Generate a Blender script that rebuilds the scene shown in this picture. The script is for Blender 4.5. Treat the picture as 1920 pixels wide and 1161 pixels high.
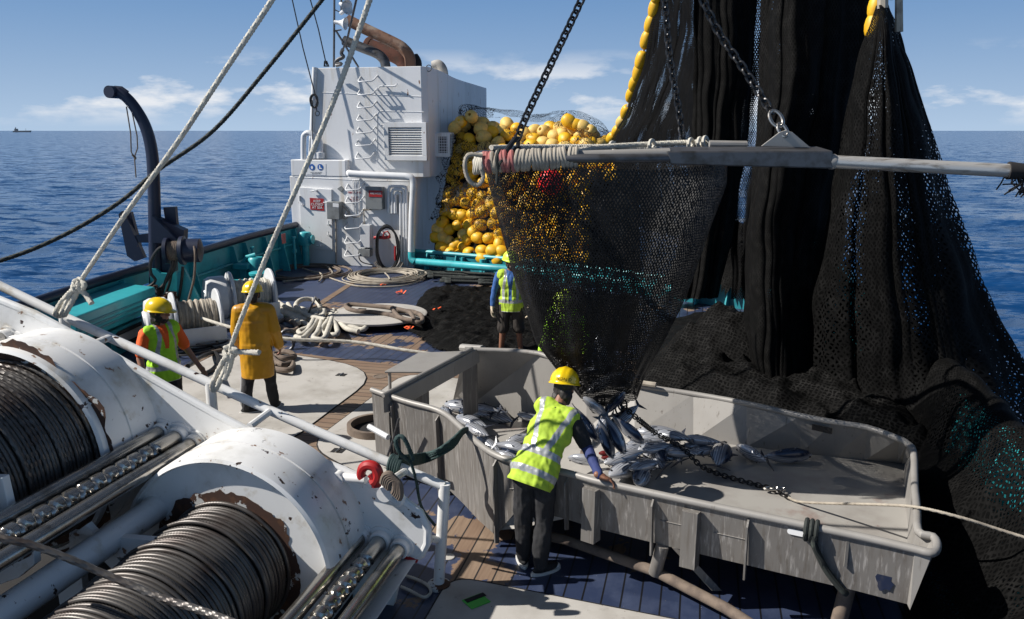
import bpy, bmesh, math, random
import numpy as np
from math import sin, cos, pi, radians as R
from mathutils import Vector as V, Matrix, noise
from mathutils.bvhtree import BVHTree
random.seed(7); rng = np.random.default_rng(7)
for o in list(bpy.data.objects): bpy.data.objects.remove(o)
SC = bpy.context.scene; COL = SC.collection
# ---------------------------------------------------------------- camera
H = 3.7; TH = R(12.6); F = 1500.0
cam = bpy.data.cameras.new('camera'); cam.lens = F/1920*36; cam.sensor_width = 36; cam.clip_end = 60000; cam.clip_start = .05
co = bpy.data.objects.new('camera', cam); co.location = (0, 0, H); co.rotation_euler = (R(90)-TH, 0, 0)
COL.objects.link(co); SC.camera = co
A_ = R(13.2); UX = V((sin(A_), cos(A_), 0)); VX = V((cos(A_), -sin(A_), 0))
# ---------------------------------------------------------------- sun, sky
trav = (VX*.80 + UX*.25 + V((0, 0, -.72))).normalized()
sl = bpy.data.lights.new('sun', 'SUN'); sl.energy = 5.0; sl.angle = R(.5); sl.color = (1, .955, .89)
so = bpy.data.objects.new('sun', sl); so.rotation_euler = trav.to_track_quat('-Z', 'Y').to_euler(); COL.objects.link(so)
W = bpy.data.worlds.new('World'); SC.world = W; W.use_nodes = True
def N(nt, t, **k):
    n = nt.nodes.new(t)
    for a, b in k.items():
        if a == 'op': n.operation = b
        elif a.startswith('i') and a[1:].isdigit(): n.inputs[int(a[1:])].default_value = b
        else: setattr(n, a, b)
    return n
def L(nt, a, b, ao=0, bi=0): nt.links.new(a.outputs[ao], b.inputs[bi]); return b
def math_(nt, op, a, b=None, c=None):
    n = nt.nodes.new('ShaderNodeMath'); n.operation = op
    for i, x in enumerate((a, b, c)):
        if x is None: continue
        if isinstance(x, (int, float)): n.inputs[i].default_value = x
        else: nt.links.new(x, n.inputs[i])
    return n.outputs[0]
def mixc(nt, fac, a, b, mode='MIX'):
    n = nt.nodes.new('ShaderNodeMix'); n.data_type = 'RGBA'; n.blend_type = mode
    for idx, x in ((0, fac), (6, a), (7, b)):
        if isinstance(x, (int, float)): n.inputs[idx].default_value = x
        elif isinstance(x, (tuple, list)): n.inputs[idx].default_value = (*x[:3], 1)
        else: nt.links.new(x, n.inputs[idx])
    return n.outputs[2]
def ramp(nt, src, p0, p1, c0=0., c1=1.):
    n = nt.nodes.new('ShaderNodeMapRange'); n.clamp = True
    nt.links.new(src, n.inputs[0])
    for i, x in enumerate((p0, p1, c0, c1)): n.inputs[i+1].default_value = x
    return n.outputs[0]
nt = W.node_tree; nt.nodes.clear()
sky = N(nt, 'ShaderNodeTexSky'); sky.sky_type = 'NISHITA'; sky.sun_disc = False
sd = -trav
sky.sun_elevation = math.asin(sd.z); sky.sun_rotation = math.atan2(sd.x, sd.y)
sky.air_density = 1.0; sky.dust_density = .35; sky.ozone_density = 2.6; sky.altitude = 0
tc = N(nt, 'ShaderNodeTexCoord'); sp = N(nt, 'ShaderNodeSeparateXYZ'); L(nt, tc, sp, 0)
mp = N(nt, 'ShaderNodeMapping'); L(nt, tc, mp, 0); mp.inputs[3].default_value = (5.2, 5.2, 17)
mp.inputs[1].default_value = (1.3, .7, .35)
nz = N(nt, 'ShaderNodeTexNoise', i2=1.6, i3=8.0, i4=.58); L(nt, mp, nz)
mp2 = N(nt, 'ShaderNodeMapping'); L(nt, tc, mp2, 0); mp2.inputs[3].default_value = (2.2, 2.2, 9); mp2.inputs[1].default_value = (1.2, 3.1, 0)
nz2 = N(nt, 'ShaderNodeTexNoise', i2=1.5, i3=3.0); L(nt, mp2, nz2)
band = math_(nt, 'MULTIPLY', ramp(nt, sp.outputs[2], .004, .03), ramp(nt, sp.outputs[2], .095, .055))
s = math_(nt, 'ADD', math_(nt, 'MULTIPLY', nz.outputs[0], .75), math_(nt, 'MULTIPLY', nz2.outputs[0], .35))
cl = math_(nt, 'MULTIPLY', ramp(nt, s, .55, .65), band)
cl = math_(nt, 'MULTIPLY', cl, .85)
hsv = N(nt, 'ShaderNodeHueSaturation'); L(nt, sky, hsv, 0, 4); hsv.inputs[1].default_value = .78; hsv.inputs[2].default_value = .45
low = ramp(nt, sp.outputs[2], -.005, .21, 1, 0)
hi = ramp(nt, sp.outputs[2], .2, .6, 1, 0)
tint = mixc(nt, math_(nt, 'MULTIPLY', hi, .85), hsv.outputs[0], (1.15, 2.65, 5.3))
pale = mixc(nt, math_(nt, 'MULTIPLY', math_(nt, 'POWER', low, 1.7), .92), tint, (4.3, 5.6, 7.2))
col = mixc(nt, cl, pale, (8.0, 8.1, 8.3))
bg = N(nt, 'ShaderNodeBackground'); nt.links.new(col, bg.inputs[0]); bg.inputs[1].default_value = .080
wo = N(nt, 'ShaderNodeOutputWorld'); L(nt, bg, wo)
SC.view_settings.view_transform = 'Standard'; SC.view_settings.look = 'None'
SC.view_settings.exposure = .46; SC.view_settings.gamma = 1; SC.view_settings.use_curve_mapping = False
SC.render.engine = 'CYCLES'; SC.cycles.transparent_max_bounces = 32; SC.cycles.max_bounces = 6
SC.cycles.use_denoising = True
# ---------------------------------------------------------------- geometry of the place
def ray(px, py):
    x, y = (px-960)/F, (580.5-py)/F
    return V((x, cos(TH)+y*sin(TH), -sin(TH)+y*cos(TH)))
def G(px, py, z=0.):
    d = ray(px, py); return V((0, 0, H)) + d*((z-H)/d.z)
def D(px, py, y):
    d = ray(px, py); return V((0, 0, H)) + d*(y/d.y)
def U(px, py, u):
    d = ray(px, py); return V((0, 0, H)) + d*(u/(d.x*UX.x+d.y*UX.y))
def VV(px, py, v):
    d = ray(px, py); return V((0, 0, H)) + d*(v/(d.x*VX.x+d.y*VX.y))
def S(u, v, z=0.): return UX*u + VX*v + V((0, 0, z))
def su(p): return p.x*UX.x+p.y*UX.y
def sv(p): return p.x*VX.x+p.y*VX.y
# ---------------------------------------------------------------- materials
def mat(name, base, rough=.5, metal=0., n1=None, bump=None, spec=None, coat=None, coords='Object', extra=None):
    """n1: list of (colour, scale, lo, hi[, stretch]) patches; bump: list of (scale, strength)"""
    m = bpy.data.materials.new(name); m.use_nodes = True; nt = m.node_tree
    b = nt.nodes['Principled BSDF']; b.inputs['Roughness'].default_value = rough; b.inputs['Metallic'].default_value = metal
    if spec is not None: b.inputs['Specular IOR Level'].default_value = spec
    if coat: b.inputs['Coat Weight'].default_value = coat
    tc = N(nt, 'ShaderNodeTexCoord'); g = N(nt, 'ShaderNodeNewGeometry')
    src = g.outputs['Position'] if coords == 'World' else tc.outputs['Object']
    c = base
    for q in (n1 or []):
        mp = N(nt, 'ShaderNodeMapping'); nt.links.new(src, mp.inputs[0])
        if len(q) > 4: mp.inputs[3].default_value = q[4]
        nz = N(nt, 'ShaderNodeTexNoise', i2=q[1], i3=6.0, i4=.6); L(nt, mp, nz)
        c = mixc(nt, ramp(nt, nz.outputs[0], q[2], q[3]), c, q[0])
    if isinstance(c, tuple): b.inputs[0].default_value = (*c, 1)
    else: nt.links.new(c, b.inputs[0])
    if bump:
        acc = None
        for sc, st in bump:
            nz = N(nt, 'ShaderNodeTexNoise', i2=sc, i3=4.0); nt.links.new(src, nz.inputs[0])
            x = math_(nt, 'MULTIPLY', nz.outputs[0], st); acc = x if acc is None else math_(nt, 'ADD', acc, x)
        bp = N(nt, 'ShaderNodeBump', i0=1.0, i1=1.0); nt.links.new(acc, bp.inputs[2]); L(nt, bp, b, 0, 5) if False else nt.links.new(bp.outputs[0], b.inputs['Normal'])
    return m
RUST = (.075, .026, .012)
M = {}
M['white'] = mat('white_paint', (.66, .67, .68), .38, n1=[((.50, .50, .49), 1.3, .5, .8), ((.42, .36, .27), 3.5, .66, .85), ((.15, .07, .04), 9, .74, .78)], bump=[(25, .004), (5, .006)], coords='World')
M['house'] = mat('white_house_paint', (.77, .77, .77), .45, n1=[((.56, .56, .55), .8, .45, .75, (1, 1, .3)), ((.52, .45, .34), 1.6, .57, .8, (2.6, 2.6, .22)), ((.24, .12, .06), 4.5, .665, .70, (1.3, 1.3, .5))], bump=[(7, .01), (1.6, .035)], coords='World')
M['winch'] = mat('chipped_white_paint', (.74, .735, .72), .33, n1=[((.50, .49, .46), 2.5, .5, .75), ((.48, .41, .30), 5, .58, .8), ((.22, .12, .07), 10, .655, .68), ((.04, .02, .014), 7, .655, .665)], bump=[(45, .006), (14, .012)], coords='World')
M['rustrim'] = mat('rust_and_white_flakes', (.055, .024, .014), .8, n1=[((.12, .05, .02), 12, .5, .7), ((.5, .5, .48), 7, .57, .58)], bump=[(30, .02)], coords='World')
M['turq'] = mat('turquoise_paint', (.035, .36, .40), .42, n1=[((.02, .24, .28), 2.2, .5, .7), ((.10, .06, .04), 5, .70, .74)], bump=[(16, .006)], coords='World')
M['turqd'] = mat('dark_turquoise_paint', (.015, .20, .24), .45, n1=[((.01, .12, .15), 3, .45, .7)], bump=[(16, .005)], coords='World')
M['navy'] = mat('navy_paint', (.012, .018, .042), .42, n1=[((.05, .05, .06), 6, .6, .8), ((.10, .04, .02), 7, .70, .76)], bump=[(20, .006)], coords='World')
M['steel'] = mat('polished_steel', (.42, .40, .37), .24, .95, n1=[((.18, .16, .13), 9, .5, .75)], bump=[(60, .0012)], coords='World')
M['galv'] = mat('dull_aluminium', (.29, .275, .255), .48, .12, n1=[((.25, .235, .215), 3, .45, .7, (1, 1, .35)), ((.11, .09, .075), 8, .62, .78, (4, 4, .4))], bump=[(9, .004), (70, .0008)], coords='World')
M['galvw'] = mat('streaked_aluminium', (.175, .163, .15), .6, .1, n1=[((.13, .115, .10), 9, .48, .66, (3, 3, .22)), ((.34, .32, .30), 14, .55, .7, (3, 3, .18)), ((.09, .07, .06), 2.6, .62, .75)], bump=[(14, .003)], coords='World')
M['binfloor'] = mat('wet_bin_floor', (.33, .315, .29), .34, n1=[((.26, .24, .22), 2.2, .45, .65), ((.20, .12, .10), 1.7, .60, .72), ((.14, .05, .04), 9, .70, .74)], bump=[(9, .006), (60, .001)], coords='World')
M['darksteel'] = mat('dark_grey_steel', (.10, .10, .105), .45, .6, n1=[((.05, .045, .04), 7, .5, .7)], bump=[(30, .002)], coords='World')
M['pole'] = mat('worn_round_steel', (.50, .48, .45), .32, .45, n1=[((.16, .13, .10), 7, .52, .7, (.4, 3, 3))], bump=[(40, .001)], coords='World')
M['wire'] = mat('greased_wire_rope', (.105, .097, .09), .42, .45, n1=[((.05, .035, .03), 3, .45, .7)], coords='World')
M['wiredark'] = mat('dark_wire_rope', (.085, .075, .07), .4, .7, n1=[((.03, .02, .02), 4, .45, .7)], coords='World')
M['rust'] = mat('rusty_pipe', (.17, .085, .05), .75, n1=[((.30, .25, .20), 2.5, .48, .7, (.5, .5, 1)), ((.07, .03, .02), 4, .55, .7)], bump=[(18, .01)], coords='World')
M['rustred'] = mat('red_rust', (.10, .032, .018), .85, n1=[((.06, .025, .015), 5, .45, .65)], bump=[(18, .01)], coords='World')
M['hatch'] = mat('grey_hatch', (.42, .40, .37), .72, n1=[((.30, .28, .25), 1.6, .45, .7), ((.22, .20, .18), 7, .6, .75), ((.12, .09, .07), 16, .68, .72)], bump=[(30, .004)], coords='World')
M['black'] = mat('black_rubber', (.012, .012, .013), .42, n1=[((.03, .03, .03), 7, .5, .7)])
M['blk'] = mat('dark_cavity', (.008, .008, .009), .9, n1=[((.012, .010, .010), 3, .4, .7)])
M['yellow'] = mat('yellow_float', (.74, .42, .012), .5, n1=[((.60, .30, .01), 3, .45, .7), ((.30, .18, .03), 9, .64, .75)], bump=[(30, .004)])
M['paleyellow'] = mat('faded_float', (.72, .48, .12), .6, n1=[((.52, .36, .12), 4, .45, .7)], bump=[(30, .004)])
M['redf'] = mat('red_buoy', (.90, .03, .03), .45, n1=[((.60, .02, .02), 4, .5, .7)])
M['ropew'] = mat('white_rope', (.52, .49, .42), .85, n1=[((.36, .34, .30), 9, .45, .7)], bump=[(140, .003)], coords='World')
M['ropeg'] = mat('grey_rope', (.36, .32, .26), .9, n1=[((.20, .17, .14), 7, .45, .7)], bump=[(120, .003)], coords='World')
M['ropeb'] = mat('brown_rope', (.17, .13, .10), .9, n1=[((.08, .06, .05), 7, .45, .7)], bump=[(120, .003)], coords='World')
M['roper'] = mat('stained_rope', (.36, .12, .11), .9, n1=[((.34, .28, .24), 5, .5, .7)], bump=[(120, .003)], coords='World')
M['ropek'] = mat('black_rope', (.018, .022, .020), .8, n1=[((.05, .06, .05), 14, .55, .7)], bump=[(120, .003)], coords='World')
M['ropeteal'] = mat('dark_green_rope', (.020, .045, .045), .8, n1=[((.05, .10, .09), 14, .55, .7)], bump=[(120, .003)], coords='World')
M['chain'] = mat('black_chain', (.035, .035, .037), .35, .7, n1=[((.09, .08, .07), 14, .5, .7)], coords='World')
M['red'] = mat('red_paint', (.38, .015, .015), .45, n1=[((.25, .01, .01), 8, .5, .7)])
M['redfade'] = mat('faded_red_paint', (.42, .12, .11), .6)
M['blue'] = mat('sign_blue', (.01, .10, .38), .5)
M['signw'] = mat('sign_white', (.78, .78, .78), .5)
M['grey'] = mat('grey_box_paint', (.22, .23, .23), .45, n1=[((.14, .14, .14), 4, .5, .7)], bump=[(20, .003)])
M['helmet'] = mat('yellow_helmet', (.80, .53, .008), .26, n1=[((.62, .40, .01), 6, .6, .8)], coat=.3)
M['limehat'] = mat('lime_helmet', (.56, .78, .05), .4, n1=[((.42, .60, .05), 6, .6, .8)])
M['vest'] = mat('yellow_green_vest', (.40, .56, .04), .8, n1=[((.30, .43, .04), 7, .52, .75), ((.20, .24, .06), 16, .68, .78)], bump=[(12, .012), (60, .001)])
M['vest2'] = mat('green_vest', (.36, .72, .02), .75, n1=[((.25, .5, .02), 7, .55, .75)], bump=[(12, .012)])
M['tape'] = mat('silver_tape', (.42, .43, .43), .38, .3, n1=[((.28, .28, .28), 20, .5, .7)], bump=[(20, .004)])
M['coat'] = mat('mustard_oilskin', (.56, .27, .006), .42, n1=[((.42, .18, .006), 4, .5, .75)], bump=[(8, .016)])
M['denim'] = mat('black_trousers', (.016, .016, .018), .85, n1=[((.04, .04, .045), 7, .5, .75)], bump=[(12, .014)])
M['shorts'] = mat('dark_brown_shorts', (.03, .024, .02), .85, bump=[(12, .012)])
M['tee'] = mat('black_shirt', (.014, .014, .015), .85, bump=[(12, .01)])
M['sleeve'] = mat('navy_sleeve', (.022, .035, .13), .8, n1=[((.10, .04, .03), 9, .68, .74)], bump=[(14, .01)])
M['bluetop'] = mat('blue_top', (.03, .10, .30), .8, bump=[(12, .012)])
M['orange'] = mat('orange_shirt', (.85, .12, .012), .75, bump=[(12, .012)])
M['skin'] = mat('skin', (.34, .17, .11), .5, n1=[((.28, .12, .08), 14, .5, .7)])
M['skind'] = mat('tanned_skin', (.24, .11, .065), .5, n1=[((.19, .08, .05), 14, .5, .7)])
M['hair'] = mat('dark_hair', (.014, .010, .008), .6, bump=[(60, .01)])
M['glove'] = mat('cloth_glove', (.48, .40, .30), .9, bump=[(60, .002)])
M['shoe'] = mat('black_canvas', (.015, .015, .016), .8)
M['sole'] = mat('white_rubber', (.62, .61, .58), .6)
M['eyew'] = mat('eye_white', (.6, .58, .55), .3)
M['orangebit'] = mat('orange_scrap', (.85, .12, .03), .7)
M['green'] = mat('green_paint', (.02, .42, .03), .5)
def fish_mat():
    m = bpy.data.materials.new('fish_skin'); m.use_nodes = True; nt = m.node_tree; b = nt.nodes['Principled BSDF']
    tc = N(nt, 'ShaderNodeTexCoord'); sp = N(nt, 'ShaderNodeSeparateXYZ'); L(nt, tc, sp, 3)
    nz = N(nt, 'ShaderNodeTexNoise', i2=18., i3=4.); L(nt, tc, nz, 3)
    z = sp.outputs[2]
    back = ramp(nt, z, .012, .035)
    c = mixc(nt, back, (.42, .43, .46), (.012, .024, .055))
    w = math_(nt, 'SINE', math_(nt, 'MULTIPLY', math_(nt, 'ADD', z, math_(nt, 'MULTIPLY', nz.outputs[0], .006)), 420.))
    st = math_(nt, 'MULTIPLY', ramp(nt, w, .1, .6), math_(nt, 'MULTIPLY', ramp(nt, z, -.062, -.045), ramp(nt, z, .028, .012)))
    st = math_(nt, 'MULTIPLY', st, ramp(nt, sp.outputs[0], .17, .12))
    c = mixc(nt, math_(nt, 'MULTIPLY', st, .8), c, (.05, .07, .11))
    c = mixc(nt, ramp(nt, nz.outputs[0], .6, .75, 0, .5), c, (.30, .26, .25))
    nt.links.new(c, b.inputs[0]); b.inputs['Roughness'].default_value = .2; b.inputs['Metallic'].default_value = .35
    b.inputs['Specular IOR Level'].default_value = .7
    bp = N(nt, 'ShaderNodeBump', i0=.3, i1=.01); L(nt, nz, bp, 0, 2); nt.links.new(bp.outputs[0], b.inputs['Normal'])
    return m
M['fish'] = fish_mat()
def net_mat(name, cell, lw, colr=(.009, .009, .010), asp=.8, rough=.55, holes=True, warp=.25, dens=None, grow=None):
    """diamond netting from the surface's own UV (in metres)"""
    m = bpy.data.materials.new(name); m.use_nodes = True; nt = m.node_tree; b = nt.nodes['Principled BSDF']
    uv = N(nt, 'ShaderNodeUVMap'); nz = N(nt, 'ShaderNodeTexNoise', i2=3./cell*.35, i3=2.); L(nt, uv, nz)
    add = N(nt, 'ShaderNodeVectorMath'); add.operation = 'MULTIPLY_ADD'
    L(nt, nz, add, 1); add.inputs[1].default_value = (cell*warp*2,)*3; L(nt, uv, add, 0, 2)
    sp = N(nt, 'ShaderNodeSeparateXYZ'); L(nt, add, sp)
    u = math_(nt, 'DIVIDE', sp.outputs[0], cell*asp); v = math_(nt, 'DIVIDE', sp.outputs[1], cell)
    a = math_(nt, 'PINGPONG', math_(nt, 'ADD', u, v), .5); c = math_(nt, 'PINGPONG', math_(nt, 'SUBTRACT', u, v), .5)
    d = math_(nt, 'MINIMUM', a, c)
    h = ramp(nt, d, 0., lw*1.1, 1., 0.)
    n2 = N(nt, 'ShaderNodeTexNoise', i2=1/cell*.5, i3=3.); L(nt, uv, n2)
    colx = mixc(nt, ramp(nt, n2.outputs[0], .45, .7), colr, tuple(x*2.6 for x in colr))
    bp = N(nt, 'ShaderNodeBump', i0=1., i1=cell*.35); nt.links.new(h, bp.inputs[2]); nt.links.new(bp.outputs[0], b.inputs['Normal'])
    b.inputs['Roughness'].default_value = max(rough, .5) if name == 'brail_net' else .8; b.inputs['Specular IOR Level'].default_value = .2 if name == 'brail_net' else .08
    out = nt.nodes['Material Output']
    if holes:
        nt.links.new(mixc(nt, ramp(nt, d, lw*.55, lw*.95, 1., 0.), tuple(x*.12 for x in colr), colx), b.inputs[0])
        al = math_(nt, 'LESS_THAN', d, lw)
        if grow: s0 = N(nt, 'ShaderNodeSeparateXYZ'); L(nt, uv, s0); al = math_(nt, 'LESS_THAN', d, ramp(nt, s0.outputs[1], grow[0], grow[1], lw, grow[2]))
        if dens:   # extra gathered layers where the noise is high
            mp3 = N(nt, 'ShaderNodeMapping'); L(nt, uv, mp3); mp3.inputs[3].default_value = (1, .22, 1); n3 = N(nt, 'ShaderNodeTexNoise', i2=dens[0], i3=2.); L(nt, mp3, n3)
            al = math_(nt, 'LESS_THAN', d, ramp(nt, n3.outputs[0], dens[1], dens[2], lw, .5))
        tr = N(nt, 'ShaderNodeBsdfTransparent'); mx = N(nt, 'ShaderNodeMixShader')
        nt.links.new(al, mx.inputs[0]); L(nt, tr, mx, 0, 1); L(nt, b, mx, 0, 2); L(nt, mx, out)
    else:
        nt.links.new(mixc(nt, ramp(nt, d, lw*.6, lw, 1., 0.), tuple(x*.06 for x in colr), colx), b.inputs[0])
    return m
M['net_brail'] = net_mat('brail_net', .050, .20, (.007, .007, .0075), asp=.62, rough=.4, warp=.35, grow=(.1, 1.7, .31))
M['net_thin'] = net_mat('seine_net_thin', .06, .12, (.003, .003, .0035), asp=.8, dens=(3.2, .40, .58))
M['net_mid'] = net_mat('seine_net_mid', .062, .25, (.0034, .0033, .0032), asp=.8, dens=(2.4, .40, .56), warp=.55)
M['net_thick'] = net_mat('seine_net_gathered', .06, .28, (.0042, .004, .0038), asp=.7, dens=(1.8, .28, .45))
M['net_heap'] = net_mat('seine_net_heap', .085, .20, (.0062, .006, .0057), holes=False, warp=.55)
M['net_cover'] = net_mat('seine_net_cover', .13, .10, (.012, .012, .013), warp=.5)
M['net_open'] = net_mat('seine_net_loose', .07, .16, (.009, .009, .009), warp=.5, dens=(1.4, .5, .7))
def deck_mat(name, along, w=.155, wear=(.50, .60), base=(.020, .030, .066)):
    m = bpy.data.materials.new(name); m.use_nodes = True; nt = m.node_tree; b = nt.nodes['Principled BSDF']
    g = N(nt, 'ShaderNodeNewGeometry'); mp = N(nt, 'ShaderNodeMapping'); mp.vector_type = 'POINT'; L(nt, g, mp, 0)
    mp.inputs[2].default_value = (0, 0, A_)      # x -> across the ship, y -> along
    sp = N(nt, 'ShaderNodeSeparateXYZ'); L(nt, mp, sp)
    x, y = (sp.outputs[0], sp.outputs[1]) if along else (sp.outputs[1], sp.outputs[0])
    k = math_(nt, 'DIVIDE', x, w); fl = math_(nt, 'FLOOR', k); fr = math_(nt, 'PINGPONG', k, .5)
    seam = ramp(nt, fr, .035, .06, 1, 0)
    cb = N(nt, 'ShaderNodeCombineXYZ'); nt.links.new(fl, cb.inputs[0]); wn = N(nt, 'ShaderNodeTexWhiteNoise'); wn.noise_dimensions = '1D'; nt.links.new(fl, wn.inputs[1])
    # wood
    m2 = N(nt, 'ShaderNodeMapping'); L(nt, mp, m2); m2.inputs[3].default_value = (14, 1.2, 1) if along else (1.2, 14, 1)
    gr = N(nt, 'ShaderNodeTexNoise', i2=2.5, i3=6.); L(nt, m2, gr)
    wood = mixc(nt, gr.outputs[0], (.11, .072, .048), (.31, .225, .155))
    wood = mixc(nt, math_(nt, 'MULTIPLY', wn.outputs[0], .5), wood, (.14, .075, .045))
    n1 = N(nt, 'ShaderNodeTexNoise', i2=.55, i3=3.); L(nt, mp, n1)
    n2 = N(nt, 'ShaderNodeTexNoise', i2=3.2, i3=9., i4=.62); L(nt, mp, n2)
    s = math_(nt, 'ADD', math_(nt, 'MULTIPLY', n1.outputs[0], .55), math_(nt, 'MULTIPLY', n2.outputs[0], .45))
    for (p, r) in WORN:
        dd = N(nt, 'ShaderNodeVectorMath'); dd.operation = 'DISTANCE'; L(nt, g, dd); dd.inputs[1].default_value = p
        s = math_(nt, 'ADD', s, ramp(nt, dd.outputs['Value'], r*.55, r, .055 if r > .8 else .13, 0))
    wearm = ramp(nt, s, wear[0], wear[0]+.012)
    paint = mixc(nt, wn.outputs[0], base, tuple(q*1.25 for q in base))
    paint = mixc(nt, ramp(nt, n2.outputs[0], .45, .7), paint, (.045, .06, .11))
    c = mixc(nt, wearm, paint, wood)
    n4 = N(nt, 'ShaderNodeTexNoise', i2=40., i3=4.); L(nt, mp, n4)
    c = mixc(nt, ramp(nt, n4.outputs[0], .70, .76, 0, .6), c, (.35, .33, .30))
    c = mixc(nt, seam, c, (.006, .006, .007))
    nt.links.new(c, b.inputs[0])
    nt.links.new(math_(nt, 'ADD', math_(nt, 'MULTIPLY', wearm, .35), math_(nt, 'ADD', .32, math_(nt, 'MULTIPLY', n2.outputs[0], .25))), b.inputs['Roughness'])
    hh = math_(nt, 'SUBTRACT', math_(nt, 'MULTIPLY', n2.outputs[0], .006), math_(nt, 'ADD', math_(nt, 'MULTIPLY', seam, .008), math_(nt, 'MULTIPLY', wearm, .0015)))
    bp = N(nt, 'ShaderNodeBump', i0=.8, i1=1.); nt.links.new(hh, bp.inputs[2]); nt.links.new(bp.outputs[0], b.inputs['Normal'])
    return m
# places where feet and gear have worn the paint through
WORN = [(tuple(G(640, 650)), 1.1), (tuple(G(770, 640)), .82), (tuple(G(890, 1000)), .50), (tuple(G(905, 1080)), .42), (tuple(G(930, 545)), 1.2)]
M['deck'] = deck_mat('painted_deck_planks', True, .155, wear=(.58, .6))
M['deck2'] = deck_mat('deck_planks_athwart', False, .155, wear=(.60, .62), base=(.03, .045, .10))
M['wood'] = deck_mat('bare_wood_margin', False, .155, wear=(.15, .2))
def sea_mat():
    m = bpy.data.materials.new('sea_water'); m.use_nodes = True; nt = m.node_tree; b = nt.nodes['Principled BSDF']
    g = N(nt, 'ShaderNodeNewGeometry')
    m1 = N(nt, 'ShaderNodeMapping'); L(nt, g, m1); m1.inputs[3].default_value = (.55, 1.1, 1); m1.inputs[2].default_value = (0, 0, .25)
    a = N(nt, 'ShaderNodeTexNoise', i2=.55, i3=9., i4=.66); L(nt, m1, a)
    c = N(nt, 'ShaderNodeTexNoise', i2=3.4, i3=5., i4=.6); L(nt, m1, c)
    e = N(nt, 'ShaderNodeTexNoise', i2=.035, i3=4.); L(nt, m1, e)
    def vec(src, k):
        q = N(nt, 'ShaderNodeVectorMath'); q.operation = 'SUBTRACT'; L(nt, src, q, 1); q.inputs[1].default_value = (.5, .5, .5)
        r = N(nt, 'ShaderNodeVectorMath'); r.operation = 'MULTIPLY'; L(nt, q, r); r.inputs[1].default_value = (k, k, 0); return r
    ad = N(nt, 'ShaderNodeVectorMath'); L(nt, vec(a, 1.5), ad); L(nt, vec(c, .7), ad, 0, 1)
    a2 = N(nt, 'ShaderNodeVectorMath'); L(nt, ad, a2); L(nt, g, a2, 1, 1)
    nz_ = N(nt, 'ShaderNodeVectorMath'); nz_.operation = 'NORMALIZE'; L(nt, a2, nz_); nt.links.new(nz_.outputs[0], b.inputs['Normal'])
    nt.links.new(mixc(nt, e.outputs[0], (.002, .026, .095), (.005, .046, .145)), b.inputs[0])
    b.inputs['Roughness'].default_value = .12; b.inputs['IOR'].default_value = 1.33; b.inputs['Specular IOR Level'].default_value = .15
    return m
M['sea'] = sea_mat()
# ---------------------------------------------------------------- mesh helpers
def tag(o, label=None, cat=None, group=None, kind=None):
    if label: o['label'] = label
    if cat: o['category'] = cat
    if group: o['group'] = group
    if kind: o['kind'] = kind
    return o
def thing(name, label, cat, loc=(0, 0, 0), group=None):
    o = bpy.data.objects.new(name, None); COL.objects.link(o); o.location = loc; o.empty_display_size = .1
    return tag(o, label, cat, group)
def wloc(o):
    p = V(o.location)
    while o.parent: o = o.parent; p += V(o.location)
    return p
def link_mesh(me, name, m, parent=None, smooth=True, loc=None):
    """me is in world coordinates"""
    o = bpy.data.objects.new(name, me); COL.objects.link(o)
    for x in (m if isinstance(m, (list, tuple)) else [m]): me.materials.append(M[x] if isinstance(x, str) else x)
    n = len(me.vertices); a = np.empty(n*3); me.vertices.foreach_get('co', a); a = a.reshape(-1, 3)
    if parent is not None: off = np.array(wloc(parent)); o.parent = parent
    elif loc is not None: off = np.array(loc); o.location = loc
    else:
        off = np.array([(a[:, 0].min()+a[:, 0].max())/2, (a[:, 1].min()+a[:, 1].max())/2, a[:, 2].min()]) if n else np.zeros(3)
        o.location = off
    a -= off; me.vertices.foreach_set('co', a.ravel())
    if smooth is True: me.polygons.foreach_set('use_smooth', [True]*len(me.polygons))
    elif smooth:
        me.polygons.foreach_set('use_smooth', [True]*len(me.polygons))
        try: me.set_sharp_from_angle(angle=R(smooth))
        except Exception: pass
    me.update(); return o
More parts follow.
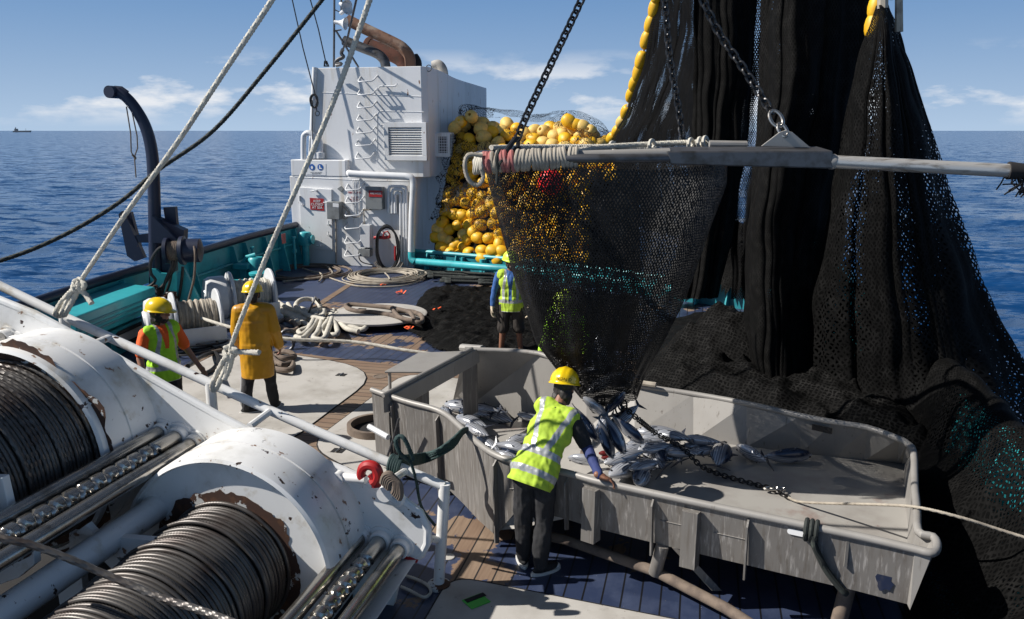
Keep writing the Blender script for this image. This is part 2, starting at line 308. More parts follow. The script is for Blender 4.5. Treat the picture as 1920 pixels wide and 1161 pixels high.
class MB:
    def __init__(s): s.v = []; s.f = []; s.mi = []; s.cur = 0
    def add(s, vs, fs):
        n = len(s.v); s.v.extend([tuple(p) for p in vs]); s.f.extend([tuple(i+n for i in f) for f in fs]); s.mi.extend([s.cur]*len(fs)); return s
    def hexa(s, p):   # 8 corners: bottom 4 ccw, top 4
        return s.add(p, [(3, 2, 1, 0), (4, 5, 6, 7), (0, 1, 5, 4), (1, 2, 6, 5), (2, 3, 7, 6), (3, 0, 4, 7)])
    def box(s, c, sx, sy, sz, ax=None, ay=None, az=None):
        c = V(c); ax = V(ax or VX); az = V(az or (0, 0, 1)); ay = V(ay) if ay else az.cross(ax)
        return s.hexa([c+ax*(sx/2*i)+ay*(sy/2*j)+az*(sz/2*k) for k in (-1, 1) for i, j in ((-1, -1), (1, -1), (1, 1), (-1, 1))])
    def sbox(s, u0, u1, v0, v1, z0, z1):
        return s.hexa([S(u, v, z) for z in (z0, z1) for u, v in ((u0, v0), (u0, v1), (u1, v1), (u1, v0))])
    def prism(s, pts, d):   # planar outline extruded by vector d
        n = len(pts); pts = [V(p) for p in pts]; d = V(d)
        return s.add(pts+[p+d for p in pts], [tuple(range(n)), tuple(range(2*n-1, n-1, -1))]+[(i, i+n, (i+1) % n+n, (i+1) % n) for i in range(n)])
    def tube(s, pts, r, n=10, caps=True, closed=False, lobes=None, pitch=.2, depth=.22, rs=None):
        pts = [V(p) for p in pts]; m = len(pts); vs = []; fs = []
        T = []
        for i in range(m):
            a = pts[(i+1) % m] if (closed or i < m-1) else pts[i]; b = pts[i-1] if (closed or i > 0) else pts[i]
            t = (a-b); T.append(t.normalized() if t.length > 1e-9 else V((0, 0, 1)))
        nrm = T[0].orthogonal().normalized(); ln = 0
        for i in range(m):
            if i: ln += (pts[i]-pts[i-1]).length; nrm = (nrm-T[i]*nrm.dot(T[i])); nrm = nrm.normalized() if nrm.length > 1e-6 else T[i].orthogonal().normalized()
            bi = T[i].cross(nrm); rr = rs[i] if rs is not None else r
            for k in range(n):
                a = 2*pi*k/n
                q = rr*(1-depth+depth*abs(cos(lobes/2*(a-2*pi*ln/pitch)))) if lobes else rr
                vs.append(pts[i]+nrm*(cos(a)*q)+bi*(sin(a)*q))
        for i in range(m-1+(1 if closed else 0)):
            for k in range(n):
                a = i*n+k; b = i*n+(k+1) % n; c = ((i+1) % m)*n+(k+1) % n; d = ((i+1) % m)*n+k
                fs.append((a, b, c, d))
        if caps and not closed: fs.append(tuple(range(n-1, -1, -1))); fs.append(tuple(range((m-1)*n, m*n)))
        return s.add(vs, fs)
    def lathe(s, c, ax, prof, n=32, caps=False, a0=0, a1=2*pi):
        """prof: list of (distance along ax, radius)"""
        c = V(c); ax = V(ax).normalized(); e1 = ax.orthogonal().normalized()
        if abs(ax.z) < .9: e1 = (V((0, 0, 1))-ax*ax.z).normalized()
        e2 = ax.cross(e1); vs = []; fs = []; m = len(prof); full = abs(a1-a0-2*pi) < 1e-6; nn = n if full else n+1
        for t, r in prof:
            for k in range(nn):
                a = a0+(a1-a0)*k/n; vs.append(c+ax*t+e1*(cos(a)*r)+e2*(sin(a)*r))
        for i in range(m-1):
            for k in range(n):
                k2 = (k+1) % nn; fs.append((i*nn+k, i*nn+k2, (i+1)*nn+k2, (i+1)*nn+k))
        if caps: fs.append(tuple(range(nn-1, -1, -1))); fs.append(tuple(range((m-1)*nn, m*nn)))
        return s.add(vs, fs)
    def cyl(s, a, b, r, n=16, r2=None): 
        a = V(a); b = V(b); d = b-a; return s.lathe(a, d, [(0, 0), (0, r), (d.length, r2 if r2 is not None else r), (d.length, 0)], n)
    def ell(s, c, rx, ry, rz, n=16, ax=None, ay=None, az=None):
        c = V(c); ax = V(ax or (1, 0, 0)); ay = V(ay or (0, 1, 0)); az = V(az or (0, 0, 1)); vs = [c+az*rz]; fs = []
        m = n//2
        for i in range(1, m):
            t = pi*i/m
            for k in range(n): p = 2*pi*k/n; vs.append(c+ax*(rx*sin(t)*cos(p))+ay*(ry*sin(t)*sin(p))+az*(rz*cos(t)))
        vs.append(c-az*rz)
        for k in range(n): fs.append((0, 1+k, 1+(k+1) % n))
        for i in range(m-2):
            for k in range(n): fs.append((1+i*n+k, 1+(i+1)*n+k, 1+(i+1)*n+(k+1) % n, 1+i*n+(k+1) % n))
        e = 1+(m-1)*n
        for k in range(n): fs.append((e, e-n+(k+1) % n, e-n+k))
        return s.add(vs, fs)
    def cap(s, a, b, ra, rb, n=12):   # tapered capsule
        a = V(a); b = V(b); d = b-a; L_ = max(d.length, 1e-4); prof = []
        for i in range(5): t = pi/2*(1-i/4.); prof.append((-ra*sin(t), max(ra*cos(t), 1e-4)))
        for i in range(5): t = pi/2*i/4.; prof.append((L_+rb*sin(t), max(rb*cos(t), 1e-4)))
        return s.lathe(a, d if d.length > 1e-4 else V((0, 0, 1)), prof, n, caps=True)
    def mesh(s, name):
        me = bpy.data.meshes.new(name); me.from_pydata(s.v, [], s.f); 
        if any(s.mi): me.polygons.foreach_set('material_index', s.mi)
        return me
    def build(s, name, m, parent=None, smooth=35, loc=None, bev=0):
        me = s.mesh(name)
        bm = bmesh.new(); bm.from_mesh(me); bmesh.ops.recalc_face_normals(bm, faces=bm.faces); bm.to_mesh(me); bm.free()
        o = link_mesh(me, name, m, parent, smooth, loc)
        if bev:
            b = o.modifiers.new('bevel', 'BEVEL'); b.width = bev; b.segments = 2; b.limit_method = 'ANGLE'; b.angle_limit = R(50)
        return o
def cat(pts, n=8, closed=False):   # smooth curve through points
    P = [V(p) for p in pts]; m = len(P); out = []
    if m < 3: return [P[0].lerp(P[1], i/n) for i in range(n+1)]
    for i in range(m if closed else m-1):
        p1, p2 = P[i], P[(i+1) % m]
        p0 = P[i-1] if (closed or i) else p1*2-p2; p3 = P[(i+2) % m] if (closed or i < m-2) else p2*2-p1
        for k in range(n):
            t = k/n; out.append(.5*((2*p1)+(p2-p0)*t+(2*p0-5*p1+4*p2-p3)*t*t+(3*p1-p0-3*p2+p3)*t**3))
    if not closed: out.append(P[-1])
    return out
def resamp(pts, step):
    P = [V(p) for p in pts]; L_ = [0]
    for a, b in zip(P, P[1:]): L_.append(L_[-1]+(b-a).length)
    n = max(2, int(L_[-1]/step)+1); out = []; j = 0
    for i in range(n):
        s = L_[-1]*i/(n-1)
        while j < len(P)-2 and L_[j+1] < s: j += 1
        t = (s-L_[j])/max(L_[j+1]-L_[j], 1e-9); out.append(P[j].lerp(P[j+1], min(max(t, 0), 1)))
    return out
def rope(mb, pts, r, pitch=None, strands=3, n=12, sm=8, depth=.36, step=None):
    pitch = (pitch or r*7)*.62
    p = resamp(cat(pts, sm) if sm else pts, step or pitch/7)
    return mb.tube(p, r, n=n, lobes=strands, pitch=pitch, depth=depth)
def sag(a, b, s, n=6): a = V(a); b = V(b); return [a.lerp(b, i/n)-V((0, 0, s*4*(i/n)*(1-i/n))) for i in range(n+1)]
def chain(mb, pts, ln=.09, r=.012, w=None, sm=8):
    w = w or ln*.36; p = resamp(cat(pts, sm) if sm else pts, ln-2.4*r); up = V((0, 0, 1))
    e = None
    for i, (a, b) in enumerate(zip(p, p[1:])):
        t = (b-a).normalized(); 
        if e is None: e = t.orthogonal().normalized()
        e = (e-t*e.dot(t)).normalized(); s_ = e if i % 2 else t.cross(e)
        c = (a+b)/2; h = ln/2-w; q = []
        for k in range(7): an = -pi/2+pi*k/6; q.append(c+t*(h+cos(an)*w)+s_*(sin(an)*w))
        for k in range(7): an = pi/2+pi*k/6; q.append(c+t*(-h+cos(an)*w)+s_*(sin(an)*w))
        mb.tube(q, r, n=6, closed=True)
    return mb
TS = bpy.data.scenes.new('workbench')
def shaped(me, vox, smooth=4, noise_amp=0, noise_sc=8, seed=0):
    """fuse overlapping closed shapes into one continuous surface"""
    o = bpy.data.objects.new('tmp', me); TS.collection.objects.link(o)
    r = o.modifiers.new('r', 'REMESH'); r.mode = 'VOXEL'; r.voxel_size = vox
    s = o.modifiers.new('s', 'SMOOTH'); s.iterations = smooth; s.factor = .5
    vl = TS.view_layers[0]; vl.update(); dg = vl.depsgraph; out = bpy.data.meshes.new_from_object(o.evaluated_get(dg))
    bpy.data.objects.remove(o)
    if noise_amp:
        n = len(out.vertices); a = np.empty(n*3); out.vertices.foreach_get('co', a); a = a.reshape(-1, 3); nn = np.empty(n*3); out.vertex_normals.foreach_get('vector', nn); nn = nn.reshape(-1, 3)
        q = a*np.array([noise_sc, noise_sc, noise_sc*.55]); h = np.array([noise.fractal((x+seed, y, z), .8, 2.1, 3) for x, y, z in q.tolist()])
        out.vertices.foreach_set('co', (a+nn*(noise_amp*h)[:, None]).ravel()); out.update()
    return out
def textmesh(s, size, org, ax, up, off=.004, thick=.002, align='CENTER'):
    c = bpy.data.curves.new('t', 'FONT'); c.body = s; c.size = size; c.align_x = align; c.align_y = 'CENTER'; c.extrude = thick; c.space_line = .9
    o = bpy.data.objects.new('t', c); TS.collection.objects.link(o); vl = TS.view_layers[0]; vl.update(); dg = vl.depsgraph
    me = bpy.data.meshes.new_from_object(o.evaluated_get(dg)); bpy.data.objects.remove(o)
    ax = V(ax).normalized(); up = V(up).normalized(); nn = ax.cross(up); org = V(org)
    for v in me.vertices: v.co = org+ax*v.co.x+up*v.co.y+nn*(v.co.z+off)
    me.materials.clear(); return me
def grid_mesh(name, P, Q=None):
    """P: array [rows, cols, 3]; uv in metres along both directions (or Q)"""
    P = np.asarray(P, float); r, c = P.shape[:2]; idx = np.arange(r*c).reshape(r, c)
    f = np.stack([idx[:-1, :-1], idx[:-1, 1:], idx[1:, 1:], idx[1:, :-1]], -1).reshape(-1, 4)
    me = bpy.data.meshes.new(name); me.from_pydata(P.reshape(-1, 3), [], f.tolist())
    if Q is None:
        du = np.linalg.norm(np.diff(P, axis=1), axis=2); uu = np.concatenate([np.zeros((r, 1)), np.cumsum(du, 1)], 1)
        uu = uu/np.maximum(uu[:, -1:], 1e-6)*np.median(uu[:, -1])
        dv = np.linalg.norm(np.diff(P, axis=0), axis=2); vv = np.concatenate([np.zeros((1, c)), np.cumsum(dv, 0)], 0)
        Q = np.stack([uu, vv], -1)
    l = me.uv_layers.new(name='UVMap'); l.data.foreach_set('uv', Q.reshape(-1, 2)[f.ravel()].ravel())
    return me
def dup(o, loc=None, rot=None, sc=None, label=None):
    c = o.copy(); COL.objects.link(c)
    if loc is not None: c.location = loc
    if rot is not None: c.rotation_euler = rot
    if sc is not None: c.scale = sc if not isinstance(sc, (int, float)) else (sc,)*3
    if label: c['label'] = label
    for ch in list(o.children):
        d = ch.copy(); COL.objects.link(d); d.parent = c
        for g in list(ch.children): e = g.copy(); COL.objects.link(e); e.parent = d
    return c
# ---------------------------------------------------------------- sea
def make_sea():
    nr, na = 330, 300; rr = 4*(60000/4)**(np.linspace(0, 1, nr)**1.0); aa = np.linspace(-pi*.62, pi*.62, na)
    RR, AA = np.meshgrid(rr, aa, indexing='ij'); X = RR*np.sin(AA); Y = RR*np.cos(AA)-3; Z = np.zeros_like(X)
    r2 = np.random.default_rng(3)
    for k in range(34):
        lam = 1.6*1.16**k; 
        if lam > 26: break
        th = .5+r2.normal()*.55; kx, ky = 2*pi/lam*cos(th), 2*pi/lam*sin(th); amp = .012*lam**.45
        fade = np.clip(1-RR/(lam*90), 0, 1)
        Z += amp*fade*np.sin(kx*X+ky*Y+r2.uniform(0, 6.3)+.6*np.sin(kx*.31*Y+k))
    P = np.stack([X, Y, Z-2.7], -1)
    o = link_mesh(grid_mesh('sea', P), 'sea', 'sea', loc=(0, 0, -2.7)); tag(o, kind='structure')
make_sea()
# ---------------------------------------------------------------- port rail line and deck
PORT = [S(-3, -10.0, 1.12), S(4, -10.0, 1.12), G(-160, 612, 1.12), G(50, 572, 1.12), G(180, 529, 1.12), G(382, 469, 1.12), G(470, 443, 1.12), G(557, 421, 1.12)]
PF = [V((p.x, p.y, 0)) for p in PORT]
last = PORT[-1]; uh = su(last)
stern = S(34, sv(last)+.3)
SB = 2.75
deckout = PF+[stern, S(36, -4), S(34, 1.6), S(20, SB), S(-3, SB)]
mb = MB(); mb.add(deckout, [tuple(range(len(deckout)-1, -1, -1))]); d = mb.build('deck', 'deck', smooth=False, loc=(0, 0, 0)); tag(d, kind='structure')
# hull skin below the deck
mb = MB()
for a, b in zip(deckout, deckout[1:]+deckout[:1]):
    mb.add([a-V((0, 0, .02)), b-V((0, 0, .02)), b-V((0, 0, 4)), a-V((0, 0, 4))], [(0, 1, 2, 3)])
hl = mb.build('hull', 'navy', smooth=False, loc=(0, 0, -4)); tag(hl, 'dark blue hull side of the fishing vessel down to the water', 'ship hull')
# athwart planks by the deckhouse
mb = MB(); mb.add([G(505, 505, .004), G(555, 497, .004), G(703, 499, .004), G(585, 575, .004), G(470, 590, .004), G(440, 560, .004)], [(0, 1, 2, 3, 4, 5)][::-1])
tag(mb.build('deck_athwart_planks', 'deck2', smooth=False), kind='structure')
mb = MB(); mb.add([G(703, 499, .008), G(712, 500, .008), G(594, 578, .008), G(584, 575, .008)], [(0, 1, 2, 3)])
tag(mb.build('deck_joint_strip', 'wood', smooth=False), kind='structure')
# flush hatches, wood margins round them
def rounded(pts, r, n=6):
    out = []; m = len(pts); P = [V(p) for p in pts]
    for i in range(m):
        rr = r[i] if isinstance(r, (list, tuple)) else r
        a, b, c = P[i-1], P[i], P[(i+1) % m]; p = b+(a-b).normalized()*rr; q = b+(c-b).normalized()*rr
        for k in range(n+1):
            t = k/n; out.append(p*(1-t)**2+b*2*t*(1-t)+q*t*t)
    return out
def sheet(name, pts, m, z=0., th=.004):
    mb = MB(); P = [V((p.x, p.y, z)) for p in pts]; mb.prism(P, (0, 0, th)); return mb.build(name, m, smooth=False)
def hatch(name, corners, r, label, z=.006, holes=(), ring=None):
    pts = rounded(corners, r); c = sum(pts, V())/len(pts); t = thing(name, label, 'deck hatch', (c.x, c.y, z), 'flush grey hatch covers in the deck')
    mb = MB(); mb.prism([V((p.x, p.y, z)) for p in pts], (0, 0, .012)); mb.build('hatch_plate', 'hatch', t, smooth=False)
    mb = MB(); mb.tube([V((p.x, p.y, z+.004)) for p in pts], .011, n=6, closed=True); mb.build('hatch_gasket', 'blk', t)
    for q in holes:
        h = G(*q, z+.013); mb = MB(); mb.box((h.x, h.y, z+.014), .15, .13, .003); mb.build('lifting_pocket', 'blk', t, smooth=False)
        mb = MB(); mb.tube([V((h.x, h.y, z+.018))+UX*a for a in (-.07, 0, .07)], .012, n=8); mb.build('lifting_bar', 'steel', t)
    return t
margin = [G(300, 706), G(424, 651), G(565, 664), G(690, 679), G(760, 688), G(1000, 690), G(1000, 800), G(700, 905), G(480, 860), G(300, 800)]
tag(sheet('deck_wood_margin', margin, 'wood', .004, .003), kind='structure')
hatch('deck_hatch', [G(300, 720), G(425, 655), G(560, 668), G(722, 695), G(545, 828), G(440, 850), G(320, 800)], [.2, .3, .2, 1.1, .3, .2, .2], 'large pale grey flush hatch under the person in the mustard coat', holes=((640, 703),))
hatch('deck_hatch', [G(575, 838), G(760, 700), G(1060, 735), G(1000, 830), G(700, 905)], [.5, .5, .2, .2, .2], 'pale grey flush hatch with a square pocket between the white handrail and the bin', holes=((634, 845),))
hatch('deck_hatch', [G(845, 1082), G(1345, 1180), G(1500, 1330), G(700, 1330)], [.25, .3, .2, .2], 'grey flush hatch with a green square pocket at the foot of the rail post')
for q in ((712, 706, .11), (640, 772, .10)):
    p = G(q[0], q[1], .008); mb = MB(); mb.lathe((p.x, p.y, .008), (0, 0, 1), [(0, .0), (0, q[2]), (.004, q[2]), (.006, q[2]*.8), (.001, q[2]*.78), (.001, 0)], 20)
    tag(mb.build('deck_socket', 'ropeb'), 'small round steel socket set in the bare wood '+('near the tray shelf' if q[0] > 700 else 'in the shadow near the coat man'), 'deck socket', 'round sockets in the wood margin')
p = G(1040-198, 1043); p = G(842, 1044, .004); mb = MB(); mb.lathe((p.x, p.y, .004), (0, 0, 1), [(0, .0), (0, .055), (.005, .05), (.005, 0)], 20)
tag(mb.build('deck_plug', 'hatch'), 'small round pale plug in the brown planks beside the rail post', 'deck plug')
q = G(893, 1127, .022); t = thing('green_pocket', 'bright green square recess in the grey hatch by the rail post', 'hatch pocket', (q.x, q.y, .020))
mb = MB(); mb.box((q.x, q.y, .0215), .18, .15, .003, ax=(UX+VX*.9).normalized()); mb.build('recess', 'green', t, smooth=False)
mb = MB(); mb.box((q.x-.01, q.y+.045, .0245), .18, .05, .003, ax=(UX+VX*.9).normalized()); mb.build('painted_shadow', 'blk', t, smooth=False)  # flat black strip painted in as the shade along the pocket's far edge
# manhole coaming beside the bin
c = G(705, 805, .02); t = thing('manhole_coaming', 'rusty round steel coaming half under the left end of the metal bin', 'manhole', (c.x, c.y, 0))
mb = MB(); mb.lathe((c.x, c.y, .018), (0, 0, 1), [(0, .36), (.09, .36), (.09, .31), (0, .31)], 40); mb.build('coaming_ring', 'ropeb', t)
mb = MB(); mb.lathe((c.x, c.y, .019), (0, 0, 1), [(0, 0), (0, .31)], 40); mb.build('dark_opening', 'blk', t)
# raised disc hatch
c = G(712, 588, .17); t = thing('round_hatch', 'raised round grey hatch lid with a brown rope strop lying on it', 'round hatch', (c.x, c.y, 0))
mb = MB(); mb.lathe((c.x, c.y, 0), (0, 0, 1), [(.13, 0), (.13, .90), (.135, .93), (.17, .935), (.178, .92), (.18, .9), (.18, 0)], 64); mb.build('lid', 'hatch', t, 40)
mb = MB(); mb.lathe((c.x, c.y, 0), (0, 0, 1), [(0, .72), (.128, .72)], 40); mb.build('coaming', 'blk', t)
mb = MB(); mb.box((c.x-.42, c.y+.35, .186), .16, .10, .008); mb.build('lifting_pocket', 'blk', t)
mb = MB(); z = .215
loop = cat([G(655, 571, z), G(650, 577, z), G(668, 583, z), G(705, 586, z), G(738, 592, z), G(770, 602, z+.03), G(790, 604, z+.02), G(790, 592, z+.02), G(770, 584, z+.03), G(745, 583, z+.04), G(735, 577, z+.02), G(700, 574, z)], 8, True)
mb.tube(loop, .045, n=10, closed=True)
loop = cat([G(735, 578, z+.05), G(742, 588, z+.06), G(752, 596, z+.05), G(775, 600, z+.07), G(768, 586, z+.08), G(748, 580, z+.08)], 8, True); mb.tube(loop, .04, n=10, closed=True)
tag(mb.build('rope_strop', 'ropeb'), 'brown fat rope strop knotted and lying on the round grey hatch lid', 'rope')
# ---------------------------------------------------------------- port bulwark
t = thing('port_bulwark', 'turquoise bulwark with navy rail cap along the far side of the deck', 'bulwark', tuple(PF[4]))
def seg(i, a, b=None): return PORT[i].lerp(PORT[i+1], a)
def port_at(px):     # point on the rail line seen at image column px
    best = None
    for i in range(len(PORT)-1):
        for k in range(41):
            p = PORT[i].lerp(PORT[i+1], k/40.); q = p-V((0, 0, H)); zc = q.y*cos(TH)-q.z*sin(TH)
            if zc < .2: continue
            e = abs(960+F*q.x/zc-px)
            if best is None or e < best[0]: best = (e, p.copy(), (PORT[i+1]-PORT[i]).normalized())
    return best[1], best[2]
# plating with freeing-port openings
def wallrun(a, b, z0, z1, th=.02):
    d = (b-a); n = V((0, 0, 1)).cross(d.normalized())*th
    a0, b0 = V((a.x, a.y, 0)), V((b.x, b.y, 0)); return [a0+V((0, 0, z0)), b0+V((0, 0, z0)), b0+n+V((0, 0, z0)), a0+n+V((0, 0, z0)), a0+V((0, 0, z1)), b0+V((0, 0, z1)), b0+n+V((0, 0, z1)), a0+n+V((0, 0, z1))]
mb = MB(); pA, _ = port_at(222); pB, _ = port_at(298)
runs = [(PORT[i], PORT[i+1]) for i in range(len(PORT)-1)]
pre = [p for p in PORT if p.y < pA.y]+[pA]; post = [pB]+[p for p in PORT if p.y > pB.y]
for a, b in list(zip(pre, pre[1:]))+list(zip(post, post[1:])): mb.hexa(wallrun(a, b, 0, 1.08))
mb.hexa(wallrun(pA, pB, 0, .10)); mb.hexa(wallrun(pA, pB, .42, .52)); mb.hexa(wallrun(pA, pB, .80, 1.08))
mb.build('plating', 'turq', t, smooth=False)
mb = MB(); mb.tube(PORT, .085, n=12); mb.build('rail_cap', 'navy', t)
nrm = lambda d: V((d.y, -d.x, 0))      # inboard
for px in (222, 300, 352, 430, 455, 492, 520, 548):
    p, d = port_at(px); n = nrm(d); mb = MB(); p0 = V((p.x, p.y, 0)); k = .045
    mb.prism([p0+d*-.02, p0+n*.30-d*.02, p0+n*.10+V((0, 0, 1.02))-d*.02, p0+V((0, 0, 1.02))-d*.02], d*k); mb.build('stay', 'turq', t, smooth=False)
mb = MB()
for a, b in zip(post, post[1:]):
    mb.tube([V((a.x, a.y, .62))+nrm((b-a).normalized())*.06, V((b.x, b.y, .62))+nrm((b-a).normalized())*.06], .03, n=6)
mb.build('stringer', 'turq', t)
# vent heads, small pipes
def gooseneck(px, h, r, lab, off=.35):
    p, d = port_at(px); n = nrm(d); p0 = V((p.x, p.y, 0))+n*off; o = thing('vent_pipe', lab, 'vent pipe', tuple(p0), 'turquoise vents along the bulwark')
    mb = MB(); mb.cyl(p0, p0+V((0, 0, h)), r, 18); mb.build('pipe', 'turq', o)
    mb = MB(); mb.lathe(p0+V((0, 0, h)), (0, 0, 1), [(-.02, 0), (-.02, r*1.6), (.1, r*1.9), (.28, r*1.9), (.34, r*1.5), (.36, 0)], 20); mb.cyl(p0+V((0, 0, h+.14)), p0+V((0, 0, h+.14))+n*.24, r*1.3, 16); mb.build('vent_head', 'turq', o)
gooseneck(545, .62, .10, 'turquoise mushroom vent in the corner against the white deckhouse', .4)
for px, h, r, lab in ((528, .85, .035, 'thin turquoise valve pipe left of the corner vent'), (448, .9, .03, 'thin turquoise sounding pipe in the middle of the bulwark')):
    p, d = port_at(px); n = nrm(d); p0 = V((p.x, p.y, 0))+n*.32; mb = MB(); mb.cyl(p0, p0+V((0, 0, h)), r, 12); mb.cyl(p0+V((0, 0, h*.55)), p0+V((0, 0, h*.66)), r*1.9, 12); mb.cyl(p0+V((0, 0, h)), p0+V((0, 0, h+.05)), r*1.8, 12)
    tag(mb.build('sounding_pipe', 'turq'), lab, 'pipe', 'thin pipes by the bulwark')
mb = MB(); p0 = G(415, 540, 0)
p, d = port_at(420); n = nrm(d); b0 = V((p.x, p.y, 0))+n*.45
mb.box(b0+V((0, 0, .62)), .42, .34, .12, ax=d); mb.box(b0+V((0, 0, .28)), .2, .16, .56, ax=d); tag(mb.build('cleat_box', 'turq', bev=.01), 'small square turquoise fitting on a pedestal behind the two mooring winches', 'deck fitting')
for px, py, h, lab in ((448, 577, .55, 'short turquoise bollard nearest the mooring winch'), (490, 562, .60, 'turquoise bollard standing farther along towards the deckhouse')):
    p0 = G(px, py, 0); t2 = thing('bollard', lab, 'bollard', tuple(p0), 'pair of turquoise bollards')
    mb = MB(); mb.lathe(p0, (0, 0, 1), [(0, .19), (h, .19)], 28); mb.build('post', 'turq', t2)
    mb = MB(); mb.lathe(p0+V((0, 0, h)), (0, 0, 1), [(-.03, .19), (-.03, .225), (.02, .23), (.03, .21), (.03, 0)], 28); mb.build('cap', 'turq', t2)
p0 = G(484, 545, 0); mb = MB(); mb.lathe(p0, (0, 0, 1), [(0, .26), (.45, .26), (.62, .20), (.75, .19), (.80, .15), (.80, 0)], 28); mb.tube([p0+V((-.3, 0, 0)), p0+V((-.34, 0, .62)), p0+V((-.22, 0, .80)), p0+V((0, 0, .86))], .05, n=10)
tag(mb.build('ventilator', 'turq'), 'stout turquoise ventilator trunk behind the bollards', 'ventilator')
# red fire-hydrant plate on the bulwark
p, d = port_at(508); n = nrm(d); mb = MB(); mb.box(V((p.x, p.y, .93))+n*.36, .22, .01, .26, ax=d); tag(mb.build('hydrant_sign', 'redfade'), 'small faded red sign on the turquoise bulwark near the deckhouse', 'sign')
# big turquoise box and fairlead on the left
pA, dA = port_at(60); pB, dB = port_at(225); n = nrm(dB); t = thing('bulwark_locker', 'turquoise ribbed steel housing with white slotted front on the far left bulwark', 'steel housing', (pA.x, pA.y, 0))
a = V((pA.x, pA.y, 0))+n*.06; b = V((pB.x, pB.y, 0))+n*.06; w = .62
mb = MB(); mb.hexa([a+V((0, 0, .5)), b+V((0, 0, .5)), b+n*w+V((0, 0, .5)), a+n*w+V((0, 0, .5)), a+V((0, 0, .98)), b+V((0, 0, .98)), b+n*w+V((0, 0, .92)), a+n*w+V((0, 0, .92))]); mb.build('housing', 'turq', t, bev=.02, smooth=False)
mb = MB()
for z in (.60, .68, .76): mb.tube([a+n*(w+.005)+V((0, 0, z)), b+n*(w+.005)+V((0, 0, z))], .018, n=6)
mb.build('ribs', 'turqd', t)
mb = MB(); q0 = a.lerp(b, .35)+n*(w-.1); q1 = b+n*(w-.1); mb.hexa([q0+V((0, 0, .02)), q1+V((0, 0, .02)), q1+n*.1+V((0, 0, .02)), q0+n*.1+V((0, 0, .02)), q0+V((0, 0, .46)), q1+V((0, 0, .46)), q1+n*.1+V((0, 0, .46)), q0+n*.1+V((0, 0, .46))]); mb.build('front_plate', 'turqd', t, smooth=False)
dd = (q1-q0).normalized(); c = q0.lerp(q1, .5)+n*.105+V((0, 0, .27)); ln = (q1-q0).length/2-.25
st = [c+dd*(ln+.11*cos(x))+V((0, 0, .11*sin(x))) for x in np.linspace(-pi/2, pi/2, 9)]+[c+dd*(-ln+.11*cos(x))+V((0, 0, .11*sin(x))) for x in np.linspace(pi/2, 3*pi/2, 9)]
mb = MB(); mb.tube(st, .035, n=8, closed=True); mb.build('fairlead_rim', 'blk', t)
mb = MB(); mb.add([p+n*.004 for p in st], [tuple(range(len(st)))]); mb.build('fairlead_plate', 'hatch', t, smooth=False)
# starboard bulwark (seen in patches through the hanging net)
t = thing('starboard_bulwark', 'turquoise bulwark glimpsed through the hanging black net', 'bulwark', S(9, SB))
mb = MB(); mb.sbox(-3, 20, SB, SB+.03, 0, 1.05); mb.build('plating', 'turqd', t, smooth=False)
mb = MB(); mb.tube([S(-3, SB, 1.08), S(20, SB, 1.08)], .08, n=12); mb.build('rail_cap', 'turq', t)
for u in np.arange(4, 19, 1.1):
    mb = MB(); mb.prism([S(u, SB-.002, 0), S(u, SB-.32, 0), S(u, SB-.1, 1.0), S(u, SB-.002, 1.0)], UX*.05); mb.build('stay', 'turq', t, smooth=False)
# ---------------------------------------------------------------- deckhouse
UF = 20.5
def FP(px, py, u=UF): return U(px, py, u)
vL, vR = sv(FP(548, 420)), sv(FP(773, 420)); zT = FP(600, 331).z
t = thing('deckhouse', 'white painted steel deckhouse and funnel casing with ladder, louvre and doors', 'deckhouse', S(UF, (vL+vR)/2))
HOUSE = t
mb = MB(); mb.sbox(UF, 27.2, vL, vR, 0, zT); mb.build('lower_wall', 'house', t, smooth=False, bev=.02)
vbL, vbR = sv(FP(545, 300)), sv(FP(648, 300)); zb = FP(600, 300).z
mb = MB(); mb.sbox(UF-.01, 22.2, vbL, vbR, zT+.002, zb); mb.build('vent_box', 'house', t, smooth=False, bev=.02)
u1 = 20.78; ut = [U(592, 125, u1), U(798, 129, u1), U(800, 335, u1), U(583, 335, u1)]
vl1, vr1 = sv(U(592, 125, u1)), sv(U(799, 129, u1)); vl0 = sv(U(583, 330, u1)); z1 = U(690, 126, u1).z; z0 = zT-.0
mb = MB()
# upper casing, its top edge dipping on the right-hand side
N_ = 14; top = []
for k in range(N_+1):
    f = k/N_; uu = u1+.12+f*6.0; dz = -.10*(1/(1+math.exp(-(f-.3)*18)))-.16*f
    top.append(S(uu, vr1, z1+dz))
side = [S(u1+.12, vr1, z0), *top, S(u1+6.12, vr1, z0)]
mb.hexa([S(u1, vl0, z0), S(u1, vr1-.14, z0), S(u1+6.1, vr1-.14, z0), S(u1+6.1, vl0, z0), S(u1, vl1, z1), S(u1, vr1-.14, z1), S(u1+6.1, vr1-.14, z1-.28), S(u1+6.1, vl1, z1-.28)])
mb.prism(side, VX*-.30); mb.hexa([S(u1, vr1-.141, z0), S(u1+.121, vr1-.001, z0), S(u1+.3, vr1-.02, z0), S(u1+.3, vr1-.2, z0), S(u1, vr1-.141, z1), S(u1+.121, vr1-.001, z1-.01), S(u1+.3, vr1-.02, z1-.02), S(u1+.3, vr1-.2, z1)])
mb.build('upper_wall', 'house', t, smooth=False, bev=.012)
mb = MB(); mb.tube([S(u1-.01, vl0-.02, z0), S(u1-.01, vl1-.02, z1+.02)], .07, n=12); mb.build('corner_tube', 'house', t)
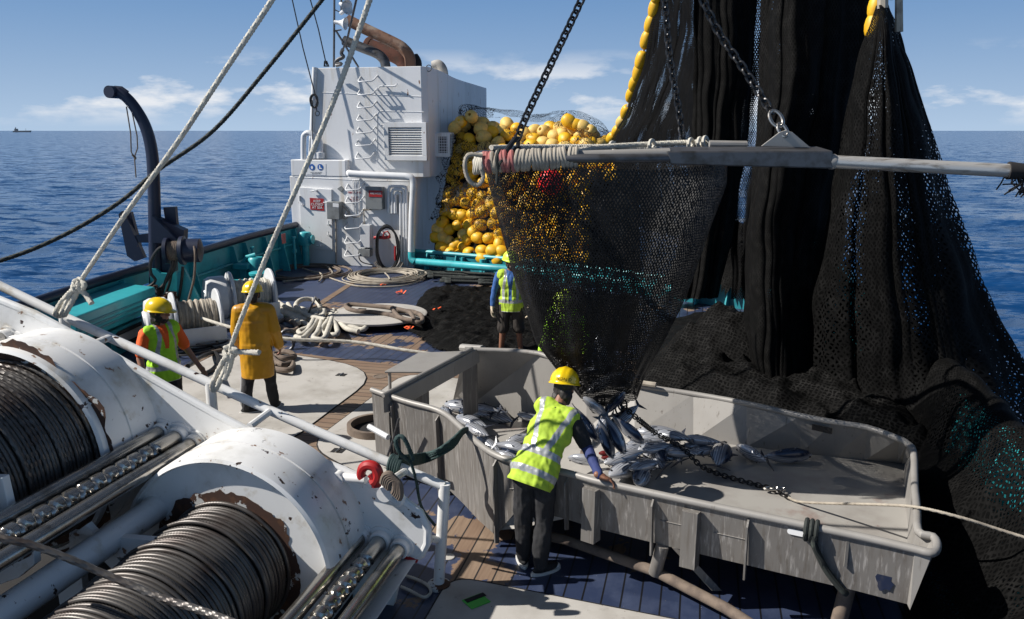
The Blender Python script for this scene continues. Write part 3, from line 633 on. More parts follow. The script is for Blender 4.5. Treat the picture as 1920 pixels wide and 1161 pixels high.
# weld seams
mb = MB()
def seamline(pts, u, r=.008): mb.tube([U(x, y, u) for x, y in pts], r, n=5)
seamline([(596, 173), (790, 181)], u1-.002); seamline([(707, 300), (707, 214), (711, 208), (795, 210)], u1-.002); seamline([(552, 332), (680, 338), (775, 340)], UF-.002)
seamline([(708, 233), (720, 234)], u1-.002); mb.build('weld_seams', 'house', t)
# ladder rungs
def rung(x0, x1, y, u, dn=10, out=.24):
    a, b = U(x0, y, u), U(x1, y-2, u); o = V((0, 0, 0))-UX*out
    w = (b-a); pts = [a+UX*.02, a+o*.85+w*.04-V((0, 0, .13)), a+o+w*.10-V((0, 0, .16)), b+o-w*.12-V((0, 0, .16)), b+o*.85-w*.05-V((0, 0, .13)), b+UX*.02]
    mb = MB(); mb.tube(pts, .020, n=8); return mb
ys = [143, 167.5, 191.5, 215.5, 239, 262.5, 286.5]
for i, y in enumerate(ys): rung(676-i*.9, 708-i*.9, y, u1).build('ladder_rung', 'white', t, smooth=True)
for i, (y, mm) in enumerate(((345, 'white'), (369, 'white'), (393, 'white'), (417, 'redfade'), (444, 'white'), (468, 'white'))): rung(652-i*.3, 683-i*.3, y, UF).build('ladder_rung', 'white', t, smooth=True)
# louvre
a, b, c, d = U(722, 230, u1), U(803, 234, u1), U(801, 303, u1), U(720, 297, u1)
va, vb, zl0, zl1 = sv(a), sv(b)-.02, d.z-.05, a.z
lv = thing('tmp', '', '') ; bpy.data.objects.remove(lv)
mb = MB(); fr = .13
for q in ((va, vb, zl1-fr, zl1), (va, vb, zl0, zl0+fr), (va, va+fr, zl0+fr, zl1-fr), (vb-fr, vb, zl0+fr, zl1-fr)): mb.sbox(u1-.12, u1-.003, *q)
lo = mb.build('louvre_frame', 'house', t, smooth=False, bev=.008)
mb = MB(); ns = 12
for i in range(ns):
    z = zl0+fr+(zl1-zl0-2*fr)*(i+.5)/ns; h = (zl1-zl0-2*fr)/ns
    mb.hexa([S(u1-.105, va+fr, z-h*.42), S(u1-.105, vb-fr, z-h*.42), S(u1-.085, vb-fr, z-h*.42), S(u1-.085, va+fr, z-h*.42), S(u1-.045, va+fr, z+h*.40), S(u1-.045, vb-fr, z+h*.40), S(u1-.028, vb-fr, z+h*.40), S(u1-.028, va+fr, z+h*.40)])
mb.build('louvre_slats', 'house', lo, smooth=False)
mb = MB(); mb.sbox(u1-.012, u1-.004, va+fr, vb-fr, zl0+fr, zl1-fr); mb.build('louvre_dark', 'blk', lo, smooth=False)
# mesh box on the right-hand side wall
cx = U(828, 270, 21.6); mb = MB(); v0 = vr1; zz0, zz1 = U(828, 293, 21.6).z, U(828, 250, 21.6).z
mb2 = MB()
for q in ((21.5, 21.56),): 
    mb2.sbox(21.42, 21.46, v0-.0, v0+.42, zz1-.09, zz1); mb2.sbox(21.42, 21.46, v0, v0+.42, zz0, zz0+.09); mb2.sbox(21.42, 21.46, v0, v0+.08, zz0+.09, zz1-.09); mb2.sbox(21.42, 21.46, v0+.34, v0+.42, zz0+.09, zz1-.09)
mb2.sbox(21.465, 22.6, v0, v0+.44, zz1-.02, zz1+.02); mb2.sbox(21.465, 22.6, v0, v0+.44, zz0-.02, zz0+.02); mb2.sbox(22.5, 22.6, v0, v0+.44, zz0+.02, zz1-.02)
cb = mb2.build('mesh_cage', 'house', t, smooth=False)
mb = MB()
for i in range(6): z = zz0+.09+(zz1-zz0-.18)*(i+.5)/6; mb.tube([S(21.43, v0+.08, z), S(21.43, v0+.34, z)], .012, n=4)
for i in range(4): v = v0+.08+.26*(i+.5)/4; mb.tube([S(21.435, v, zz0+.09), S(21.435, v, zz1-.09)], .012, n=4)
for i in range(12): u = 21.5+i*.09; mb.tube([S(u, v0+.43, zz0), S(u, v0+.43, zz1)], .010, n=4)
for i in range(8): z = zz0+(zz1-zz0)*(i+.5)/8; mb.tube([S(21.47, v0+.432, z), S(22.55, v0+.432, z)], .010, n=4)
mb.build('cage_wire', 'white', cb)
mb = MB(); mb.sbox(21.5, 22.45, v0+.02, v0+.40, zz0+.03, zz1-.03); mb.build('cage_filter', 'darksteel', cb, smooth=False)
# door
def plate(name, pts, u, th, m, par, bev=.006): mb = MB(); mb.prism([U(x, y, u) for x, y in pts], UX*-th); return mb.build(name, m, par, smooth=False, bev=bev)
door = plate('door', [(563, 351), (623, 355), (625, 470), (567, 464)], UF-.003, .06, 'house', t)
mb = MB()
for x, y in ((562, 372), (567, 440)): p = U(x, y, UF-.08); mb.cyl(p-V((0, 0, .07)), p+V((0, 0, .07)), .03, 10)
mb.build('hinge', 'white', door)
def dog(x, y, dx, dy): 
    mb = MB(); p = U(x, y, UF-.12); q = U(x+dx, y+dy, UF-.12); mb.cyl(p+UX*.1, p-UX*.03, .03, 10); mb.tube([p, q], .018, n=8); mb.build('door_clip', 'white', door)
for q in ((592, 358, -10, 1), (616, 380, -10, 0), (616, 422, 0, -8), (616, 442, 0, -8), (600, 461, -7, 0), (567, 386, 0, -4), (570, 442, 0, -5)): dog(*q)
plate('red_sign', [(581, 371), (607, 373), (608, 395.5), (582, 393)], UF-.066, .008, 'red', door, 0)
def sign(txt, x, y, size, u, m, par, name='lettering', lsp=None): 
    me = textmesh(txt, size, U(x, y, u), VX, (0, 0, 1), 0, .002); return link_mesh(me, name, m, par, False)
sign('KEEP\nCLOSED\nAT SEA', 594.5, 383.5, .098, UF-.079, 'signw', door)
sign('FIRE FLAPS', 665, 361.5, .082, UF-.006, 'red', t); sign('CLOSE\nIN EVENT\nOF FIRE', 665, 374.5, .068, UF-.006, 'redfade', t)
# mandatory-wear signs
for x, k in ((585, 0), (600.5, 1)):
    p = U(x, 313.5, UF-.018); mb = MB(); mb.lathe(p, -UX, [(0, 0), (0, .085), (.004, .085), (.004, 0)], 28); sg = mb.build('blue_round_sign', 'blue', t, smooth=False)
    mb = MB(); n2 = 14
    if k == 0:
        mb.prism([p-UX*.006+VX*(.035*cos(a))+V((0, 0, .045*sin(a)-.012)) for a in np.linspace(0, 2*pi, n2, False)], -UX*.002)
    else: mb.prism([p-UX*.006+VX*x_+V((0, 0, z_)) for x_, z_ in ((-.03, .05), (.0, .05), (.005, -.01), (.05, -.03), (.05, -.05), (-.035, -.05))], -UX*.002)
    mb.build('pictogram', 'signw', sg, smooth=False)
sign('BOOTS AND HELMET\nMUST BE WORN', 593, 325, .036, UF-.016, 'grey', t)
plate('sign_board', [(575, 305), (611, 307), (611, 329), (575, 327)], UF-.0125, .003, 'signw', t, 0)
# boxes
bx = plate('fire_hose_box', [(690, 349), (721, 350), (722, 392), (691, 391)], UF-.003, .20, 'grey', t, .01)
plate('red_sign', [(691.5, 357), (717, 358), (717, 370), (692, 369)], UF-.206, .006, 'red', bx, 0); sign('FIRE HOSE', 704.5, 363, .070, UF-.215, 'signw', bx)
plate('junction_box', [(620, 377), (643, 378), (644, 410), (621, 409)], UF-.003, .26, 'grey', t, .01)
plate('paper_label', [(624, 381), (635, 382), (635, 389), (624, 388)], UF-.266, .003, 'signw', t, 0)
plate('switch_box', [(681, 420), (699, 421), (699, 463), (681, 462)], UF-.003, .20, 'white', t, .01)
plate('switch_box', [(678, 465), (699, 466), (699, 480), (678, 479)], UF-.003, .20, 'grey', t, .01)
def pipe(name, pts, u, r, m, par, n=10, sm=4): 
    P = [U(x, y, u) for x, y in pts]; mb = MB(); mb.tube(cat(P, sm) if sm else P, r, n=n); return mb.build(name, m, par)
pipe('conduit', [(629, 410), (630, 440), (630, 494)], UF-.03, .02, 'ropeg', t, 8, 0)
pipe('cable', [(633, 380), (648, 392), (655, 402), (665, 408), (678, 402), (680, 393), (690, 393)], UF-.06, .012, 'ropeg', t, 6)
pipe('cable', [(640, 395), (642, 408), (650, 410), (655, 396), (648, 388)], UF-.08, .012, 'ropeg', t, 6)
pipe('cable', [(678, 466), (673, 472), (674, 486), (682, 493), (700, 497)], UF-.12, .016, 'black', t, 6)
pipe('conduit', [(683, 420), (682, 395), (697, 393)], UF-.05, .015, 'ropeg', t, 6, 0)
for x in (661, 666, 672): pipe('conduit', [(x, 338), (x+.5, 345), (x+1, 430)], UF-.02, .012, 'white', t, 6, 0)
mb = MB(); mb.prism([U(x, y, UF-.004) for x, y in ((633, 354), (640, 349), (645, 354), (640, 360))], -UX*.03); mb.build('diamond_plate', 'grey', t, smooth=False)
# bent vent pipes on the right of the lower wall
for i, (xa, xb, yt, yb1) in enumerate(((729, 762, 349, 400), (735.5, 757, 355, 400), (741.5, 751, 361, 400))):
    pts = [(xa, yb1), (xa-.3, yt+6), (xa+2, yt+1), (xa+6, yt), (xb-5, yt+.6), (xb-1, yt+2), (xb+.4, yt+7), (xb+1.5, 498)]
    P = [U(x, y, UF-.10) for x, y in pts]; mb = MB(); mb.tube(P, .045, n=12); mb.build('vent_pipe', 'white', t)
a = UF-.30
P = [U(655, 325, UF-.1), U(657, 326, a), *[U(x, y, a) for x, y in ((690, 328), (760, 331), (770, 332.5), (774.5, 337), (776, 346), (773, 400), (771.5, 472))]]
mb = MB(); mb.tube(P, .095, n=16); mb.build('large_pipe', 'white', t)
# hose coil on its bracket
hs = thing('hose_coil', 'black hose and cable coiled on a red bracket on the white deckhouse', 'hose coil', tuple(U(727, 470, UF-.2)))
mb = MB()
for k in range(9):
    r0, r1 = .30+.012*(k % 4), .56+.02*(k % 5); c = U(727+random.uniform(-1, 1), 466+random.uniform(-1.5, 1.5), UF-.20-.02*k)
    mb.tube([c+VX*(r0*cos(a)*(1+.05*sin(3*a+k)))+V((0, 0, r1*sin(a))) for a in np.linspace(0, 2*pi, 40, False)], .018, n=6, closed=True)
mb.build('hose', 'black', hs)
mb = MB()
for k in range(5):
    c = U(727+random.uniform(-1, 1), 472+k*.8, UF-.30-.01*k); a0 = -pi*.95
    mb.tube([c+VX*((.40+.02*k)*cos(a))+V((0, 0, .52*sin(a))) for a in np.linspace(-2.6, -.5, 20)], .014, n=6)
mb.build('cable', 'ropeg', hs)
mb = MB(); mb.tube([U(702, 446, UF-.25), U(712, 445, UF-.28), U(720, 446, UF-.3), U(732, 444, UF-.28)], .045, n=10); mb.tube([U(x, y, UF-.34) for x, y in ((719, 444), (720, 436), (727, 434), (731, 440), (729, 446))], .022, n=8); mb.tube([U(741, 462, UF-.36), U(741, 488, UF-.34)], .03, n=8); mb.build('bracket', 'red', hs)
# vents on the left of the casing
c = [U(x, y, UF+.1) for x, y in ((569, 299), (569, 262), (571, 253), (578, 249), (585, 252), (588, 259), (588, 297))]
mb = MB(); mb.tube(cat(c, 4), .075, n=14); mb.build('vent_gooseneck', 'white', t)
for x in (593, 601):
    q = U(x, 297, UF+.15); mb = MB(); mb.lathe(q, (0, 0, 1), [(0, .12), (.16, .12), (.17, .08), (.30, .07)], 16); mb.tube(cat([U(x, 283, UF+.15), U(x, 270, UF+.15), U(x-3, 262, UF+.15), U(x-6, 262, UF+.15)], 4), .07, n=12); mb.build('vent_gooseneck', 'white', t)
# broken lamp bracket and small eyes
mb = MB(); p = U(728, 162, u1); mb.tube([p+VX*-.22-UX*.06, p+VX*.25-UX*.08], .02, n=6); mb.tube([p+VX*-.22-UX*.06, p+VX*-.25-UX*.2-V((0, 0, .12))], .018, n=6); mb.tube([p+VX*.2-UX*.06, p+VX*.3-UX*.12+V((0, 0, .05))], .018, n=6); mb.build('lamp_bracket', 'white', t)
# exhaust pipes
ue = 22.0
def exh(name, pts, r, m, label, u=ue, tilt=0):
    P = cat([U(x, y, u) for x, y in pts], 6); mb = MB(); mb.tube(P, r, n=20); 
    mb.tube([P[3], P[3]+(P[4]-P[3])*.01], r*1.0, n=20); return tag(mb.build(name, m), label, 'exhaust pipe', 'exhaust pipes on the deckhouse')
exh('exhaust_pipe', [(652, 38), (690, 57), (742, 82), (758, 93), (768, 108), (770, 135)], .155, 'rust', 'long rust streaked exhaust pipe bending down, the upper one', ue)
exh('exhaust_pipe', [(645, 76), (680, 90), (705, 100), (716, 108), (722, 118), (724, 135)], .135, 'darksteel', 'grey weathered exhaust pipe, the lower one on the left', ue-.3)
mb = MB(); P = cat([U(x, y, ue+.8) for x, y in ((688, 83), (715, 95), (745, 108), (758, 120), (765, 135))], 6); mb.tube(P, .20, n=20)
mb.lathe(P[0], P[0]-P[1], [(-.1, .21), (.02, .21), (.05, .18), (.06, .0)], 20); tag(mb.build('silencer', 'rustred'), 'fat red rusted silencer behind the two exhaust pipes', 'silencer')
mb = MB(); P = cat([U(x, y, ue+.6) for x, y in ((775, 140), (778, 120), (772, 108))], 6); mb.tube(P, .2, n=16); tag(mb.build('exhaust_pipe', 'blk'), 'black sooty exhaust elbow behind the upper rusty pipe', 'exhaust pipe', 'exhaust pipes on the deckhouse')
mb = MB(); q = S(25.0, vr1-.05, 0); P = cat([U(x, y, 23.6) for x, y in ((832, 145), (829, 130), (822, 122), (812, 124))], 6); mb.tube(P, .15, n=18, caps=False); hd = mb.build('vent_cowl', 'hatch'); tag(hd, 'grey cowl vent with a dark mouth on the right corner of the deckhouse roof', 'cowl vent')
mb = MB(); mb.lathe(P[-1]+(P[-1]-P[-2])*-.3, P[-1]-P[-2], [(0, 0), (0, .145)], 18); mb.build('mouth', 'blk', hd)
mb = MB(); c = U(804, 128, 20.9); mb.tube([c+VX*.08*cos(a)+V((0, 0, .08*sin(a))) for a in np.linspace(0, 2*pi, 14, False)], .012, n=5, closed=True); tag(mb.build('ring', 'darksteel'), 'small iron ring hooked over the top right corner of the deckhouse', 'ring')
# mast with horns
ms = thing('signal_mast', 'thin dark steel mast with horn loudspeakers on the deckhouse roof', 'mast', tuple(U(626, 125, 21.3)))
mb = MB(); mb.tube([U(626, 126, 21.3), U(628, -160, 21.3)], .03, n=8); mb.tube([U(640, 20, 21.3), U(640, -160, 21.3)], .03, n=8); mb.build('pole', 'darksteel', ms)
mb = MB(); mb.tube([U(630, 58, 21.3), U(672, 126, 21.3)], .03, n=6); mb.tube([U(655, 100, 21.3), U(655, 126, 21.3)], .025, n=6); mb.tube([U(627, 58, 21.3), U(640, 56, 21.3)], .02, n=6)
for y in range(-150, 60, 24): mb.tube([U(627, y, 21.3), U(640, y+6, 21.3)], .015, n=5)
mb.build('brace', 'darksteel', ms)
for (x, y, dx, dy) in ((640, 8, -1, .3), (641, 24, -1, -.3), (630, 42, 1, .15)):
    p = U(x, y, 21.1); dr = (VX*dx*-1*(-1)+V((0, 0, -dy))).normalized() if dx > 0 else (VX*.9-V((0, 0, dy))-UX*.6).normalized()
    mb = MB(); mb.lathe(p, dr, [(-.05, .05), (.08, .055), (.16, .08), (.24, .13), (.28, .17), (.28, .15), (.2, .08), (.1, .03), (.08, 0)], 18); mb.build('horn', 'white', ms)
mb = MB(); mb.tube(cat([U(x, y, 21.0) for x, y in ((643, 92), (640, 100), (644, 107), (634, 112), (630, 118), (640, 120), (630, 123))], 5), .05, n=7); tag(mb.build('shackle', 'darksteel'), 'grey shackles at the foot of the mast stay', 'shackle')
mb = MB(); mb.tube([U(641, 98, 21.0), U(652, 70, 20.5), U(668, 0, 19.5), U(672, -60, 19)], .03, n=8); tag(mb.build('mast_stay', 'darksteel'), 'dark steel stay rising from the shackles beside the mast', 'wire stay', 'rigging wires above the deckhouse')
for k, (pts, lab) in enumerate(((((548, 0), (568, 90), (592, 182)), 'thin black wire stay ending in a hank on the casing'), (((582, 0), (597, 55), (612, 122)), 'thin black wire stay ending on the deckhouse roof edge'))):
    mb = MB(); P = [U(x, y, 20.5) for x, y in pts]; P.insert(0, P[0]+(P[0]-P[1])*.6); mb.tube(P, .018, n=6)
    if k == 1: mb.tube([U(609, 115, 20.5), U(608, 124, 20.6), U(616, 124, 20.6), U(612, 115, 20.5)], .025, n=6)
    tag(mb.build('wire_stay', 'black'), lab, 'wire stay', 'rigging wires above the deckhouse')
mb = MB(); c = U(592, 190, 20.45)
for k in range(7): a = random.uniform(0, 6); mb.tube(cat([c+VX*(.10*cos(b))+V((0, 0, .17*sin(b)))-UX*(.1+.03*cos(b*2+a)) for b in np.linspace(0, 2*pi, 9)+k], 3), .025, n=6)
mb.tube([U(593, 200, 20.4), U(594, 208, 20.4)], .015, n=6); mb.tube([U(595+3.8*cos(a), 213+4.5*sin(a), 20.35) for a in np.linspace(0, 2*pi, 14, False)], .012, n=5, closed=True)
mb.tube([U(586, 188, 20.5), U(586, 262, 20.45)], .014, n=5); tag(mb.build('block_and_line', 'black'), 'black line hanked over a small block on the left edge of the casing', 'pulley block')
# distant ship
c = ray(40, 246.2); p = V((0, 0, H))+c*(3600/c.y); p.z = -2.7; t = thing('distant_ship', 'tiny grey ship far away on the horizon at the left', 'ship', tuple(p))
mb = MB(); mb.prism([p+V((x, 0, z)) for x, z in ((-38, 0), (36, 0), (40, 7), (-38, 6))], (0, 9, 0)); mb.build('hull', 'grey', t)
mb = MB(); mb.box(p+V((-24, 4, 10)), 13, 7, 9, ax=(1, 0, 0)); mb.box(p+V((-26, 4, 17)), 3, 3, 7, ax=(1, 0, 0)); mb.tube([p+V((18, 4, 5)), p+V((18, 4, 16))], .6, n=6); mb.build('superstructure', 'grey', t)
# ---------------------------------------------------------------- davit on the port bulwark
yd = 15.0
bp_ = D(290, 470, yd)
t = thing('davit_crane', 'tall navy curved davit post with hydraulic drum and hoses beside the turquoise bulwark', 'davit', (bp_.x, bp_.y, 0))
DQ = lambda x, y, dy=0.: D(x, y, yd+dy)
mb = MB(); path = cat([DQ(292, 560), DQ(291, 470), DQ(288, 330), DQ(283, 275), DQ(272, 236), DQ(255, 205), DQ(238, 184), DQ(222, 174), DQ(214, 173)], 6)
rs = [.118-.03*i/len(path) for i in range(len(path))]; mb.tube(path, .1, n=20, rs=rs); mb.build('post', 'navy', t)
mb = MB(); a = DQ(214, 173); mb.cyl(a+UX*.14, a-UX*.14, .11, 18); mb.tube([DQ(215, 165), DQ(228, 166), DQ(239, 174)], .04, n=8); mb.build('head_sheave', 'navy', t)
mb = MB(); mb.prism([DQ(x, y, -.1) for x, y in ((284, 404), (345, 432), (344, 452), (330, 455), (284, 455))], (0, .2, 0)); mb.prism([DQ(x, y, -.3) for x, y in ((284, 404), (330, 448), (326, 458), (284, 455))], (0, .12, 0)); mb.build('gusset', 'navy', t, smooth=False)
mb = MB(); mb.prism([DQ(x, y) for x, y in ((284, 450), (322, 450), (322, 512), (300, 510), (286, 500))], (0, .3, 0)); mb.build('housing', 'navy', t, smooth=False)
for nm, q in (('fender_blade', ((222, 402), (228, 396), (245, 398), (268, 484), (252, 490), (238, 480))), ('fender_blade', ((306, 389), (325, 388), (332, 425), (330, 440), (312, 430)))):
    mb = MB(); mb.prism([DQ(x, y, .2) for x, y in q], (0, .10, 0)); mb.prism([DQ(x+3, y, .08) for x, y in q[:1]+q[1:2]+q[3:4]+q[4:5]], (0, .11, 0)); mb.build(nm, 'navy', t, smooth=False)
mb = MB(); mb.prism([DQ(x, y, .1) for x, y in ((250, 442), (262, 440), (284, 437), (284, 455), (262, 455), (250, 456))], (0, .1, 0)); mb.build('bracket', 'navy', t, smooth=False)
c = DQ(346, 470, -.35); ax = (UX*.35+VX*.94).normalized()
mb = MB(); mb.lathe(c-ax*.34, ax, [(0, 0), (0, .24), (.06, .24), (.07, .15), (.26, .15), (.27, .26), (.34, .27), (.36, .22), (.62, .22), (.66, .1), (.66, 0)], 28); mb.build('hydraulic_drum', 'navy', t)
mb = MB()
for k in range(6): mb.tube([c+ax*(-.26+k*.03)+ax.orthogonal().normalized()*(.165*cos(a))+ax.cross(ax.orthogonal().normalized())*(.165*sin(a)) for a in np.linspace(0, 2*pi, 24, False)], .017, n=6, closed=True)
mb.tube(cat([DQ(364, 462, -.5), DQ(366, 480, -.6), DQ(364, 520, -.6), DQ(357, 550, -.5), DQ(350, 575, -.4)], 6), .022, n=8); mb.build('drum_wire', 'ropeb', t)
for k, q in enumerate((((312, 461), (296, 468), (283, 490), (283, 512), (291, 524), (287, 532), (277, 538)), ((325, 462), (323, 495), (313, 520), (305, 545), (300, 568)), ((338, 478), (330, 488), (326, 505), (310, 530), (296, 545)), ((343, 500), (340, 530), (336, 555), (331, 572)), ((321, 460), (322, 500), (318, 530), (306, 560), (292, 575)))):
    mb = MB(); mb.tube(cat([DQ(x, y, -.45+.05*k) for x, y in q], 6), .028, n=8); mb.build('hydraulic_hose', 'black', t)
for x, y in ((283, 543), (318, 565)):
    mb = MB(); c = DQ(x, y, -.4)
    for k in range(5): mb.box(c+V((random.uniform(-.12, .12), random.uniform(-.05, .05), random.uniform(-.12, .12))), .16, .12, .14)
    mb.build('valve_block', 'rustrim', t, smooth=False, bev=.01)
mb = MB(); mb.prism([DQ(x, y, -.15) for x, y in ((282, 504), (292, 505), (300, 512), (322, 514), (330, 510), (345, 600), (280, 600))], (0, .08, 0)); mb.prism([DQ(x, y, -.25) for x, y in ((332, 512), (345, 504), (372, 560), (375, 590), (332, 600))], (0, .08, 0)); mb.build('pedestal', 'turq', t, smooth=False)
mb = MB(); mb.tube([DQ(237, 200, -.05), DQ(245, 250), DQ(246, 285), DQ(252, 296)], .012, n=6); mb.tube([DQ(248, 212, -.05), DQ(257, 255), DQ(258, 278), DQ(252, 294), DQ(255, 333)], .012, n=6); mb.tube([DQ(248, 290), DQ(255, 298), DQ(252, 292)], .02, n=6)
tag(mb.build('rope_lanyard', 'ropeb'), 'thin brown cord looped over the navy davit arm with a knot', 'cord')
# ---------------------------------------------------------------- mooring winches
def mooring(c, ax, lab, ropem, sc=1., tail=None):
    ax = ax.normalized(); t = thing('mooring_winch', lab, 'mooring winch', (c.x, c.y, 0), 'white mooring winches on the deck'); ct = V((c.x, c.y, .52*sc)); up = V((0, 0, 1)); sd_ = up.cross(ax)
    for s_ in (-1, 1):
        mb = MB(); mb.lathe(ct+ax*(.36*s_*sc), ax*s_, [(-.02, 0), (-.02, .46*sc), (0, .47*sc), (.03*sc, .46*sc), (.03*sc, .0)], 40); mb.build('flange', 'white', t, 40)
    mb = MB(); mb.lathe(ct-ax*(.38*sc), -ax, [(0, .30*sc), (.10, .40*sc), (.34*sc, .40*sc), (.42*sc, .36*sc), (.44*sc, .20*sc), (.47*sc, .18*sc), (.47*sc, 0)], 32); mb.build('gear_case', 'white', t, 40)
    mb = MB(); mb.lathe(ct-ax*.34*sc, ax, [(0, .20*sc), (.68*sc, .20*sc)], 24); mb.build('drum_core', 'white', t)
    mb = MB(); pts = []
    nn = 13
    for k in range(nn*28):
        a = 2*pi*k/28; f = k/(nn*28); r = .27*sc+.015*sin(f*37); pts.append(ct+ax*((-.31+.62*f)*sc)+up*(r*cos(a))+sd_*(r*sin(a)))
    mb.tube(pts, .032*sc, n=6); mb.build('rope_turns', ropem, t)
    mb = MB(); b = ct-up*.5*sc
    mb.hexa([b+ax*x+sd_*y+up*z for z in (0, .14) for x, y in ((-.75*sc, -.42*sc), (.48*sc, -.42*sc), (.48*sc, .36*sc), (-.75*sc, .36*sc))]); mb.hexa([b+ax*x+sd_*y+up*z for z in (.142, .40*sc) for x, y in ((-.42*sc, -.46*sc), (.42*sc, -.46*sc), (.42*sc, -.43*sc), (-.42*sc, -.43*sc))]); mb.build('bed', 'white', t, smooth=False, bev=.01)
    return t
axm = (G(410, 640)-G(340, 655)); axm = V((.80, .60, 0))
mooring(G(372, 648), V((.86, .5, 0)), 'white mooring winch with grey rope, the nearer one behind the man in the vest', 'ropeg', 1.0)
mooring(G(474, 603), V((.86, .5, 0)), 'white mooring winch wound with white rope, the one farther back behind the coat man', 'ropew', 1.05)
# ---------------------------------------------------------------- ropes, coils on deck
def coil(name, pts_fn, n, r, m, lab, catg, group=None, seed=0):
    mb = MB(); rr = random.Random(seed)
    for k in range(n): mb.tube(pts_fn(k, rr), r, n=6, closed=True)
    return tag(mb.build(name, m), lab, catg, group)
def ringpts(c, a, b, z, rr, wob=.05, rot=0., n=44):
    ph = rr.uniform(0, 6); dx, dy = rr.uniform(-wob, wob)*1.4, rr.uniform(-wob, wob)*1.4
    return [V((c.x+dx+a*cos(t)*cos(rot)-b*sin(t)*sin(rot), c.y+dy+a*cos(t)*sin(rot)+b*sin(t)*cos(rot), z+.012*sin(2*t+ph))) for t in np.linspace(0, 2*pi, n, False)]
c = G(723, 521); coil('wire_coil', lambda k, rr: ringpts(c, .98-.055*(k % 8)+rr.uniform(-.03, .03), .98-.05*(k % 8), .025+.022*(k//5), rr, .06), 22, .017, 'ropeg', 'large grey wire rope coil on the planks in front of the hose coil', 'wire coil', seed=2)
mb = MB(); mb.tube(cat([G(x, y, .03) for x, y in ((618, 521), (645, 530), (668, 536), (705, 538), (752, 536), (785, 528), (796, 522), (786, 514), (775, 512))], 6), .02, n=6); mb.tube(cat([G(x, y, .12) for x, y in ((722, 512), (728, 518), (731, 524))], 3), .02, n=6); tag(mb.build('loose_wire', 'ropeg'), 'loose grey wire end trailing across the planks from the big coil', 'wire')
c3 = G(566, 513)
def f3(k, rr): return ringpts(c3, 1.2-.06*k+rr.uniform(-.05, .05), 1.25-.07*k, .03+.015*(k % 3), rr, .08)[:rr.choice((44, 44, 44))]
coil('wire_coil', f3, 7, .018, 'ropeb', 'flat brown wire coil in the shadow of the bulwark', 'wire coil', seed=5)
mb = MB(); mb.tube(cat([G(x, y, .05) for x, y in ((568, 503), (585, 509), (600, 512), (604, 520), (598, 528))], 5), .022, n=6); mb.tube(cat([G(x, y, .05) for x, y in ((594, 495), (610, 498), (620, 506), (622, 514), (600, 520), (570, 524), (530, 528))], 5), .02, n=6); tag(mb.build('loose_wire', 'ropeg'), 'loose pale wire ends sprawled over the flat brown coil', 'wire')
# stacked black ropes near the coaming
mb = MB(); rr = random.Random(4)
for k in range(13):
    y = 510+k*1.6; z = .04+.05*((k*7) % 3); x0 = 792+rr.uniform(0, 24)+(k > 6)*34
    rope(mb, [G(x0, y-1, z), G(x0+60, y+1+rr.uniform(-1, 1), z), G(900, y+3, z+rr.uniform(0, .04)), G(960, y+5, z), G(1010, y+6, z)], .040, n=8, sm=4)
    e = G(x0, y-1, z); mb.tube(cat([e, e+V((-.12, -.02, 0)), e+V((-.12, -.12, 0)), e+V((0, -.16, 0))], 3), .040, n=7)
tag(mb.build('black_rope_bundle', 'ropek'), 'long bundle of thick black ropes flaked along the turquoise coaming', 'rope bundle')
# white rope pile
mb = MB(); rr = random.Random(8)
def flake(xs, z=.06, r=.052, m_=None): rope(m_ or mb, [G(x, y, z+rr.uniform(0, .05)) for x, y in xs], r, strands=4, n=12, sm=6, pitch=.34, depth=.18)
flake([(498, 548), (520, 566), (545, 580), (575, 585), (600, 578), (590, 563), (566, 562), (555, 575), (580, 592), (610, 600)], .14)
flake([(505, 556), (530, 578), (560, 592), (590, 588), (622, 590), (640, 582), (655, 580), (668, 590)], .08)
flake([(598, 582), (588, 600), (578, 618), (566, 628), (555, 632), (568, 634), (582, 620), (596, 600), (608, 582)], .10)
flake([(608, 582), (604, 600), (596, 622), (588, 634), (606, 636), (615, 618), (622, 598), (626, 582)], .12)
flake([(626, 582), (612, 606), (602, 620), (612, 628), (632, 626), (630, 612), (624, 598), (632, 588)], .10)
flake([(632, 588), (640, 600), (655, 610), (675, 618), (686, 614), (680, 606), (660, 602), (640, 590), (634, 600), (650, 616), (672, 622)], .07)
flake([(540, 570), (560, 600), (580, 588), (560, 578), (545, 590), (560, 606)], .07)
flake([(555, 600), (580, 612), (560, 622), (572, 632)], .05)
for k in range(5): flake([(500+4*k, 560+5*k), (530+3*k, 582+3*k), (566, 596+2*k), (590-6*k, 604-4*k)], .05)
tag(mb.build('white_rope_pile', 'ropew'), 'heap of thick white braided rope flaked on the planks left of the round hatch', 'rope pile')
rr = random.Random(9)
for k, xs in enumerate((((516, 668), (535, 672), (552, 668), (540, 660), (520, 662), (512, 672), (530, 684), (548, 680), (546, 692), (530, 694), (512, 690), (522, 684)), ((520, 605), (535, 600), (552, 606), (556, 618), (540, 620), (525, 612)))):
    mb = MB(); mb.tube(cat([G(x, y, .06+rr.uniform(0, .06)) for x, y in xs], 6), .045, n=9)
    tag(mb.build('brown_rope', 'ropeb'), ('brown fat rope turns on the deck just right of the mustard coat', 'short brown rope loop between the coat and the white rope heap')[k], 'rope', 'fat brown ropes on the deck')
mb = MB(); mb.tube([G(575, 598, .05), G(592, 556, .35), G(598, 562, .4), G(600, 570, .3), G(590, 558, .5), G(582, 580, .3), G(572, 600, .04)], .02, n=7)
tag(mb.build('steel_hook', 'darksteel'), 'grey steel hook leaning in the white rope heap', 'steel hook')
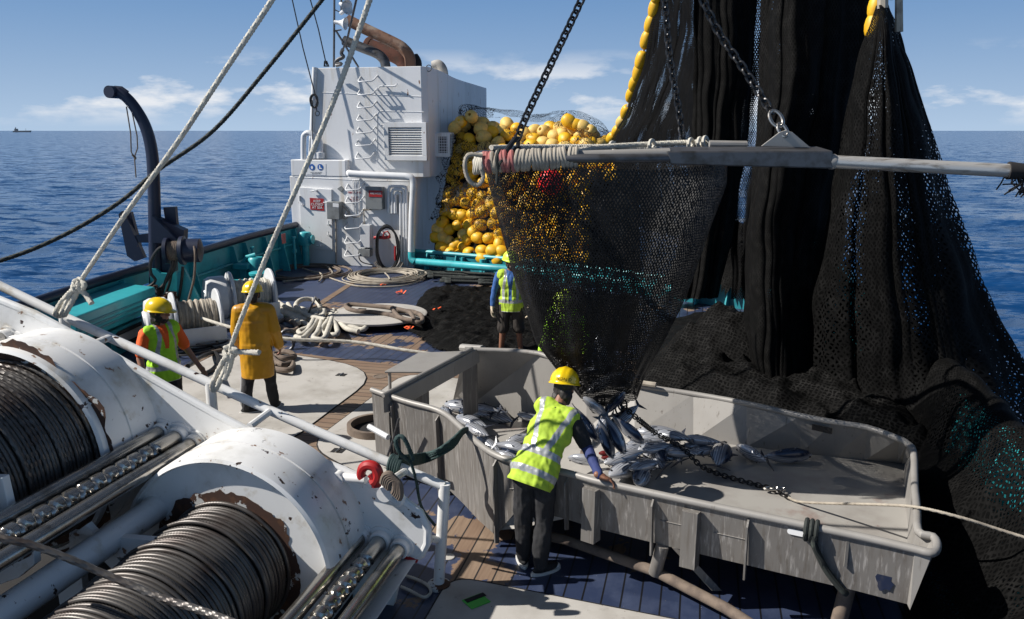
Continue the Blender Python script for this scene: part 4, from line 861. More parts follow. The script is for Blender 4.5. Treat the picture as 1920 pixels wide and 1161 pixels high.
for k, (x, y) in enumerate(((535, 645), (540, 632))):
    mb = MB(); c = G(x, y, .10); mb.tube([c+V((.13*cos(a), .05*cos(a), .13*sin(a))) for a in np.linspace(0, 2*pi, 18, False)], .028, n=8, closed=True)
    tag(mb.build('pad_eye', 'darksteel'), ('steel ring on the deck nearest the coat hem', 'steel ring just behind the other ring beside the coat')[k], 'deck ring', 'steel rings on the deck')
# single line across the deck from the grey rope winch
mb = MB(); p0 = G(376, 600, .4); rope(mb, [G(378, 597, .55), G(430, 613, .5), G(520, 634, .40), G(660, 641, .30), G(760, 657, .22), G(840, 668, .12)], .030, n=10, sm=4, strands=3, depth=.12)
tag(mb.build('mooring_line', 'ropew'), 'taut pale rope running from the nearer mooring winch across the deck towards the bin', 'rope')
# black hoses near man in vest
mb = MB(); rr = random.Random(12)
for k in range(7):
    c = G(368+rr.uniform(-10, 10), 656+rr.uniform(-5, 5)); mb.tube(ringpts(c, .5+rr.uniform(-.2, .1), .28+rr.uniform(-.1, .1), .03+.02*k, rr, .1, rot=rr.uniform(-.5, .5)), .018, n=6, closed=True)
mb.tube(cat([G(x, y, z) for x, y, z in ((352, 687, .5), (372, 672, .30), (395, 662, .08), (406, 664, .06), (410, 676, .06), (400, 692, .05), (378, 704, .05))], 6), .035, n=8)
tag(mb.build('tangled_hoses', 'black'), 'tangle of thin black hoses and one thick hose on the deck beside the vest man', 'hoses')
mb = MB(); mb.tube(cat([G(x, y, .06) for x, y in ((398, 660), (425, 654), (450, 650), (470, 648))], 5), .032, n=8); tag(mb.build('grey_hose', 'ropeb'), 'short grey hose leading from the tangle towards the coat man', 'hose')
# scraps
for i, (x, y, s_) in enumerate(((753, 549, .10), (700, 530, .06), (768, 580, .05), (718, 534, .07), (820, 580, .07), (767, 616, .07))):
    c = G(x, y, .03 if i < 4 else .22); mb = MB()
    for k in range(5): mb.box(c+V((random.uniform(-s_, s_), random.uniform(-s_, s_)*.6, random.uniform(0, .03))), s_, s_*.5, .006, ax=V((random.uniform(-1, 1), random.uniform(-1, 1), .2)).normalized())
    tag(mb.build('orange_scrap', 'orangebit', smooth=False), ('orange scrap of netting on the planks behind the round hatch', 'orange scrap inside the big wire coil', 'tiny orange scrap at the upper left edge of the flat net', 'small orange scrap at the near edge of the wire coil', 'orange scrap on top of the flat black net', 'orange scrap on the black net beside the hatch lid')[i], 'scrap', 'orange scraps on the deck')
# ---------------------------------------------------------------- seine winch in the foreground
UP = 5.35
t = thing('seine_winch', 'big white double-drum winch wound with wire rope in the lower left foreground', 'winch', tuple(G(400, 1100, 0)))
WIN = t
UW = lambda x, y, u=UP: U(x, y, u)
edge = [(-260, 400), (-60, 540), (0, 566), (60, 590), (120, 622), (200, 664), (300, 722), (400, 778), (480, 820), (560, 852), (640, 884), (700, 912), (750, 938), (785, 964), (800, 995), (799, 1020), (788, 1042), (755, 1062)]
low = [(700, 1300), (300, 1500), (-300, 1300), (-400, 700)]
mb = MB(); mb.prism([UW(x, y) for x, y in edge+low], UX*.05); mb.build('side_plate', 'winch', t, 30)
mb = MB(); mb.tube([UW(x, y)+UX*.025 for x, y in edge], .035, n=10); mb.build('plate_rim', 'winch', t)
def k_(p, u0, u1): return p*(u1/u0)
V0 = lambda cx, cy: UW(cx, cy)
c2 = V0(501, 992); c1 = V0(133, 800)
RG = (c2-V0(501, 804)).length
def drum(c, r, ur, rrope, seed, lab):
    """c on the side plate; everything runs towards the camera (-UX)"""
    ax = -UX
    mb = MB(); mb.lathe(c, ax, [(-.0, r*1.0), (.04, r*1.0), (.30, r), (.305, r*.985), (.315, r*.985), (.32, r), (.56, r*.995), (.60, r*.985), (.615, r*.955)], 96); mb.build('brake_band', 'winch', t, 40)
    mb = MB(); mb.lathe(c+ax*.55, ax, [(.065, r*.957), (.03, r*.95), (0, r*.94), (0, rrope*.9)], 96); mb.build('flange_face', 'winch', t, 40)
    # jagged rust round the rope
    vs = []; fs = []; n = 160; e1 = V((0, 0, 1)); e2 = ax.cross(e1)
    for k in range(n):
        a = 2*pi*k/n; rj = rrope*(1.20+.14*noise.noise(V((cos(a)*3, sin(a)*3, seed)))+.06*noise.noise(V((cos(a)*11, sin(a)*11, seed))))
        vs += [c+ax*.556+(e1*cos(a)+e2*sin(a))*(rrope*.85), c+ax*.556+(e1*cos(a)+e2*sin(a))*rj]
    for k in range(n): a = 2*k; b = 2*((k+1) % n); fs.append((a, a+1, b+1, b))
    mb = MB(); mb.add(vs, fs); mb.build('rust_ring', 'rustrim', t, smooth=False)
    # wire turns
    wr = .0180; mb = MB(); L_ = 1.75; turns = int(L_/(wr*1.93)); pts = []; n = 260; rr = random.Random(seed); off = [rr.uniform(-.006, .014) for _ in range(turns+2)]; 
    for k in range(turns*n):
        f = k/n; a = 2*pi*f; i = int(f); ro = off[i]*(1-f+i)+off[i+1]*(f-i)
        lay = .0 if (f % 9.) > 1.6 else .022*sin(pi*(f % 9.)/1.6)
        pts.append(c+ax*(.53+wr*1.93*f+.006*sin(a+seed))+(e1*cos(a)+e2*sin(a))*(rrope-wr+ro+lay))
    mb.tube(pts, wr, n=12, lobes=6, pitch=.14, depth=.34)
    mb.build('wire_turns', 'wire', t)
    mb = MB(); mb.lathe(c, ax, [(.5, rrope-wr*1.6), (2.4, rrope-wr*1.6)], 64); mb.build('wire_core', 'blk', t)
    # far hub seen behind
    mb = MB(); mb.lathe(c, ax, [(0, r*.9), (.3, r*.9)], 48); mb.build('drum_back', 'rustrim', t)
drum(c2, RG, 0, RG*.56, 3, '')
drum(c1, RG*.98, 0, RG*.84, 9, '')
# level-wind rollers and screw
def roller(p, L_, r, nm, screw=False, m='steel', cap_=True):
    ax = -UX
    if not screw: mb = MB(); mb.lathe(p, ax, [(0, r), (L_, r)], 24); mb.build(nm, m, t)
    else:
        mb = MB(); prof_n = 20; nst = int(L_/.008); vs = []; fs = []; e1 = V((0, 0, 1)); e2 = ax.cross(e1); s0 = .30
        for i in range(nst+1):
            x = L_*i/nst
            for k in range(prof_n):
                a = 2*pi*k/prof_n; pit = .125
                g = 0
                if x > s0:
                    for sg in (1, -1):
                        ph = (x/pit+sg*a/(2*pi)) % 1.; dd = min(ph, 1-ph)*pit
                        g = max(g, 1-min(dd/.016, 1))
                q = r*(1-.30*min(1, g*1.8)); vs.append(p+ax*x+e1*(cos(a)*q)+e2*(sin(a)*q))
        for i in range(nst):
            for k in range(prof_n): fs.append((i*prof_n+k, i*prof_n+(k+1) % prof_n, (i+1)*prof_n+(k+1) % prof_n, (i+1)*prof_n+k))
        mb.add(vs, fs); mb.build(nm, m, t)
    mb = MB(); mb.lathe(p+UX*.01, ax, [(0, r*1.32), (.075, r*1.32), (.085, r*1.22), (.085, r*1.01)], 24); mb.lathe(p, ax, [(0, r*1.75), (.015, r*1.7), (.015, r*1.3)], 24); mb.build('roller_collar', 'winch', t)
for nm, (x, y), r, sc in (('guide_rod', (679, 1003), .058, 0), ('level_wind_screw', (716, 1011), .066, 1), ('guide_rod', (753, 1024), .058, 0), ('guide_rod', (308, 806), .056, 0), ('level_wind_screw', (339, 816), .066, 1), ('guide_rod', (367, 828), .056, 0), ('guide_rod', (16, 632), .056, 0), ('level_wind_screw', (34, 644), .06, 1)):
    roller(UW(x, y), 2.3 if y < 900 else 2.6, r, nm, sc)
mb = MB(); p = UW(372, 880); mb.lathe(p-V((0, 0, .08)), -UX, [(0, .10), (3., .10)], 28); mb.build('frame_tube', 'winch', t)
# carriage bracket on the left
u2 = 3.95
mb = MB(); mb.prism([U(x, y, u2) for x, y in ((-20, 887), (18, 889), (34, 960), (48, 1010), (76, 1020), (78, 1050), (48, 1075), (-20, 1100))], -UX*.06); mb.build('carriage_bracket', 'winch', t, smooth=False, bev=.006)
mb = MB(); mb.tube([U(-30, 990, 3.9), U(0, 975, 3.8), U(20, 1000, 3.8)], .04, n=10); mb.cyl(U(30, 1040, 3.8), U(50, 1030, 3.9), .05, 14); mb.build('carriage_pin', 'rustrim', t)
# front beam on the right end, cross beams in the dark
mb = MB(); p = [UW(x, y) for x, y in ((752, 1048), (782, 1048), (770, 1066), (748, 1062))]; mb.prism(p, -UX*2.7); mb.build('end_beam', 'winch', t, smooth=False, bev=.008)
mb = MB(); p = UW(790, 1042); mb.prism([UW(x, y)-UX*.006 for x, y in ((751, 1037), (785, 1049), (783, 1054), (751, 1043))], -UX*.01); mb.build('red_mark', 'red', t, smooth=False)
for q in (((160, 985), (290, 1120), (270, 1125), (140, 1000)), ((130, 1000), (300, 1015), (300, 1050), (130, 1040)), ((100, 1060), (150, 1062), (165, 1180), (120, 1180))):
    mb = MB(); mb.prism([U(x, y, 4.3) for x, y in q], UX*.06); mb.build('cross_brace', 'winch', t, smooth=False)
mb = MB(); mb.sbox(1.2, UP-.05, sv(c1)-2.0, sv(c2)+.75, -.0, .12); mb.build('bed_plate', 'blk', t, smooth=False)
# lugs, hook and shackle on the plate edge
mb = MB(); c = UW(637, 893)-UX*.02; mb.cyl(c+UX*.10, c-UX*.05, .055, 18); mb.cyl(c, UW(690, 895)-UX*.04, .036, 12); mb.build('lug_pin', 'winch', t)
mb = MB(); c = UW(727, 920); mb.cyl(c+UX*.1, c-UX*.08, .06, 18); mb.tube(cat([UW(727, 925), UW(735, 938), UW(748, 942), UW(752, 934), UW(742, 918)], 4), .035, n=8); mb.build('lug_shackle', 'winch', t)
mb = MB(); uH = 5.2
P = cat([U(x, y, uH) for x, y in ((700, 906), (706, 900), (709, 888), (703, 876), (690, 872), (680, 878), (677, 890), (680, 896))], 5); mb.tube(P, .04, n=10, rs=[.045-.012*i/len(P) for i in range(len(P))])
mb.tube(cat([U(x, y, uH) for x, y in ((696, 888), (704, 900), (706, 912))], 4), .036, n=8)
tag(mb.build('red_hook', 'red'), 'red steel cargo hook hanging at the top edge of the white winch plate', 'hook')
mb = MB()
for k in range(5): mb.tube(cat([U(x+k*3.0, y+k*3, uH-.05) for x, y in ((716, 906), (720, 892), (730, 888), (738, 896), (740, 915), (736, 925))], 4), .021, n=7)
tag(mb.build('brown_lashing', 'ropeb'), 'brown wire lashing wrapped beside the red hook on the winch plate', 'lashing')
# loose wire crossing the foreground drum
mb = MB(); rope(mb, [U(-60, 985, 3.3), U(0, 1008, 3.3), U(60, 1022, 3.35), U(130, 1048, 3.4), U(200, 1078, 3.45), U(300, 1120, 3.45), U(380, 1146, 3.4), U(470, 1180, 3.3)], .0225, n=14, strands=6, pitch=.16, depth=.28, sm=6); tag(mb.build('crossing_wire', 'wire'), 'single wire rope crossing over the near drum at the bottom left', 'wire rope')
# ---------------------------------------------------------------- white handrail
UR = 5.72
t = thing('handrail', 'sloping white pipe handrail with rusty chips beside the big winch', 'handrail', tuple(G(823, 1098, 0)))
RAILP = [U(-40, 515, UR), U(0, 536, UR), U(120, 594, UR), U(390, 717, UR), U(600, 812, UR), U(833, 912, UR)]
mb = MB(); mb.tube(RAILP, .040, n=18); mb.build('top_rail', 'winch', t)
mb = MB(); e = G(823, 1099, 0); tp = U(834, 908, UR); mb.tube([tp+V((0, 0, .005)), V((e.x, e.y, .03))], .046, n=18); mb.build('end_post', 'winch', t)
mb = MB(); mb.lathe((e.x, e.y, 0), (0, 0, 1), [(0, 0), (0, .10), (.025, .095), (.035, .055), (.035, 0)], 20); mb.build('foot_flange', 'rustrim', t)
for (a, b) in (((120, 592), (128, 650)), ((394, 718), (404, 800))):
    mb = MB(); mb.tube([U(*a, UR), U(*b, UR)-UX*.02], .044, n=12); mb.build('post', 'winch', t)
for (a, b) in (((208, 632), (160, 652)), ((508, 770), (468, 800)), ((822, 1012), (797, 1010)), ((762, 882), (735, 900))):
    mb = MB(); mb.tube([U(*a, UR), U(*b, UP+.04)], .030, n=10); mb.build('brace', 'winch', t)
# ropes tied to the rail
def bigrope(name, pts, r, m, lab, catg='rope', **k):
    mb = MB(); rope(mb, pts, r, **k); return mb, name, m, lab, catg
mb = MB(); a = U(136, 545, UR-.02)
rope(mb, [U(530, -40, UR-.5), U(510, 0, UR-.48), U(420, 135, UR-.4), U(332, 268, UR-.3), U(240, 395, UR-.2), U(150, 528, UR-.08)], .0215, n=12, sm=4)
for q in (((150, 527), (132, 555), (118, 582), (112, 592), (104, 588), (116, 566), (140, 540)), ((150, 530), (140, 556), (128, 578), (120, 592)), ((138, 530), (150, 524), (158, 534), (150, 546), (138, 542), (140, 530)), ((146, 538), (160, 552), (172, 569))):
    rope(mb, [U(x, y, UR-.10+.03*(i % 2)) for i, (x, y) in enumerate(q)], .026, n=10, sm=5)
tag(mb.build('white_guy_rope', 'ropew'), 'white twisted rope tied to the left end of the handrail, leading up past the davit', 'rope', 'ropes tied to the handrail')
mb = MB()
rope(mb, [U(705, -40, UR-.4), U(693, 0, UR-.4), U(635, 165, UR-.3), U(575, 310, UR-.25), U(500, 480, UR-.2), U(440, 630, UR-.1), U(432, 660, UR-.08)], .0215, n=12, sm=4)
for q in (((434, 655), (425, 685), (412, 715), (402, 732), (398, 722), (412, 690), (428, 662)), ((436, 662), (430, 690), (420, 712)), ((420, 655), (432, 650), (442, 656), (440, 665), (426, 668), (421, 658)), ((436, 659), (460, 660), (486, 661))):
    rope(mb, [U(x, y, UR-.10+.03*(i % 2)) for i, (x, y) in enumerate(q)], .026, n=10, sm=5)
mb.tube([U(425, 680, UR-.15), U(422, 700, UR-.15)], .008, n=5); tag(mb.build('white_guy_rope', 'ropew'), 'white twisted rope knotted to the handrail in front of the mustard coat', 'rope', 'ropes tied to the handrail')
mb = MB(); rope(mb, [D(650, -55, 9.5), D(604, 0, 9.4), D(500, 130, 9.2), D(400, 245, 9.0), D(295, 320, 8.8), D(230, 375, 8.6), D(150, 425, 8.4), D(60, 468, 8.2), D(-40, 502, 8.0)], .025, n=12, sm=6, pitch=.17); tag(mb.build('dark_guy_rope', 'ropek'), 'dark twisted rope crossing the sky and sea behind the two white ropes', 'rope')
# dark green lashing between rail and bin
mb = MB()
for k in range(6):
    o = V((0, 0, .016*k-.03)); rope(mb, [U(745, 868, UR-.02)+o, G(790, 862, .80)+o, G(820, 850, .86)+o+V((0, 0, .02*sin(k))), G(850, 832, .92)+o, G(866, 812, .97)+o*.5, G(876, 806, .93)+o*.3], .017, n=9, sm=4)
rope(mb, [U(770, 866, UR-.04), U(750, 850, UR-.1), U(742, 826, UR-.1), U(752, 818, UR-.1), U(762, 830, UR-.1), U(775, 862, UR-.06)], .02, n=9)
for k in range(5): 
    c = U(734+k*4, 869+k*2, UR); mb.tube([c+UX*(.065*cos(a))+V((0, 0, .065*sin(a)))+VX*(.01*sin(a)) for a in np.linspace(0, 2*pi, 16, False)], .018, n=7, closed=True)
rope(mb, [U(770, 866, UR-.05), U(780, 900, UR-.03), U(790, 950, UR+.1), U(815, 985, UR+.2)], .014, n=8)
tag(mb.build('green_lashing', 'ropeteal'), 'dark green rope lashing tied from the white handrail to the rim of the bin', 'rope')
mb = MB(); rope(mb, [G(x, y, .02) for x, y in ((752, 1100), (770, 1108), (795, 1120), (808, 1110), (800, 1096), (778, 1085), (762, 1080))], .014, n=8, sm=5); tag(mb.build('small_white_rope', 'ropew'), 'short thin white rope curled on the planks at the foot of the rail post', 'rope')
# ---------------------------------------------------------------- metal sorting bin
ZR, ZB = .9, .45
near = [(697, 731, .95), (758, 752, .94), (811, 766, .93), (837, 778, .92), (864, 801, .91), (893, 828, .9), (925, 851, .9), (969, 867, .9), (1060, 886, .9), (1118, 902, .9), (1200, 920, .9), (1340, 950, .9), (1480, 979, .9), (1620, 1008, .9), (1716, 1030, .9)]
lip = [(1748, 1037, .9), (1757, 1024, .9), (1750, 1007, .9), (1722, 997, .9)]
far = [(1719, 951, .9), (1715, 911, .9), (1713, 848, .9), (1701, 832, .9), (1685, 823, .9), (1626, 802, .9), (1563, 792, .9), (1501, 780, .9), (1400, 757, .9), (1300, 739, .9), (1190, 722, .93), (1100, 700, 1.0), (1010, 663, 1.1), (895, 656, 1.1), (872, 655, 1.1)]
g3 = lambda q: G(*q)
t = thing('sorting_bin', 'long worn aluminium fish sorting bin on legs in the middle of the deck', 'fish bin', tuple(G(1300, 1100, 0)))
BIN = t
NP, LP_, FPs = [g3(q) for q in near], [g3(q) for q in lip], [g3(q) for q in far]
rim = NP+LP_+FPs
mb = MB(); mb.tube(cat(rim, 3), .030, n=12); mb.build('rim_tube', 'galv', t)
# wall bottoms
def down(p, z, dx=0, dy=0): return V((p.x+dx, p.y+dy, z))
NB = []
for q, p in zip(near, NP):
    NB.append(down(p, .08 if q[0] < 960 else ZB, .02, .05))
FB = [G(1703, 990, ZB), G(1702, 975, ZB), G(1698, 940, ZB), G(1695, 872, ZB), G(1692, 870, ZB), G(1683, 869, ZB), G(1620, 863, ZB), G(1565, 857, ZB), G(1501, 850, ZB), G(1400, 838, ZB), G(1300, 826, ZB), G(1190, 815, ZB), G(1100, 806, .38), G(1000, 797, .16), G(880, 762, .14), G(849, 753, .14)]
FB = FB[:1]+FB[1:]
def strip(a, b, nm, m, par=None, th=.008):
    mb = MB(); n = len(a); mb.add(list(a)+list(b), [(i, i+1, n+i+1, n+i) for i in range(n-1)]); o = mb.build(nm, m, par or t, smooth=False)
    s = o.modifiers.new('th', 'SOLIDIFY'); s.thickness = th; s.offset = 0; return o
strip(NP, NB, 'near_wall', 'galvw')
endT = [NP[-1]]+LP_+[FPs[0]]; endB = [NB[-1], V((LP_[0].x-.09, LP_[0].y+.03, ZB)), V((LP_[1].x-.14, LP_[1].y, ZB)), V((LP_[1].x-.12, LP_[1].y+.03, ZB)), V((LP_[3].x-.06, LP_[3].y-.02, ZB)), FB[0]]
strip(endT, endB, 'end_wall', 'galv')
ft = FPs; fb = [FB[0], FB[2], FB[3], FB[4], FB[5], FB[6], FB[7], FB[8], FB[9], FB[10], FB[11], FB[12], FB[13], FB[14], FB[15]]
strip(ft, fb, 'far_wall', 'galv')
fl = [V((p.x, p.y, .13 if q[0] < 960 else .25 if q[0] < 1000 else ZB+.006)) for p, q in zip(NB, near)]+[V((p.x, p.y, ZB+.006)) for p in endB[1:5]]+[V((p.x, p.y, p.z+.006)) for p in fb]
mb = MB(); mb.add(fl, [tuple(range(len(fl)))]); o = mb.build('floor', 'binfloor', t, smooth=False)
bm = bmesh.new(); bm.from_mesh(o.data); bmesh.ops.triangulate(bm, faces=bm.faces); bm.to_mesh(o.data); bm.free()
# left end: diagonal beam and partial end walls
a, b = G(728, 745, .95), G(890, 657, 1.1); d = (b-a)
mb = MB(); mb.hexa([p+o_ for o_ in (V((0, 0, -.17)), V((0, 0, .02))) for p in (a+V((-.05, -.03, 0)), b+V((-.05, -.03, 0)), b+V((.06, .05, 0)), a+V((.06, .05, 0)))]); mb.build('end_beam', 'galv', t, smooth=False, bev=.008)
mb = MB(); mb.tube([a+V((-.05, -.03, .03)), b+V((-.03, -.03, .03))], .025, n=10); mb.build('beam_tube', 'galv', t)
mb = MB(); q = [a+V((0, 0, -.172)), a.lerp(b, .40)+V((0, 0, -.172)), V((a.lerp(b, .40).x, a.lerp(b, .40).y, .1)), V((a.x, a.y, .1))]; mb.prism(q, (.03, .03, 0)); mb.build('end_panel', 'galvw', t, smooth=False)
mb = MB(); q = [a.lerp(b, .84)+V((0, 0, -.172)), b+V((0, 0, -.172)), V((b.x, b.y, .3)), V((a.lerp(b, .84).x, a.lerp(b, .84).y, .3))]; mb.prism(q, (.03, .03, 0)); mb.build('end_panel', 'galvw', t, smooth=False)
mb = MB(); s_ = [G(722, 699, .86), G(814, 699, .86), G(868, 661, .86), G(785, 664, .86)]; mb.prism(s_, (0, 0, .02)); mb.tube([s_[0]+V((0, 0, .01)), s_[1]+V((0, 0, .01))], .016, n=6); mb.tube([G(866, 652, .99), G(905, 655, 1.05)], .05, n=8); mb.build('side_shelf', 'galv', t, smooth=False)
for p in (s_[0], s_[3]): mb = MB(); mb.cyl(V((p.x+.05, p.y+.02, 0)), V((p.x+.05, p.y+.02, .86)), .02, 8); mb.build('leg', 'galv', t)
# ribs on the near side
def at_rim(px):
    for i in range(len(NP)-1):
        x0, x1 = near[i][0], near[i+1][0]
        if x0 <= px <= x1: f = (px-x0)/(x1-x0); return NP[i].lerp(NP[i+1], f), (NP[i+1]-NP[i]).normalized(), NB[i].lerp(NB[i+1], f)
for px, kind, zb_ in ((738, 0, .05), (822, 0, .0), (930, 0, .02), (1063, 0, .36), (1112, 1, .36), (1225, 0, .34), (1300, 1, .36), (1404, 0, .33), (1592, 2, .5)):
    p, dd, bt = at_rim(px); n = V((dd.y, -dd.x, 0)).normalized(); dd = V((dd.x, dd.y, 0)).normalized(); mb = MB()
    if kind == 0: mb.prism([p-V((0, 0, .04))+n*.004, p-V((0, 0, .09))+n*.05, V((bt.x, bt.y, zb_+.02))+n*.06, V((bt.x, bt.y, zb_))+n*.004], dd*.014)
    elif kind == 1: mb.hexa([V((q.x, q.y, z))+n*k+dd*j for z, q, kk in ((zb_, bt, .11), (p.z-.06, p, .07)) for k, j in ((.006, -.07), (kk, -.06), (kk, .06), (.006, .07))])
    else: mb.box(p.lerp(bt, .35)+n*.01, .02, .02, .2)
    mb.build('rib', 'galvw', t, smooth=False)
for (x0, y0), (x1, y1) in (((1340, 1001), (1402, 1012)), ((1240, 977), (1290, 992)), ((955, 905), (1000, 915))):
    p, dd, bt = at_rim(x0); q, _, bq = at_rim(x1); n = V((dd.y, -dd.x, 0)).normalized(); mb = MB()
    mb.tube([p.lerp(bt, .5)+n*.006, q.lerp(bq, .5)+n*.006], .005, n=5); mb.build('weld_line', 'galvw', t)
p, dd, bt = at_rim(1496); n = V((dd.y, -dd.x, 0)).normalized(); dd = V((dd.x, dd.y, 0)).normalized(); c = p.lerp(bt, .16)+n*.008; mb = MB()
sl_ = [c+dd*(.045+.022*cos(x))+V((0, 0, .022*sin(x))) for x in np.linspace(-pi/2, pi/2, 7)]+[c+dd*(-.045+.022*cos(x))+V((0, 0, .022*sin(x))) for x in np.linspace(pi/2, 3*pi/2, 7)]
mb.prism(sl_, n*.003); mb.build('slot', 'signw', t, smooth=False)
# blue paint patch, dark notch in far rim
p, dd, bt = at_rim(1668); n = V((dd.y, -dd.x, 0)).normalized(); c = p.lerp(bt, .70)+n*.008; dd = V((dd.x, dd.y, 0)).normalized(); rr = random.Random(2)
mb = MB(); mb.prism([c+dd*(.055*cos(x)*(1+rr.uniform(-.25, .2)))+V((0, 0, .075*sin(x)*(1+rr.uniform(-.25, .2)))) for x in np.linspace(0, 2*pi, 18, False)], n*.002); mb.build('blue_stain', 'navy', t, smooth=False)
p0, p1 = G(1519, 793, .855), G(1556, 801, .855); mb = MB(); n = V((.3, -1, 0)).normalized(); mb.prism([p0+n*.03, p1+n*.03, p1+n*.03-V((0, 0, .06)), p0+n*.03-V((0, 0, .06))], n*.01); mb.build('notch', 'blk', t, smooth=False)
# legs and tube frame below
mb = MB(); mb.tube([G(1000, 1000, .16), G(1060, 1012, .16), G(1230, 1072, .14), G(1360, 1140, .12), G(1460, 1205, .10)], .045, n=14); mb.build('frame_tube', 'ropeb', t)
for (x, y), (x2, y2) in (((1243, 1020), (1228, 1074)),): mb = MB(); mb.tube([G(x, y, .45), G(x2, y2, .14)], .055, n=14); mb.build('leg', 'galvw', t)
mb = MB(); a = G(1270, 1028, .45); b = G(1344, 1108, .12); mb.hexa([p+o_ for p in (a, b) for o_ in (V((-.04, 0, 0)), V((.04, 0, 0)), V((.04, .015, 0)), V((-.04, .015, 0)))]); mb.build('diagonal_brace', 'galvw', t, smooth=False)
for x, y in ((1600, 1085), (1700, 950), (1100, 850)):
    a = G(x, y, .45); mb = MB(); mb.cyl(V((a.x-.06, a.y+.05, 0)), V((a.x, a.y+.05, .448)), .06, 14); mb.build('leg', 'ropeb', t)
mb = MB(); a = G(705, 852, .55); mb.cyl(G(692, 800, .75), G(728, 820, .72), .03, 8); mb.build('pin', 'white', t)
mb = MB(); mb.tube([G(748, 785, .80), G(738, 822, .55), G(722, 868, .2)], .013, n=7); tag(mb.build('steel_bar', 'darksteel'), 'thin steel bar leaning against the left end of the bin', 'steel bar')
mb = MB()
def nw(px, f, o=.035): p, dd, bt = at_rim(px); n = V((dd.y, -dd.x, 0)).normalized(); return p.lerp(bt, f)+n*o
p_, dd_, b_ = at_rim(1522)
for k in range(3):
    c = p_+V((dd_.x, dd_.y, 0))*(.035*k-.03)-V((0, 0, .03)); n = V((dd_.y, -dd_.x, 0)).normalized(); mb.tube([c+n*(.05*cos(x))+V((0, 0, .075*sin(x))) for x in np.linspace(0, 2*pi, 16, False)], .018, n=7, closed=True)
mb.tube(cat([nw(1522, .1), nw(1538, .4), nw(1560, .72), nw(1590, 1.0), nw(1600, 1.08, .02)], 5), .024, n=8); mb.tube(cat([nw(1528, .1, .05), nw(1534, .32, .06), nw(1548, .5, .05), nw(1552, .62, .04)], 5), .018, n=7)
tag(mb.build('black_lashing', 'ropek'), 'black rope lashing knotted on the near rim of the bin and running down its side', 'rope')
mb = MB(); mb.tube([G(1188, 716, .98), G(1230, 722, .98)], .03, n=8); tag(mb.build('wooden_stick', 'ropeg'), 'short pale wooden stick on the far rim of the bin against the net heap', 'stick')
# ---------------------------------------------------------------- fish
def fish_mesh():
    n, m = 22, 26; vs = []; fs = []
    L0 = .5
    for i in range(m):
        f = i/(m-1); x = (f-.48)*L0*.90
        r = .5*L0*.27*(sin(pi*min(1, f**.82*.98+.015))**.80)*(1-.25*max(0, f-.6)) if f < .999 else .0
        r = max(r, .006 if f > .9 else .003); zc = 0
        for k in range(n):
            a = 2*pi*k/n; vs.append((-x, r*.70*sin(a), r*cos(a)))
    for i in range(m-1):
        for k in range(n): fs.append((i*n+k, i*n+(k+1) % n, (i+1)*n+(k+1) % n, (i+1)*n+k))
    fs.append(tuple(range(n-1, -1, -1))); fs.append(tuple(range((m-1)*n, m*n)))
    return vs, fs
def make_fish():
    t = thing('tuna_fish', 'x', 'fish', (0, 0, 0), 'striped tuna in and around the bin')
    mb = MB(); mb.add(*fish_mesh()); mb.build('body', 'fish', t)
    def fin(nm, pts, y=.003):
        mb = MB(); mb.prism([V((x, -y, z)) for x, z in pts], (0, 2*y, 0)); mb.build(nm, 'fishdark', t, smooth=False)
    fin('tail_fin', [(-.215, .0), (-.235, .03), (-.275, .082), (-.262, .03), (-.252, 0), (-.262, -.03), (-.275, -.082), (-.235, -.03)])
    fin('dorsal_fin', [(.06, .058), (.045, .10), (.03, .078), (-.01, .066), (-.02, .06)])
    fin('dorsal_fin', [(-.07, .048), (-.085, .072), (-.10, .042)]); fin('anal_fin', [(-.08, -.046), (-.097, -.072), (-.11, -.038)])
    for s_ in (-1, 1):
        mb = MB(); mb.prism([V((.09, s_*.036, .0)), V((.06, s_*.048, -.012)), V((.02, s_*.052, -.006)), V((.07, s_*.044, .006))], (0, .003*s_, 0)); mb.build('pectoral_fin', 'fishdark', t, smooth=False)
        mb = MB(); mb.ell((.185, s_*.0255, .010), .010, .004, .010, 12); mb.build('eye', 'fisheye', t)
    return t
M['fishdark'] = mat('fin_skin', (.035, .04, .055), .35); M['fisheye'] = mat('fish_eye', (.02, .02, .02), .1)
F0 = make_fish()
from mathutils import Matrix as MX
def fish(head, tail, roll, lab, first=[True]):
    x = (head-tail); ln = x.length; x = x.normalized(); z = V((0, 0, 1)); z = (z-x*z.dot(x)); z = z.normalized() if z.length > .1 else V((0, -1, 0)); y = z.cross(x)
    R3 = MX((x, y, z)).transposed() @ MX.Rotation(roll, 3, 'X')
    o = F0 if first[0] else dup(F0); first[0] = False
    o.location = (head+tail)/2; o.rotation_euler = R3.to_euler(); s_ = min(max(ln/.45, .85), 1.5); o.scale = (s_, s_*1.25, s_*1.25); o['label'] = lab
rf = random.Random(5)
